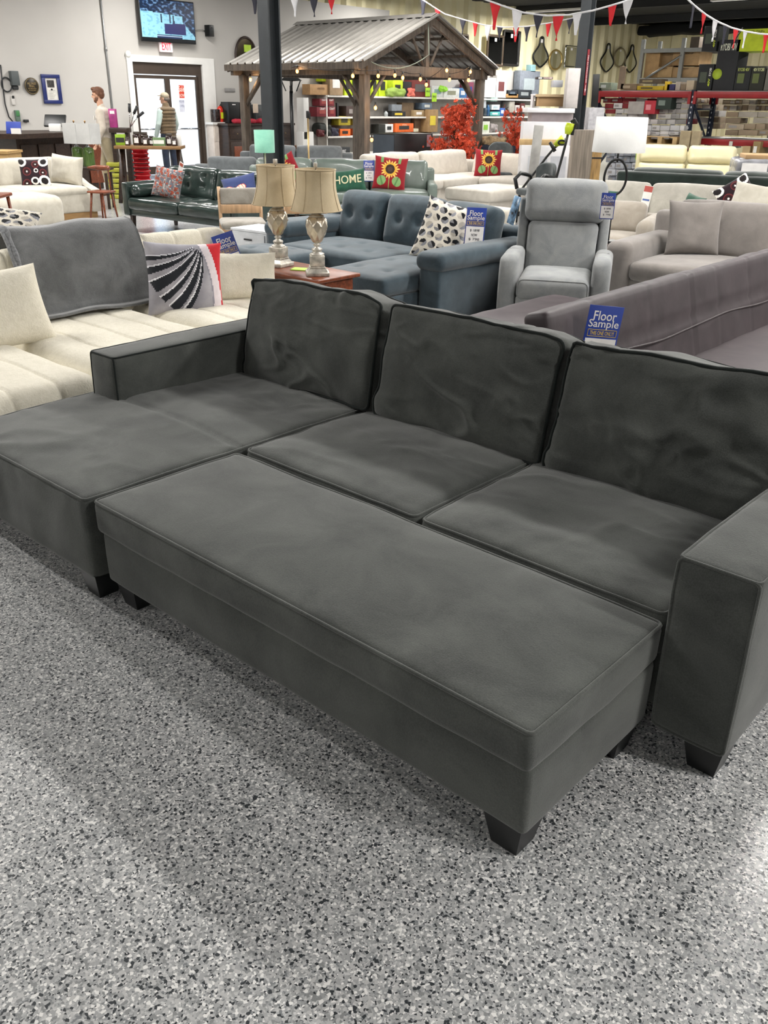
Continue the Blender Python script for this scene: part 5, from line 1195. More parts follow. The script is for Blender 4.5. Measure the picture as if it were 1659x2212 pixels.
blk('photo_frame', 'small square cream frame standing on the sideboard', 'frame', (547, 558, 224, 236), -17.7, 1.36, .03, plain('cream_frame', 'cbbba8', .6))
for k, (px, lab) in enumerate(((( 505, 518, 252, 262), 'red cloth bundle on the sideboard at the left'), ((535, 550, 255, 263), 'red cloth bundle on the sideboard in the middle'), ((556, 571, 256, 264), 'red cloth bundle on the sideboard next to the black column'))):
    y0, y1, z0, z1 = rectX(*px, -17.6); one(MB().rbox(-17.72, -17.5, y0, y1, 1.13, 1.13+.10, r=.05, k=3, n=(3, 5, 2), disp=lambda u, d, p: d*.03*noise.noise(p*9)), 'red_cloth', plain('crimson_cloth', 'a01c30', .8), lab, 'cloth')
ext = thing('fire_extinguisher', 'red fire extinguisher with a yellow tag on the off-white pedestal', 'extinguisher', (-18.06, wp.location.y+.12, 1.15)); MB().lathe([(0, 0), (.08, 0), (.085, .02), (.085, .28), (.05, .34), (.02, .36), (0, .36)]).build('cylinder', plain('signal_red', 'c8301f', .3), ext); MB().tube([(0, 0, .36), (.0, .05, .42), (0, .10, .38)], .014).build('lever', BLACK, ext); MB().box(.084, .09, -.05, .04, .08, .22).build('inspection_tag', plain('yellow_green_tag', 'd3dc2e', .5), ext)
blk('bottle_rack', 'thin metal rack with dark bottles on the off-white pedestal', 'rack', (465, 477, 236, 267), -17.98, 1.15, .2, plain('dark_glassware', '3c3230', .2, var=.4, scale=20))
# black iron street lamp
q = onX(628, 160, -16.7); lp = thing('lamp_post', 'black iron street lamp with a glass lantern behind the gazebo', 'lamp post', (-16.7, q.y, 0)); Z1 = onX(628, 197, -16.7).z; Z2 = onX(628, 165, -16.7).z
MB().tube([(0, 0, 0), (0, 0, Z1)], .045, 10).build('post', BLACK, lp); MB().lathe([(.12, 0), (.12, .05), (.06, .12), (.04, .3), (0, .3)]).build('base', BLACK, lp); hL = Z2-Z1
MB().frust((-.09, .09, -.09, .09), (-.16, .16, -.16, .16), Z1, Z1+hL*.72).build('glass', GLASS, lp)
for sx in (-1, 1):
    for sy in (-1, 1): MB().tube([(sx*.09, sy*.09, Z1), (sx*.16, sy*.16, Z1+hL*.72)], .016, 6).build('bar', BLACK, lp)
MB().frust((-.19, .19, -.19, .19), (-.06, .06, -.06, .06), Z1+hL*.72, Z2+.03).build('hood', BLACK, lp); MB().tube([(0, 0, Z1), (0, 0, Z1+.12)], .03).build('burner', BLACK, lp)
# structural columns
def column(px, py, X, Y, w, label, sign=None):
    q = atD(px, py, X); X, Y = q.x, q.y
    t = thing('steel_column', label, 'column', (X, Y, 0)); c = COLM; a = w/2
    MB().box(-a, a, -a, -a+.025, 0, HC).build('flange', c, t); MB().box(-a, a, a-.025, a, 0, HC).build('flange', c, t); MB().box(-.02, .02, -a+.025, a-.025, 0, HC).build('web', c, t); MB().box(-a-.04, a+.04, -a-.04, a+.04, 0, .02).build('base_plate', c, t); return t
COLM = plain('charcoal_paint', '2b2f32', .45, .1, var=.08)
column(585, 150, 14.0, 0, .22, 'thick black steel column rising in front of the gazebo roof')
c2 = column(1258, 150, 17.0, 0, .18, 'black steel column with a red arrow sign near the wall mirrors')
s_ = MB(); s_.box(.088, .092, -.035, .035, 1.80, 2.50); pl = s_.build('arrow_sign', plain('sign_red', '7e1c26', .5), c2)
s_ = MB(); s_.M = Matrix.Translation(V((.0935, 0, 2.20))); s_.text('FIRE EXTINGUISHER', .03, (0, 0, 0), (0, 0, -1), (0, 1, 0), width=.42); s_.build('lettering', TWHITE, pl)
s_ = MB(); s_.add([(.094, -.02, 1.9), (.094, .02, 1.9), (.094, 0, 1.84)], [(0, 1, 2)]); s_.add([(.094, -.006, 1.9), (.094, .006, 1.9), (.094, .006, 1.96), (.094, -.006, 1.96)], [(0, 1, 2, 3)]); s_.build('arrow', TWHITE, pl)
# ------------------------------------------------------------------ timber gazebo with a ribbed metal roof
TIMB = plain('weathered_timber', '665c52', .65, var=.22, scale=4, stretch=(6, 6, 1)); RIBM = plain('ribbed_roof_steel', '8b8883', .32, .55, var=.1, scale=3)
gx0, gx1, gy0, gy1, ge, gr = -15.0, -11.25, 11.2, 15.2, 2.30, 3.14; gm = (gy0+gy1)/2
gz = thing('gazebo', 'timber gazebo with a ribbed grey metal gable roof', 'gazebo', (-13.1, 13.2, 0)); ox, oy = -13.1, 13.2
PO = ((-11.45, 11.52), (-14.85, 11.50), (-11.45, 15.02), (-14.85, 14.85))
for (x, y) in PO: MB().rbox(x-.075-ox, x+.075-ox, y-.075-oy, y+.075-oy, 0, 2.12, r=.006, k=1).build('post', TIMB, gz)
for (x, y) in PO:
    sx = 1 if x < -13 else -1; sy = 1 if y < 13 else -1
    MB().tube([(x-ox+sx*.03, y-oy, 1.55), (x-ox+sx*.55, y-oy, 2.12)], .045, 4).build('knee_brace', TIMB, gz); MB().tube([(x-ox, y-oy+sy*.03, 1.55), (x-ox, y-oy+sy*.55, 2.12)], .045, 4).build('knee_brace', TIMB, gz)
for y in (11.52, 14.98): MB().rbox(gx0+.08-ox, gx1-.08-ox, y-.04-oy, y+.04-oy, 2.10, 2.29, r=.006, k=1).build('beam', TIMB, gz)
for x in (-11.42, -14.88): MB().rbox(x-.04-ox, x+.04-ox, gy0+.02-oy, gy1-.02-oy, 2.10, 2.28, r=.006, k=1).build('beam', TIMB, gz)
for x in (gx1-.03, gx0+.03, -13.1):
    for s in (-1, 1):
        ye = gy0 if s < 0 else gy1
        MB().prism([(ye-oy, ge-.02), (gm-oy, gr-.02), (gm-oy, gr-.16), (ye-oy+(-s)*.0, ge-.14)], 0, x-.03-ox, x+.03-ox).build('rafter', TIMB, gz)
for x in (-11.40,): 
    MB().box(x-.03-ox, x+.03-ox, gm-.05-oy, gm+.05-oy, 2.28, gr-.1).build('king_post', TIMB, gz)
    for s in (-1, 1): MB().tube([(x-ox, gm-oy+s*.10, 2.3), (x-ox, gm-oy+s*.5, 2.86)], .035, 4).build('strut', TIMB, gz)
for k in (1, 2):
    for s in (-1, 1):
        f = k/3; y = gm+s*(gm-gy0)*f*1.0; z = gr-(gr-ge)*f-.06; MB().box(gx0+.05-ox, gx1-.05-ox, y-.03-oy, y+.03-oy, z-.03, z+.02).build('purlin', TIMB, gz)
for s in (-1, 1):
    m = MB(); ye = (gy0-.04) if s < 0 else (gy1+.04); n = 0; pr = []
    x = gx0-.03
    while x < gx1+.03:
        for (dx, h) in ((0, 0), (.165, 0), (.178, .028), (.212, .028), (.225, 0)): pr.append((x+dx, h))
        x += .23
    vs = [(a-ox, ye-oy, ge+h) for a, h in pr]+[(a-ox, gm-oy, gr+h) for a, h in pr]; n = len(pr)
    vs += [(a-ox, ye-oy, ge+h-.008) for a, h in pr]+[(a-ox, gm-oy, gr+h-.008) for a, h in pr]
    f1 = [(i, i+1, n+i+1, n+i) if s < 0 else (i+1, i, n+i, n+i+1) for i in range(n-1)]; f2 = [(2*n+i+1, 2*n+i, 3*n+i, 3*n+i+1) if s < 0 else (2*n+i, 2*n+i+1, 3*n+i+1, 3*n+i) for i in range(n-1)]
    f3 = [(i, 2*n+i, 2*n+i+1, i+1) for i in range(n-1)]
    m.add(vs, f1+f2+f3); m.build('roof_panel', RIBM, gz)
    MB().box(gx0-.02-ox, gx1+.02-ox, ye-oy-.015, ye-oy+.015, ge-.12, ge-.01).build('fascia', TIMB, gz)
MB().prism([(gm-.14-oy, gr-.03), (gm-oy, gr+.045), (gm+.14-oy, gr-.03), (gm-oy, gr+.03)], 0, gx0-.05-ox, gx1+.06-ox).build('ridge_cap', RIBM, gz)
# festoon lights
BULB = plain('warm_bulb', 'ff9e4a', .3, emit=7, var=0)
sl = thing('string_lights', 'dark string of warm glowing bulbs hung along the gazebo beams', 'string lights', (-11.3, 12.0, 0)); ox, oy = -11.3, 12.0
spots = [(541, 172, 0), (642, 154, 0), (762, 164, 0), (817, 164, 1), (853, 163, 1), (870, 168, 1), (908, 171, 1), (921, 183, 1), (965, 152, 1), (971, 172, 1), (1016, 155, 1), (1012, 173, 1), (811, 233, 2), (803, 302, 2)]
wire = []
for i, (px, py, w_) in enumerate(spots):
    p = onY(px, py, 11.12) if w_ == 0 else onX(px, py, -11.17) if w_ == 1 else onX(px, py, -11.2)
    if w_ == 0 and i == 0: p = onY(px, py, 11.4)
    p = V((p.x-ox, p.y-oy, p.z)); MB().ell(p, (.028, .028, .036), 10, 8).build('bulb', BULB, sl); MB().tube([p+V((0, 0, .03)), p+V((0, 0, .10))], .016, 8).build('socket', BLACK, sl)
    if w_ < 2: wire.append(p+V((0, 0, .10)))
    la = bpy.data.lights.new('bulb_light', 'POINT'); la.energy = 3; la.color = (1, .62, .3); la.shadow_soft_size = .03
    if i in (0, 1, 2, 5, 8, 10, 12): lo = bpy.data.objects.new('glow', la); COL.objects.link(lo); lo.location = p+V((.05, -.03, -.02)); lo.parent = sl
wp_ = []
for i in range(len(wire)-1):
    a, b_ = wire[i], wire[i+1]; L_ = (b_-a).length
    for k in range(6): f = k/6; wp_.append(a.lerp(b_, f)+V((0, 0, -.04*min(1, L_)*4*f*(1-f))))
wp_.append(wire[-1]); MB().tube(wp_, .006, 5).build('wire', BLACK, sl)
a = onX(800, 134, -11.2); b_ = onX(925, 118, -11.2); c_ = onX(925, 40, -11.2); MB().tube([V((a.x-ox, a.y-oy, a.z-.03*k*0))+(V((b_.x-ox, b_.y-oy, b_.z))-V((a.x-ox, a.y-oy, a.z)))*(k/8)+V((.02, 0, -.16*4*(k/8)*(1-k/8))) for k in range(9)]+[V((c_.x-ox, c_.y-oy, c_.z))], .009, 6).build('cord', plain('green_grey_cord', '7d8578', .6), sl)

# ------------------------------------------------------------------ bunting
FR, FW, FN = plain('red_pennant', 'd01f28', .7, var=.1), plain('white_pennant', 'dedde0', .7, var=.05), plain('navy_pennant', '2e2e3a', .7, var=.1)
def bunting(label, z0s, pts, flags, D, size):
    t0 = atD(*pts[0], D[0]); t = thing('bunting', label, 'bunting', t0); P3 = []
    for i, (x, y) in enumerate(pts): f = i/(len(pts)-1); P3.append(atD(x, y, D[0]*(1-f)+D[1]*f)-t0)
    MB().tube(P3, .012, 5).build('cord', FW, t)
    for (x, y, c, s) in flags:
        # position along cord by nearest x
        for i in range(len(pts)-1):
            if pts[i][0] <= x <= pts[i+1][0]:
                f = (x-pts[i][0])/(pts[i+1][0]-pts[i][0]); p = P3[i].lerp(P3[i+1], f); d = (P3[i+1]-P3[i]).normalized(); break
        else: continue
        sz = size*s; m = MB(); rows = 8; vs = []
        for r in range(rows+1):
            g = r/rows; hw = sz*.25*(1-g)
            for k in range(4):
                u = -1+2*k/3; off = .05*sz*math.sin(g*4+x+u*2)*g
                vs.append(p+d*(u*hw)+V((off, off*.5, -sz*g)))
        fs = [(r*4+k, r*4+k+1, (r+1)*4+k+1, (r+1)*4+k) for r in range(rows) for k in range(3)]
        m.add(vs, fs, smooth=True); o = m.build('pennant', {'r': FR, 'w': FW, 'n': FN}[c], t); sd = o.modifiers.new('thickness', 'SOLIDIFY'); sd.thickness = .004
bunting('nearest string of red, white and dark pennants sagging in front of the wall mirrors', 0, [(1040, -4), (1062, 4), (1090, 14), (1130, 27), (1180, 34), (1230, 32), (1280, 23), (1320, 12), (1366, -2)], [(1070, 0, 'r', 1.05), (1117, 0, 'w', 1), (1163, 0, 'n', .9), (1206, 0, 'r', 1), (1247, 0, 'w', .85), (1323, 0, 'r', .8), (1357, 0, 'w', .9)], (14, 14), .31)
bunting('string of pennants sagging at the top right over the racks', 0, [(1484, -3), (1500, 12), (1525, 32), (1550, 47), (1580, 60), (1610, 68), (1640, 73), (1675, 75)], [(1476, 0, 'w', .8), (1498, 0, 'n', .9), (1521, 0, 'r', .8), (1545, 0, 'w', .85), (1567, 0, 'n', .8), (1590, 0, 'r', .8), (1655, 0, 'r', .8), (1610, 0, 'w', .7)], (14, 16), .31)
bunting('smaller, farther string of pennants above the gazebo gable', 0, [(905, -6), (935, 14), (960, 30), (1000, 42), (1045, 54), (1090, 59), (1140, 57), (1190, 49), (1240, 38)], [(914, 0, 'n', 1), (945, 0, 'r', .9), (1000, 0, 'n', .9), (1027, 0, 'r', .8), (1054, 0, 'w', .9), (1080, 0, 'n', .8), (1115, 0, 'r', .9), (1139, 0, 'n', .9), (1185, 0, 'r', .8), (1232, 0, 'n', .9)], (19, 19), .28)
bunting('string of pennants along the very top edge above the gazebo roof', 0, [(540, -16), (600, -10), (660, -8), (720, -10), (780, -18)], [(549, 0, 'n', 1), (636, 0, 'w', 1), (678, 0, 'n', 1), (716, 0, 'r', .9)], (15, 15), .27)

# ------------------------------------------------------------------ wall mirrors on the ribbed sheet
MIR = plain('mirror_glass', 'd8dcdc', .03, 1, var=0)
XM = XW+.035
def mirror(label, px, shape, fcol, fr=.03, ox_=None):
    y0, y1, z0, z1 = rectX(*px, XM); yc, zc = (y0+y1)/2, (z0+z1)/2; a, b_ = (y1-y0)/2, (z1-z0)/2
    t = thing('wall_mirror', label, 'mirror', (XM, yc, zc), 0, 'mirrors on the ribbed wall'); n = 48; pts = []
    for i in range(n):
        an = 2*math.pi*i/n; c_, s_ = math.cos(an), math.sin(an)
        if shape == 'rect': r = 1/max(abs(c_), abs(s_)); y, z = a*c_*r, b_*s_*r; y = max(-a, min(a, y)); z = max(-b_, min(b_, z))
        elif shape == 'oval': y, z = a*c_, b_*s_
        elif shape == 'gourd': z = b_*s_; k = s_; wv = math.sqrt(max(0, 1-k*k)); y = a*(1 if c_ > 0 else -1)*wv*(.72+.38*math.cos((k+.42)*3.1)) if wv > 0 else 0
        pts.append((y, z))
    MB().prism(pts, 0, -.01, .012).build('glass', MIR, t); MB().tube([(.01, y, z) for y, z in pts], fr, 6, closed=True).build('frame', fcol, t)
    MB().box(.014, .018, -.06, .05, b_*.62, b_*.85).build('hang_tag', TWHITE, t); return t
BRN = plain('brown_mirror_frame', '57493a', .4, .3); GLD = plain('pale_gold_frame', 'b29a5f', .3, .7)
mirror('small brown framed mirror just right of the gazebo ridge', (983, 1009, 74, 104), 'rect', BRN, .035)
mirror('left of the two tall brown framed rectangular wall mirrors', (1054, 1084, 76, 142), 'rect', BRN, .04)
mirror('right of the two tall rectangular wall mirrors, darker and higher', (1089, 1118, 66, 142), 'rect', plain('black_mirror_frame', '2a2724', .4, .3), .04)
mirror('gourd shaped black rimmed mirror above the blue box', (1155, 1181, 78, 146), 'gourd', BLACK, .03)
mirror('oval gold rimmed wall mirror left of the second column', (1188, 1211, 107, 151), 'oval', GLD, .035)
mirror('rectangular silver framed mirror with a dark reflection', (1222, 1244, 99, 146), 'rect', CHROME, .035)
mirror('narrow black mirror half hidden by the second column', (1248, 1264, 104, 150), 'oval', BLACK, .03)
mirror('left gourd shaped mirror right of the second column', (1301, 1322, 93, 156), 'gourd', BLACK, .03)
mirror('oval beige rimmed mirror between the two gourd shaped mirrors', (1329, 1348, 103, 145), 'oval', plain('beige_frame', '8f8468', .4, .3), .035)
mirror('right gourd shaped mirror right of the second column', (1354, 1371, 96, 157), 'gourd', BLACK, .03)

# ------------------------------------------------------------------ shelving along the left wall
XF = -17.88; SH = plain('shelf_white', 'd9d6cf', .5)
SHZ = (1.80, 1.27, .78, .34)
su = thing('storage_shelving', 'long white wall shelving unit behind the gazebo', 'shelving', (-18.05, 21.5, 0)); ox, oy = -18.05, 21.5
for z in SHZ: MB().box(XW+.02-ox, XF-ox, 16.85-oy, 27.2-oy, z-.045, z).build('shelf', SH, su)
for y in (16.85, 27.2): MB().box(XW+.02-ox, XF-.03-ox, y-.02-oy, y+.02-oy, 0, 1.80).build('upright', SH, su)
MB().box(XW+.005-ox, XW+.02-ox, 16.85-oy, 27.2-oy, 0, 1.8).build('back_panel', plain('shelf_back', '8d8984', .7), su)
def stock(label, px, z0, col, X=-17.92, dep=.30, band=None, txt=None, tcol='e8e6e0', name='carton', cat='box', group=None, rough=.7, mat=None, shape='box'):
    dep = min(dep, X+18.26); x0, x1, y0, y1 = px; a = onX(x0, y1, X); b_ = onX(x1, y1, X); c_ = onX(x0, y0, X); h = max(.04, c_.z-a.z); w = abs(b_.y-a.y)/2
    t = thing(name, label, cat, (X, (a.y+b_.y)/2, z0), 0, group); mt = mat or plain('s_'+col, col, rough, var=.1, scale=9)
    if shape == 'box': MB().rbox(-dep, 0, -w, w, 0, h, r=.004, k=1).build('body', mt, t)
    elif shape == 'cyl':
        MB().lathe([(0, 0), (w, 0), (w, h*.7), (w*.5, h*.85), (w*.45, h), (0, h)], n=16, c=(-w, 0, 0)).build('body', mt, t)
    elif shape == 'lump': MB().rbox(-dep, 0, -w, w, 0, h, r=min(h, w)*.45, k=4, n=(4, 8, 5), disp=lambda u, d, p: d*h*.2*noise.noise(p*6/h*.4)).build('body', mt, t)
    if band: MB().box(0, .006, -w*.6, w*.5, h*.3, h*.72).build('label', plain('s_'+band, band, .6), t)
    if txt: m = MB(); m.text(txt, min(h*.22, .12), (.007, 0, h*.82 if band else h*.6), (0, 1, 0), (0, 0, 1), width=min(w*1.5, len(txt)*h*.18)); m.build('lettering', plain('ink_'+tcol, tcol, .6), t)
    return t
T0, T1, T2, T3 = SHZ
LIME, BLK_ = 'b9cf1e', '23241f'
stock('long cardboard box at the left end of the top shelf', (670, 716, 184, 207), T0, 'a5825a', txt='WAGNER', tcol='6b4a2c')
stock('lime green box standing on the long cardboard box', (696, 716, 160, 184), T0+.33, LIME, X=-18.02)
stock('plastic wrapped cardboard box with a white label on the top shelf', (713, 741, 154, 207), T0, '9c8466', X=-17.86, band='dcd9d4')
gz2 = 'lime green tool boxes on the top shelf'
for px, lab, bd in (((744, 760, 160, 207), 'lime green tool box right of the plastic wrapped cardboard box on the top shelf', BLK_), ((766, 779, 160, 207), 'narrow lime green box between the two gazebo posts', BLK_), ((803, 816, 160, 207), 'lime green tool box right after the front gazebo post', BLK_), ((818, 836, 162, 207), 'wide lime green tool box with dark pictures, left of a black gap', BLK_), ((849, 870, 162, 198), 'lime green trimmer box with a black tool picture', BLK_)):
    stock(lab, px, T0, LIME, band=bd, group=None)
stock('black upright case on the top shelf right of the lime green boxes', (872, 889, 174, 207), T0, '1c1d1f')
stock('maroon and grey box behind the hanging bulbs on the top shelf', (888, 928, 168, 207), T0, '6e2a25', band='55504e')
stock('small coral red toy on the top shelf below the bulbs', (884, 897, 189, 207), T0, 'd9705f', X=-17.84, dep=.1, shape='lump', name='toy', cat='toy')
stock('green trailing plant with pale leaves on the top shelf', (838, 878, 192, 210), T0, '8aa34a', X=-17.8, dep=.15, shape='lump', name='trailing_plant', cat='plant')
stock('pale printed box right of the two lime price cards', (933, 958, 182, 207), T0, 'c5c8c4', band='7d9a94')
stock('lime green bag lying on the pale boxes of the top shelf', (951, 969, 184, 196), T0+.16, '8fd032', X=-17.85, dep=.15, shape='lump', name='bag', cat='bag')
stock('white rounded pet crate on the top shelf', (960, 992, 186, 207), T0, 'd5d8d3', X=-17.9, band='8d8f78', name='pet_crate', cat='crate')
stock('blue and white printed box on the top shelf left of the right gazebo post', (992, 1008, 185, 207), T0, '3a6fa6', band='d8dbe0')
stock('red and blue printed box beside the right gazebo post on the top shelf', (1008, 1022, 172, 207), T0, '7a2f4a', band='2d3f8a')
for px, z_, lab in (((919, 929, 183, 202), T0+.02, 'lime price card hanging from the top shelf, upper of the two'), ((933, 943, 198, 217), T0-.12, 'lime price card hanging from the top shelf, lower of the two')): stock(lab, px, z_, 'a9d92e', X=-17.85, dep=.005, name='price_card', cat='sign', txt='SALE', tcol='3a4a1c')
stock('white upright box right of the right gazebo post on the top shelf', (1043, 1070, 165, 208), T0+.03, 'dcdcdc', X=-17.9)
stock('white box with a dark open slot on the top shelf', (1071, 1093, 160, 209), T0+.03, 'd5d2d2', band='6b3a3a')
stock('flat cardboard tray on the top shelf right of the white boxes', (1092, 1120, 203, 211), T0+.04, 'a57f4e')
stock('dark blue camera box on the top shelf', (1098, 1117, 191, 203), T0+.10, '20262e', band='55606c')
stock('dark box with pale round dials on the top shelf', (1119, 1148, 191, 209), T0+.04, '252a30', band='8d9496')
stock('big grey blue printed box at the end of the top shelf', (1121, 1163, 150, 210), T0+.04, '7f8690', band='a9b4b8', X=-18.0)
stock('pale blue bucket on top of the big grey blue printed box', (1147, 1157, 134, 150), T0+.85, '8fb6bd', X=-18.0, dep=.2)
# second shelf
for px, dz, lab in (((685, 709, 228, 249), 0, 'maroon box at the lower left of the four stacked maroon boxes'), ((710, 725, 228, 249), 0, 'maroon box at the lower right of the four stacked maroon boxes'), ((691, 708, 211, 227), .26, 'maroon box at the upper left of the four stacked maroon boxes'), ((709, 722, 211, 227), .26, 'maroon box at the upper right of the four stacked maroon boxes')):
    stock(lab, px, T1+dz, '6e1f28', band='8d3a34', txt='CRAFT')
stock('black upright tube on the second shelf', (728, 732, 219, 249), T1, '1f1c1c', dep=.06)
stock('dark brown boxes pile behind the rear gazebo post on the second shelf', (748, 778, 226, 249), T1, '40302b', band='8d8580')
stock('grey laptop shaped device leaning on the second shelf', (847, 868, 224, 238), T1+.15, '7c8288', dep=.15, name='device', cat='device')
stock('black box with a yellow tag on the second shelf', (847, 876, 237, 248), T1, '1a1a1b', band='d8b93a')
stock('clear glass vase on the second shelf left of the black box', (834, 840, 236, 248), T1, '9da3a3', shape='cyl', name='vase', cat='vase', rough=.2)
stock('brown open carton behind the grey device on the second shelf', (868, 893, 218, 248), T1, '6f5b43', X=-18.05)
stock('cardboard box with white shipping label on the second shelf', (895, 916, 234, 248), T1, 'a08863', band='ddd9d3')
stock('blue and white tubs in the middle of the second shelf, left of the maple', (913, 933, 220, 234), T1+.20, '5f6f80', band='c9ccc6')
stock('open cardboard carton with a yellow sticker left of the red maple', (924, 945, 236, 285), .84, '9b7c54', X=-17.8, band='d8c23c')
stock('tall brown cardboard back panel behind the red maple', (895, 932, 250, 290), .78, '6d543c', X=-18.1)
stock('round silver tabletop mirror on the second shelf right of the gazebo', (1041, 1050, 206, 228), T1+.25, 'b9c0c5', rough=.1, dep=.04, name='round_mirror', cat='mirror')
for i, (x, h, c_, lab) in enumerate(((1040, 18, '8d9a9e', 'clear bottle nearest the gazebo post on the second shelf'), (1048, 22, '4a5a66', 'slate bottle on the second shelf below the round silver mirror'), (1054, 24, '2f5f8f', 'blue bottle on the second shelf'), (1092, 14, '2b2320', 'dark bottle right of the teal tubs'), (1097, 18, '3b2a26', 'taller dark bottle right of the teal tubs'), (1102, 16, '6a2b2a', 'dark red bottle right of the teal tubs'))):
    stock(lab, (x, x+5, 247-h, 247), T1+.02, c_, shape='cyl', name='bottle', cat='bottle', rough=.2, group='bottles on the second shelf')
stock('wide teal tub of wipes on the second shelf', (1059, 1080, 238, 247), T1+.02, '4fa3a0', band='c9e2e0')
stock('white packs stacked on the wide teal tub', (1062, 1079, 226, 237), T1+.20, 'd2dad9', band='9fb3bb')
stock('mint green pack on top of the white packs', (1060, 1074, 217, 226), T1+.45, '9fc6bb')
stock('blue printed carton right of the teal tub', (1080, 1090, 230, 247), T1+.02, '2d58a0', band='e2e6ec')
for i, (px, c_, bd, lab) in enumerate((((1113, 1122, 224, 240), 'b8b0ac', '6b4a4a', 'pale carton with a dark label at the right of the second shelf'), ((1124, 1133, 220, 240), '5a2e2c', 'd8d2cc', 'dark red carton at the right of the second shelf'), ((1134, 1149, 224, 240), 'a9ab9d', 'd8d2cc', 'olive white carton at the right end of the second shelf'), ((1100, 1111, 214, 238), 'a29e94', None, 'grey sack standing at the right of the second shelf'))): stock(lab, px, T1+.12, c_, band=bd)
# third shelf
stock('dark green backpack slumped on the third shelf', (690, 720, 268, 294), T2, '1d211c', shape='lump', name='backpack', cat='backpack', dep=.35)
stock('dark red toy car shaped bag beside the backpack', (688, 703, 281, 295), T2, '581b1e', X=-17.8, dep=.12, shape='lump', name='bag', cat='bag')
stock('navy and red folded garment pile on the third shelf', (717, 734, 276, 293), T2, '2b2a3c', shape='lump', name='garment_pile', cat='clothes')
stock('olive yellow printed box above the orange boxes', (732, 757, 257, 277), T2+.27, '9f8f22', band='3a3618', txt='RANGE', tcol='2c2a14')
stock('second olive yellow box half behind the gazebo post', (770, 781, 257, 278), T2+.27, '9f8f22', band='3a3618')
stock('orange box with a black arrow left of the rear gazebo post', (735, 757, 278, 293), T2, 'dd6a22', band='2c2018')
stock('orange box between the two gazebo posts', (772, 780, 278, 293), T2, 'd9622a', band='e9d5c9')
stock('black toolbox on the third shelf right of the front gazebo post', (818, 832, 266, 285), T2+.05, '22241f')
stock('white and black coffee maker box on the third shelf', (833, 849, 265, 283), T2+.07, 'd3d3d1', band='26282a')
stock('wide orange box with dark tool pictures on the third shelf', (854, 893, 264, 283), T2+.07, 'dc6526', band='2c2a28', txt='HYDRO', tcol='f0c9a8')
stock('small cream box right of the wide orange box', (894, 904, 276, 283), T2+.07, 'c9c2a8')
stock('pale and lime printed bag on the third shelf right of the gazebo', (1041, 1057, 256, 282), T2-.02, 'c3c8bb', band='7fb23c', name='bag', cat='bag')
stock('grey brown bundle on the third shelf behind the pale printed bag', (1060, 1078, 262, 280), T2, '8d8684', shape='lump', name='bundle', cat='bundle')
# on the floor below
stock('black gas grill carton with a white logo panel on the floor', (718, 756, 300, 335), .10, '26292b', X=-17.6, band='c9cac8', txt='weber', tcol='d8d8d8')
stock('coral red sack on the floor left of the grill carton', (684, 716, 319, 335), 0, 'b8402e', X=-17.4, shape='lump', name='sack', cat='sack')
stock('brown cardboard carton under the lowest shelf at the left', (680, 706, 298, 322), .12, '8f7a5c', X=-17.75)
stock('stack of brown shipping boxes left of the white boards', (636, 652, 300, 325), .3, '8a5f40', X=-17.7, band='c9b49c')
# white boards leaning
for px, lab in (((655, 668, 211, 285), 'narrow white board with a dark handle standing left of the shelving'), ((654, 678, 285, 326), 'white cabinet panel standing below the narrow white board')):
    y0, y1, z0, z1 = rectX(*px, -17.3); t = thing('white_board', lab, 'board', (-17.3, (y0+y1)/2, 0)); MB().rbox(-.25, 0, -(y1-y0)/2, (y1-y0)/2, 0 if z0 < .5 else .75, z1, r=.004, k=1).build('panel', WHITE, t)
    if z0 > .5: MB().box(0, .02, .08, .13, z0+.3, z0+.45).build('handle', BLACK, t)
# thin brass floor lamp pole
q = atD(666, 300, 14.6); bp_ = thing('floor_lamp_pole', 'thin brass pole with a black switch standing behind the right beige lampshade', 'pole', (q.x, q.y, 0)); zt = atD(666, 252, 14.6).z
MB().tube([(0, 0, 0), (0, 0, zt)], .014, 8).build('pole', plain('old_brass', 'a88f63', .35, .8), bp_); MB().cyl((0, 0), .14, 0, .02).build('base', _M['old_brass'], bp_); MB().rbox(-.02, .02, -.02, .02, zt-.02, zt+.08, r=.005, k=1).build('switch', BLACK, bp_)

# ------------------------------------------------------------------ black cabinet, maples, chairs in front of the shelving
bc = thing('black_cabinet', 'wide black cabinet with a blue grey end panel and pink tag by the gazebo', 'cabinet', (-12.3, 13.2, 0)); q0 = onX(853, 290, -11.9); q1 = onX(935, 290, -11.9)
ox, oy = -12.3, 13.2; MB().rbox(-12.5-ox, -11.9-ox, q0.y-oy, q1.y-oy, .05, q0.z, r=.006, k=1).build('body', plain('black_laminate', '1e1f21', .4), bc); MB().box(-12.48-ox, -11.92-ox, q0.y-.012-oy, q0.y-oy, .07, q0.z-.02).build('end_panel', plain('blue_grey_laminate', '4b5661', .4), bc)
pz = onX(927, 298, -11.89); MB().box(-11.9-ox, -11.895-ox, pz.y-.06-oy, pz.y+.06-oy, pz.z-.17, pz.z+.06).build('tag', plain('pink_tag', 'b58f99', .6), bc); MB().box(-12.48-ox, -11.95-ox, q0.y+.05-oy, q1.y-.05-oy, 0, .05).build('plinth', BLACK, bc)
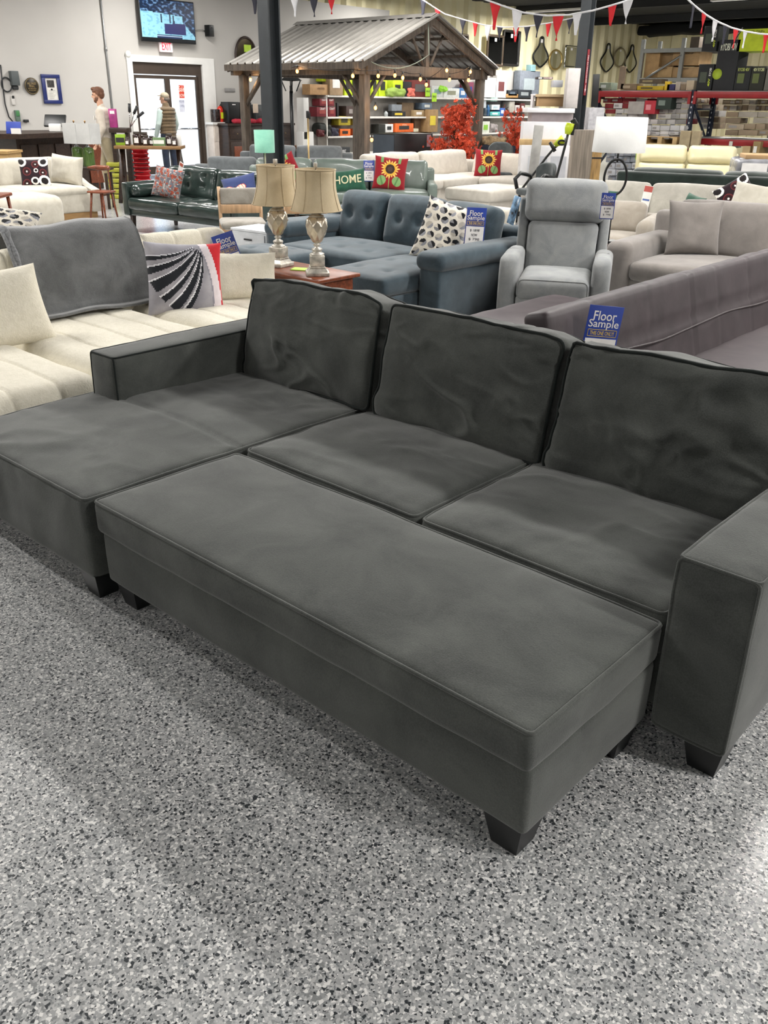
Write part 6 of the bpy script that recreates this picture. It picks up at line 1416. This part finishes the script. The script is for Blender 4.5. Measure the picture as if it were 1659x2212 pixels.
# maples
MAPL = plain('red_maple_leaf', 'd2502f', .6, var=.2, scale=3); BARK = plain('maple_bark', '5a4636', .8)
def maple(label, px, py_top, py_bot, D, hw, seed, n=640):
    rnd = random.Random(seed); c = atD(px, (py_top+py_bot)/2, D); zt = atD(px, py_top, D).z; t = thing('red_maple', label, 'tree', (c.x, c.y, 0), 0, 'artificial red maples')
    MB().lathe([(0, 0), (.14, 0), (.17, .26), (.15, .26), (.14, .22), (0, .22)], n=20).build('pot', BLACK, t)
    m = MB(); tr = [(0, 0, .2), (.02, .02, .6), (-.02, .0, 1.0), (.02, -.01, zt*.75), (0, 0, zt*.92)]; m.tube(tr, [.028, .024, .018, .012, .006], 8); tk = m.build('trunk', BARK, t)
    lf = MB(); br_ = MB(); z0 = atD(px, py_bot, D).z-.1
    for b in range(46):
        f = rnd.random(); z = .35+(zt-.42)*f; a = rnd.uniform(0, 6.28); wd = hw*(1-.75*max(0, f-.25)**1.5)*rnd.uniform(.5, 1.0); tip = V((math.cos(a)*wd, math.sin(a)*wd, z+rnd.uniform(-.05, .12)))
        base = V((0, 0, max(.3, z-.25))); mid = base.lerp(tip, .5)+V((0, 0, .04)); br_.tube([base, mid, tip], [.008, .006, .003], 5)
        for k in range(n//46*3):
            g = rnd.uniform(.35, 1.05); p = base.lerp(tip, g)+V((rnd.gauss(0, .07), rnd.gauss(0, .07), rnd.gauss(0, .06)))
            ax = V((rnd.gauss(0, 1), rnd.gauss(0, 1), rnd.gauss(0, .6))).normalized(); s = rnd.uniform(.06, .10); u = ax.orthogonal().normalized(); w = ax.cross(u); vs = [p]; fs = []
            a0 = rnd.uniform(0, 6.28); npt = 5
            for q in range(npt):
                an = a0+(q-2)*.62; dd = u*math.cos(an)+w*math.sin(an); sd = u*math.cos(an+1.57)+w*math.sin(an+1.57); L_ = s*(1-.16*abs(q-2)); i0 = len(vs)
                vs += [p+dd*L_*.5+sd*s*.12, p+dd*L_-ax*s*.2, p+dd*L_*.5-sd*s*.12]; fs.append((0, i0, i0+1, i0+2))
            lf.add(vs, fs)
    br_.build('branches', BARK, t); lf.build('foliage', MAPL, t); return t
maple('taller red maple tree in front of the right half of the gazebo', 984, 196, 330, 19.4, .52, 3)
maple('smaller red maple tree right of the gazebo', 1108, 236, 318, 20.5, .48, 8, n=330)
q = onZ(1075, 330, .70); nt_ = thing('covered_table', 'table covered with a navy cloth heaped with packing paper', 'table', (-10.6, 16.2, 0), R(42)); D_ = 21.0
a = atD(1038, 300, 20.5); b_ = atD(1112, 300, 20.5); cc = (a+b_)/2; hw_ = (b_-a).length/2; nt_.location = (cc.x, cc.y, 0)
MB().rbox(-hw_, hw_, -.3, .3, .02, a.z-.12, r=.05, n=(12, 4, 6), disp=lambda u, d, p: d*.03*noise.noise(p*6)).build('cloth', plain('navy_cloth', '1c2433', .85), nt_); MB().rbox(-hw_*.9, hw_*.5, -.25, .25, a.z-.12, a.z+.04, r=.06, k=3, n=(14, 6, 2), disp=lambda u, d, p: d*.06*noise.noise(p*9)).build('packing_paper', plain('kraft_paper', 'a58f6c', .85, var=.3, scale=12), nt_)
def shell_chair(label, px, D, rz, w=.5):
    p = atD(px[0], px[1], D); z = p.z; t = thing('upholstered_chair', label, 'chair', (p.x, p.y, 0), rz); cushion('backrest', GREYS, t, (-w/2, w/2, .3, .38, .45, z), r=.038, k=3, n=(10, 1, 8), disp=lambda u, d, p_: V((0, -.08*u.x*u.x, -.10*max(0, u.z)**2*u.x**4))); cushion('seat', GREYS, t, (-w/2, w/2, -.15, .32, .40, .50), r=.045, n=(6, 6, 2))
    for x in (-w/2+.06, w/2-.06):
        for y in (-.1, .28): MB().tube([(x, y, .42), (x*1.1, y*1.1, 0)], [.02, .012], 8).build('leg', BLACK, t)
    return t
GREYS = fabric('storm_grey_fabric', '3d4243', '54595a', mott=8)
shell_chair('grey upholstered chair with a rounded back behind the oatmeal corner sectional', (1086, 308), 17.6, R(42), .46)
oc = shell_chair('dark grey office chair with black armrests right of the oatmeal corner sectional', (1152, 352), 14.2, R(-15), .40)
for x in (-.27, .27): MB().tube([(x, .25, .5), (x, .2, .66), (x, .0, .70), (x, -.1, .62), (x, -.05, .48)], .03, 8).build('armrest', BLACK, oc)

# ------------------------------------------------------------------ white panels, planks, trimmers
def slab(name, label, cat, px, D, dep, mat, z0=None, rz=42, group=None, lean=0, r=.004, extra=None):
    x0, x1, y0, y1 = px; a = atD(x0, y1, D); b_ = atD(x1, y1, D); c_ = atD(x0, y0, D); w = math.hypot(b_.x-a.x, b_.y-a.y)/2; zz = max(0, a.z) if z0 is None else z0; h = c_.z-zz
    t = thing(name, label, cat, ((a.x+b_.x)/2, (a.y+b_.y)/2, zz), R(rz), group); M = Matrix.Rotation(R(lean), 4, 'Y')
    m = MB(); m.M = M; m.rbox(-w, w, 0, dep, 0, h, r=r, k=1); m.build('body', mat, t)
    if extra: extra(t, w, h, M)
    return t
PANL = plain('white_panel', 'd3d3d6', .5, var=.03)
slab('display_shelf', 'white shelf on legs carrying the toy box and the small appliance', 'shelf', (1152, 1220, 203, 207), 17.2, .35, PANL, extra=lambda t, w, h, M: [MB().box(x, x+.03, .05, .3, -2.0, 0).build('leg', PANL, t) for x in (-w, w-.03)])
slab('display_counter', 'white counter with a pinkish grey recess behind the white panels', 'counter', (1148, 1238, 233, 262), 16.4, .5, plain('pinkish_grey', 'a89d9f', .6), z0=.9, extra=lambda t, w, h, M: (MB().rbox(-w-.1, w, -.1, .5, h-.07, h, r=.004, k=1).build('top', PANL, t), MB().box(-w, w, .1, .5, -.9, 0).build('base', PANL, t)))
slab('white_boards', 'stack of white panels leaning behind the grey plank', 'panel', (1128, 1232, 263, 301), 15.6, .3, PANL, z0=.72, extra=lambda t, w, h, M: MB().box(-w, w, .05, .3, -.72, 0).build('support', PANL, t))
slab('lumber', 'pale pine board lying between the upper and lower white panels', 'board', (1122, 1222, 300, 313), 15.5, .1, plain('pine', 'c0a272', .6, var=.15, scale=6), z0=None)
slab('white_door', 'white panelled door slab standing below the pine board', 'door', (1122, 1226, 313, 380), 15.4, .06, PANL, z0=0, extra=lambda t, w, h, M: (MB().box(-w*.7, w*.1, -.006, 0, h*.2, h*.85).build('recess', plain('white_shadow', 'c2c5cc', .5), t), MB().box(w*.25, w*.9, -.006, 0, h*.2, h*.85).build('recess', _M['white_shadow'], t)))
slab('grey_plank', 'grey white plank leaning in front of the white panels', 'plank', (1136, 1156, 270, 385), 15.1, .03, plain('grey_white_plank', 'a8a7a3', .6, var=.1), z0=0, lean=3)
slab('flooring_planks', 'stack of grey brown flooring planks standing under the second column', 'planks', (1228, 1274, 280, 390), 14.2, .15, plain('grey_brown_planks', '8a7f72', .6, var=.25, scale=3, stretch=(12, 1, .6)), z0=0, r=.003)
slab('pine_lumber', 'upright bundle of pale pine lumber beside the grey brown planks', 'lumber', (1268, 1294, 281, 390), 14.6, .2, plain('pine_bundle', 'b7925a', .6, var=.3, scale=4, stretch=(14, 1, 1)), z0=0, extra=lambda t, w, h, M: [MB().box(-w-.01, w+.01, -.01, .0, h*f, h*f+.02).build('strap', DARKM, t) for f in (.35, .7)])
slab('tall_carton', 'tall narrow white carton standing left of the second column', 'box', (1221, 1247, 147, 232), 16.6, .25, plain('white_carton', 'b5b0ad', .7), z0=1.6, r=.003)
slab('cardboard_tray', 'open brown cardboard box on the display counter', 'box', (1162, 1217, 206, 233), 17.0, .4, CARD, z0=1.62, extra=lambda t, w, h, M: MB().box(-w-.03, w+.03, -.03, .43, h-.02, h+.02).build('flaps', CARD2, t))
slab('toy_box', 'black and white toy box with a picture on the shelf end', 'box', (1158, 1192, 166, 201), 17.2, .25, plain('dark_toy_box', '23242a', .6), z0=2.05, extra=lambda t, w, h, M: (MB().box(-w*.25, w*.92, -.006, 0, h*.08, h*.95).build('picture', plain('toy_picture', 'b9a3a0', .6, var=.6, scale=9), t), MB().box(-w*.85, -w*.4, -.006, 0, h*.12, h*.75).build('window', TWHITE, t)))
slab('appliance', 'small grey and white appliance at the end of the display shelf', 'appliance', (1193, 1214, 188, 204), 17.0, .25, plain('grey_white_plastic', 'a9abb0', .4), z0=2.03)
slab('black_board', 'black panel leaning right of the second column', 'panel', (1277, 1291, 160, 232), 17.6, .05, BLACK, z0=1.62, lean=-2, r=.002); slab('shelf_end', 'white slatted shelf end below the black panel', 'shelf', (1268, 1302, 232, 282), 17.5, .5, plain('slatted_grey', 'aaa9ad', .6, var=.15, scale=14), z0=0)
TR = plain('lime_plastic_tool', 'b6c81f', .4)
def trimmer(label, pts, D, headp, rr=.018):
    o = atD(*pts[0], D); t = thing('string_trimmer', label, 'tool', o, 0, 'lime string trimmers'); P = [atD(x, y, D)-o for x, y in pts]
    dz = (P[0]-P[1]).normalized(); k_ = (o.z-.02)/max(.05, -dz.z); MB().tube([P[0]+dz*k_]+P, rr, 8).build('shaft', BLACK, t)
    for (a, b_, r0, r1) in headp: p0 = atD(*a, D-.03)-o; p1 = atD(*b_, D-.03)-o; MB().tube([p0, p0.lerp(p1, .5), p1], [r0, (r0+r1)/2+.01, r1], 10).build('housing', TR, t)
    return t
t = trimmer('lime and black string trimmer leaning diagonally against the white door', [(1163, 362), (1180, 340), (1197, 320), (1222, 300)], 14.9, [((1198, 314), (1218, 300), .03, .07)]); o = atD(1163, 362, 14.9)
MB().tube([atD(1188, 307, 14.8)-o, atD(1199, 327, 14.8)-o], .03, 6).build('grip', BLACK, t); MB().tube([atD(1214+8*math.cos(k*.524), 308+5*math.sin(k*.524), 14.8)-o for k in range(12)], .015, 6, closed=True).build('loop_handle', BLACK, t)
t = trimmer('lime and black string trimmer standing upright right of the white door', [(1203, 380), (1214, 340), (1222, 310), (1229, 280)], 13.4, [((1226, 290), (1232, 266), .04, .06)]); o = atD(1203, 380, 13.4)
MB().tube([atD(1233, 264, 13.4)-o, atD(1241, 258, 13.4)-o, atD(1247, 268, 13.4)-o, atD(1238, 280, 13.4)-o, atD(1236, 292, 13.4)-o], .022, 8).build('handle', BLACK, t)

# ------------------------------------------------------------------ pallet racks and their stock
YR = 18.0; NAVY = plain('navy_rack', '1f2838', .4, .2); RRED = plain('red_rack', '8c181c', .4, .1)
rk = thing('pallet_rack', 'pallet rack with navy perforated uprights and red beams', 'rack', (-8.1, YR+.5, 0)); ox, oy = -8.1, YR+.5
for x in (-10.35, -8.1, -5.85, -3.6):
    for y in (YR, YR+1.05):
        hm = MB(); hm.cur = c4('1f2838'); hm.box(x-.045-ox, x+.045-ox, y-.04-oy, y+.04-oy, 0, 1.97); hm.cur = c4('c9cbce')
        for k in range(18): hm.box(x-.010-ox, x+.010-ox, y-.043-oy, y-.035-oy, .12+k*.10, .155+k*.10)
        hm.build('upright', vcol('rack_paint', .4, noise_amt=.04), rk)
    MB().tube([(x-ox, YR-oy, 1.75), (x-ox, YR+1.05-oy, .9)], .03, 6).build('brace', NAVY, rk); MB().tube([(x-ox, YR+1.05-oy, .9), (x-ox, YR-oy, .15)], .03, 6).build('brace', NAVY, rk); MB().tube([(x-ox, YR-oy, 1.6), (x-ox, YR+1.05-oy, 1.6)], .025, 6).build('brace', NAVY, rk)
for (x0, x1) in ((-10.35, -8.1), (-8.1, -5.85), (-5.85, -3.6)):
    for y in (YR-.04, YR+1.05):
        for z in ((1.94,) if x0 < -9 else (1.94, 1.05)):
            MB().rbox(x0+.04-ox, x1-.04-ox, y-.03-oy, y+.02-oy, z-.12, z, r=.006, k=1).build('beam', RRED, rk)
            for x in (x0+.06, x1-.06): MB().box(x-.03-ox, x+.03-ox, y-.035-oy, y+.02-oy, z-.24, z).build('connector', RRED, rk)
    for z in ((1.94,) if x0 < -9 else (1.94, 1.05)): MB().box(x0+.06-ox, x1-.06-ox, YR+.0-oy, YR+1.03-oy, z, z+.015).build('wire_deck', plain('galvanised_deck', '8a8c8b', .4, .6), rk)
def stk(label, px, z0, col, Y=YR-.02, dep=.5, band=None, txt=None, tcol='e8e6e0', name='carton', cat='box', group=None, mat=None, parts=True, h=None, vtxt=None):
    x0, x1, y0, y1 = px; a = onY(x0, y1, Y); b_ = onY(x1, y1, Y); c_ = onY(x0, y0, Y); h = h or max(.03, c_.z-a.z); w = abs(b_.x-a.x)/2
    mt = mat or plain('k_'+col, col, .75, var=.10, scale=7); xc = (a.x+b_.x)/2; z0 = a.z if z0 is None else z0
    if not parts and not band and not txt: o = MB().rbox(-w, w, 0, dep, 0, h, r=.006, k=1).build(name, mt); o.location = (xc, Y, z0); return tag(o, label, cat, group)
    t = thing(name, label, cat, (xc, Y, z0), 0, group); MB().rbox(-w, w, 0, dep, 0, h, r=.004, k=1).build('body', mt, t)
    if band: MB().box(-w*.7, w*.2, -.006, 0, h*.3, h*.7).build('label', plain('k_'+band, band, .6), t)
    if txt:
        m = MB(); m.text(txt, h*.14, (0, -.007, h*.86), (1, 0, 0), (0, 0, 1), width=min(1.5*w, .14*h*len(txt)*.7)); m.build('lettering', plain('ink_'+tcol, tcol, .6), t)
    if vtxt:
        for (s, off, cl) in vtxt: m = MB(); m.text(s, w*.28, (w*.62, -.007, h*off), (0, 0, 1), (-1, 0, 0), width=h*.30); m.build('lettering', plain('ink_'+cl, cl, .6), t)
    return t
ZB = 1.96
# black tool boxes and the lime box on top of the rack
BB = '1c1f20'
vt = [('40V', .30, 'c3d42a'), ('RYOBI', .70, 'e4e4e0')]
t = stk('lower black tool carton at the left end of the right rack top', (1502, 1534, 144, 200), ZB, BB, band='3d4638', vtxt=vt)
t = stk('upper black tool carton stacked at the left end of the right rack top', (1510, 1541, 91, 144), ZB+.72, BB, band='3d4638', vtxt=vt)
t = stk('tall black tool carton with lime wheels, second on the rack top', (1537, 1582, 92, 200), ZB, '202224', txt='RYOBI 40V', tcol='dfe3cf'); MB().lathe([(0, 0), (.10, 0), (.10, .004), (0, .004)], n=20).build('wheel_picture', plain('lime_print', '9fb52e', .6), t).matrix_local = Matrix.Translation((-.16, -.002, .30)) @ Matrix.Rotation(R(90), 4, 'X')
stk('shorter black tool carton under the left half of the lime carton', (1583, 1615, 148, 200), ZB, BB, band='55602f', txt='RYOBI 40V', tcol='b4bf62')
stk('shorter black tool carton under the right half of the lime carton', (1616, 1646, 148, 200), ZB, '26281f', band='55602f', txt='40V RYOBI', tcol='d3d9a0')
t = stk('big lime green carton on top of the short black tool cartons', (1585, 1652, 99, 146), ZB+.70, 'b5c626', txt='RYOBI ONE+', tcol='2b2e16', dep=.7); MB().tube([(-.42, -.008, .12), (-.30, -.008, .34), (-.26, -.008, .42)], .012, 4).build('tool_picture', BLACK, t)
stk('grey plastic wrapped bundle at the right end of the rack top', (1648, 1690, 150, 200), ZB, '6b6a62')
# goods on the first beam
stk('yellow long tool case lying on the left rack top', (1376, 1432, 184, 193), ZB, 'b79c24', band='55481a', dep=.3)
stk('thin dark printed package on the yellow tool case', (1380, 1428, 173, 183), ZB+.13, '544838', band='8d7f5a', dep=.3)
stk('yellow drill standing right of the yellow tool case', (1435, 1446, 171, 190), ZB, 'd3b02c', dep=.1, name='drill', cat='tool')
stk('purple and navy tool kit on the left rack top', (1440, 1456, 180, 193), ZB, '34325a', dep=.3)
stk('brown long wrapped roll pile on the left rack top', (1340, 1374, 180, 194), ZB, '7b6a52', band='a3937a', dep=.3)
stk('grey and green carton at the left end of the rack top', (1294, 1318, 178, 194), ZB, '75806f', band='b0b5b0', dep=.3)
stk('dark machine with round dials hanging left of the rack', (1289, 1297, 190, 214), None, '3f4238', dep=.2, name='machine', cat='machine')
stk('grey brown wooden plank standing on the rack against the wall mirrors', (1335, 1348, 133, 182), ZB+.02, '83725f', dep=.03, name='plank', cat='plank')
for i, (x0, x1, y0, c_) in enumerate(((1458, 1468, 176, 'a99f94'), (1469, 1480, 180, '7d6d58'), (1481, 1497, 173, 'b3a48c'))): stk(('pale carton', 'brown carton', 'tan carton')[i]+' left of the black tool cartons on the left rack top', (x0, x1, y0, 194), ZB, c_, dep=.3)
# bulk cartons under the beams
rnd = random.Random(5)
def fill(label, group, x0, x1, rows, cols, Y, bandp=.25, wmin=14, wmax=30):
    y = rows[0]; i = 0
    for (yt, yb) in zip(rows[1:], rows[:-1]):
        x = x0+rnd.uniform(-3, 3)
        while x < x1-6:
            w = rnd.uniform(wmin, wmax); c_ = rnd.choice(cols); e = min(x+w, x1)
            if rnd.random() > .06: stk(label[0]+label[1], (x, e-.8, yt+.6+rnd.uniform(0, 1.2), yb), None, c_, Y=Y+rnd.uniform(0, .12), band=('8e8b88' if rnd.random() < bandp else None), group=group, parts=False, dep=.4, h=None)
            x = e
WH = ['bdbab6', 'c6c3c0', 'aba7a3', 'b5b1ae']; BR = ['94836c', '85745e', 'a39580', '7a6b58', '9b9488']
fill(('white and grey carton', ' stacked under the first red rack beam'), 'cartons under the first red beam', 1305, 1490, [268, 256, 245, 234, 222, 211], ['bdbab6', 'c6c3c0', 'aba7a3', '7d2328', 'b5b1ae', '9c9a97'], YR+.1, .35)
fill(('white flooring carton', ' at the foot of the rack behind the white drum shade'), 'cartons at the foot of the rack', 1385, 1478, [300, 291, 282, 270], ['d2d0cf', 'c8c6c6', 'bdbcbd'], YR-.25, .5, 18, 24)
fill(('grey strapped carton', ' below the pallet behind the white drum shade'), 'grey strapped cartons', 1310, 1462, [392, 378, 364, 350, 336, 322, 312], ['8f949c', 'a3a7ad', 'b9bcc2', '878c95'], YR-.6, .8, 16, 20)
fill(('brown carton', ' on the shelf of the right rack bay'), 'cartons in the right rack bay', 1565, 1665, [292, 279, 266, 253, 240], BR, YR+.15, .3, 20, 44)
fill(('small brown carton', ' under the top beam of the right rack bay'), 'small cartons under the top beam', 1560, 1665, [239, 226, 214], BR+['b5aa98'], YR+.4, .4, 9, 18)
fill(('tan and white carton', ' in the gap between the two navy uprights'), 'cartons between the uprights', 1494, 1552, [278, 265, 252, 238, 224, 212], BR+WH, YR+1.1, .3, 14, 26)
stk('red printed carton under the first red beam', (1390, 1414, 217, 246), None, 'b2303c', band='d88a90', Y=YR-.05)
stk('long grey carton left of the red printed carton', (1355, 1389, 219, 246), None, 'a5a09a', Y=YR-.05)
stk('dark green printed carton under the first red beam', (1416, 1448, 208, 236), None, '26332c', band='6f7d74', Y=YR-.05)
t = thing('pallet', 'wooden pallet holding the white flooring cartons', 'pallet', (0, 0, 0)); a = onY(1388, 304, YR-.3); b_ = onY(1462, 304, YR-.3); t.location = ((a.x+b_.x)/2, YR-.3, a.z-.02); w = abs(b_.x-a.x)/2; PIN = _M['pine']
for z in (.10, -.04): MB().box(-w, w, 0, .9, z, z+.02).build('deck', PIN, t)
for x in (-w+.05, 0, w-.05): MB().box(x-.05, x+.05, 0, .9, -.02, .10).build('block', PIN, t)
for px, lab in (((1465, 1487, 282, 320), 'tan flat board standing left of the navy upright'), ((1490, 1508, 282, 320), 'tan flat board standing right of the navy upright')): stk(lab, px, None, 'a59678', Y=YR-.4, dep=.1, name='board', cat='board')
for px, c_, lab in (((1372, 1389, 330, 345), 'a5d42c', 'lime price sign hanging on the grey strapped cartons'), ((1396, 1406, 318, 340), 'a5d42c', 'lime price sign beside the cream loveseat headrest')): stk(lab, px, None, c_, Y=YR-1.3, dep=.01, txt='SALE', tcol='4a5a1c', name='price_sign', cat='sign')
# lower right: white bucket, wrapped bundle
stk('white roll standing under the lower red beam', (1573, 1580, 305, 320), None, 'c9c6bd', Y=YR-.1, name='roll', cat='roll'); stk('tan open carton right of the cream loveseat', (1600, 1616, 315, 345), None, 'b29a72', Y=YR-.2); stk('upright brown carton with a white label at the far right', (1622, 1638, 305, 340), None, '8d774f', band='dcd9d2', Y=YR-.2)
gb_ = thing('wrapped_bundle', 'grey plastic wrapped bundle with white labels at the right edge behind the dark green sofa', 'bundle', (0, 0, 0), R(30)); a = atD(1635, 395, 14.6); gb_.location = (a.x, a.y, 0); zt = atD(1635, 345, 14.6).z
MB().rbox(-.32, .6, 0, .8, 0, zt, r=.06, k=3, n=(12, 6, 10), disp=lambda u, d, p: d*.03*noise.noise(p*5)).build('wrap', plain('grey_wrap', '85868b', .25, var=.2, scale=6, bump=.3), gb_); MB().box(-.25, .1, -.03, -.02, zt*.78, zt*.95).build('label', TWHITE, gb_)
MB().rbox(-.2, .6, .1, .7, zt, zt+.06, r=.01).build('cardboard_lid', CARD, gb_)
# grey upper rack behind, against the ribbed wall
YG = 24.0; gr_ = thing('grey_rack', 'grey metal rack holding big cardboard cartons behind the red beamed rack', 'rack', (0, YG, 0)); GRM = plain('grey_rack_steel', '7b7c78', .45, .4); xs = [onY(1389, 105, YG).x, onY(1476, 105, YG).x]
gr_.location = ((xs[0]+xs[1])/2, YG, 0); hw_ = (xs[1]-xs[0])/2; zt = onY(1476, 82, YG).z; zb = onY(1420, 107, YG).z; zm = onY(1420, 170, YG).z
for x in (-hw_, hw_):
    for y in (0, 1.0): MB().box(x-.05, x+.05, y-.04, y+.04, 0, zt).build('upright', GRM, gr_)
for z in (zb, zm):
    for y in (0, 1.0): MB().box(-hw_, hw_+.8, y-.03, y+.03, z-.08, z+.02).build('beam', GRM, gr_)
    MB().box(-hw_, hw_+.8, 0, 1.0, z, z+.02).build('deck', GRM, gr_)
MB().tube([(hw_-1.0, -.02, zm), (hw_, -.02, zb-.15)], .03, 6).build('brace', GRM, gr_)
stk('big cardboard carton with a white label at the left of the grey rack', (1390, 1420, 110, 165), zm+.03, 'a08055', Y=YG+.1, dep=.8, band=None); stk('wide cardboard carton in the middle of the grey rack', (1420, 1450, 142, 165), zm+.03, 'a3865c', Y=YG+.05, dep=.8, txt='MADE', tcol='5a4632'); stk('tall cardboard carton behind the wide one on the grey rack', (1421, 1452, 112, 165), zm+.03, '8f7450', Y=YG+.25, dep=.5)
stk('cardboard carton with dark print at the right of the grey rack', (1451, 1508, 112, 142), None, '9e8058', Y=YG+.15, dep=.8, txt='THIS SIDE UP', tcol='4a3a2a'); stk('long cardboard carton at the lower right of the grey rack', (1451, 1508, 143, 165), zm+.03, 'a58760', Y=YG+.1, dep=.8, txt='FRAGILE', tcol='4a3a2a')
stk('short dark stacked crates against the back wall above the grey rack', (1489, 1508, 84, 108), zb+.03, '4f453a', Y=YG+.3, dep=.4)
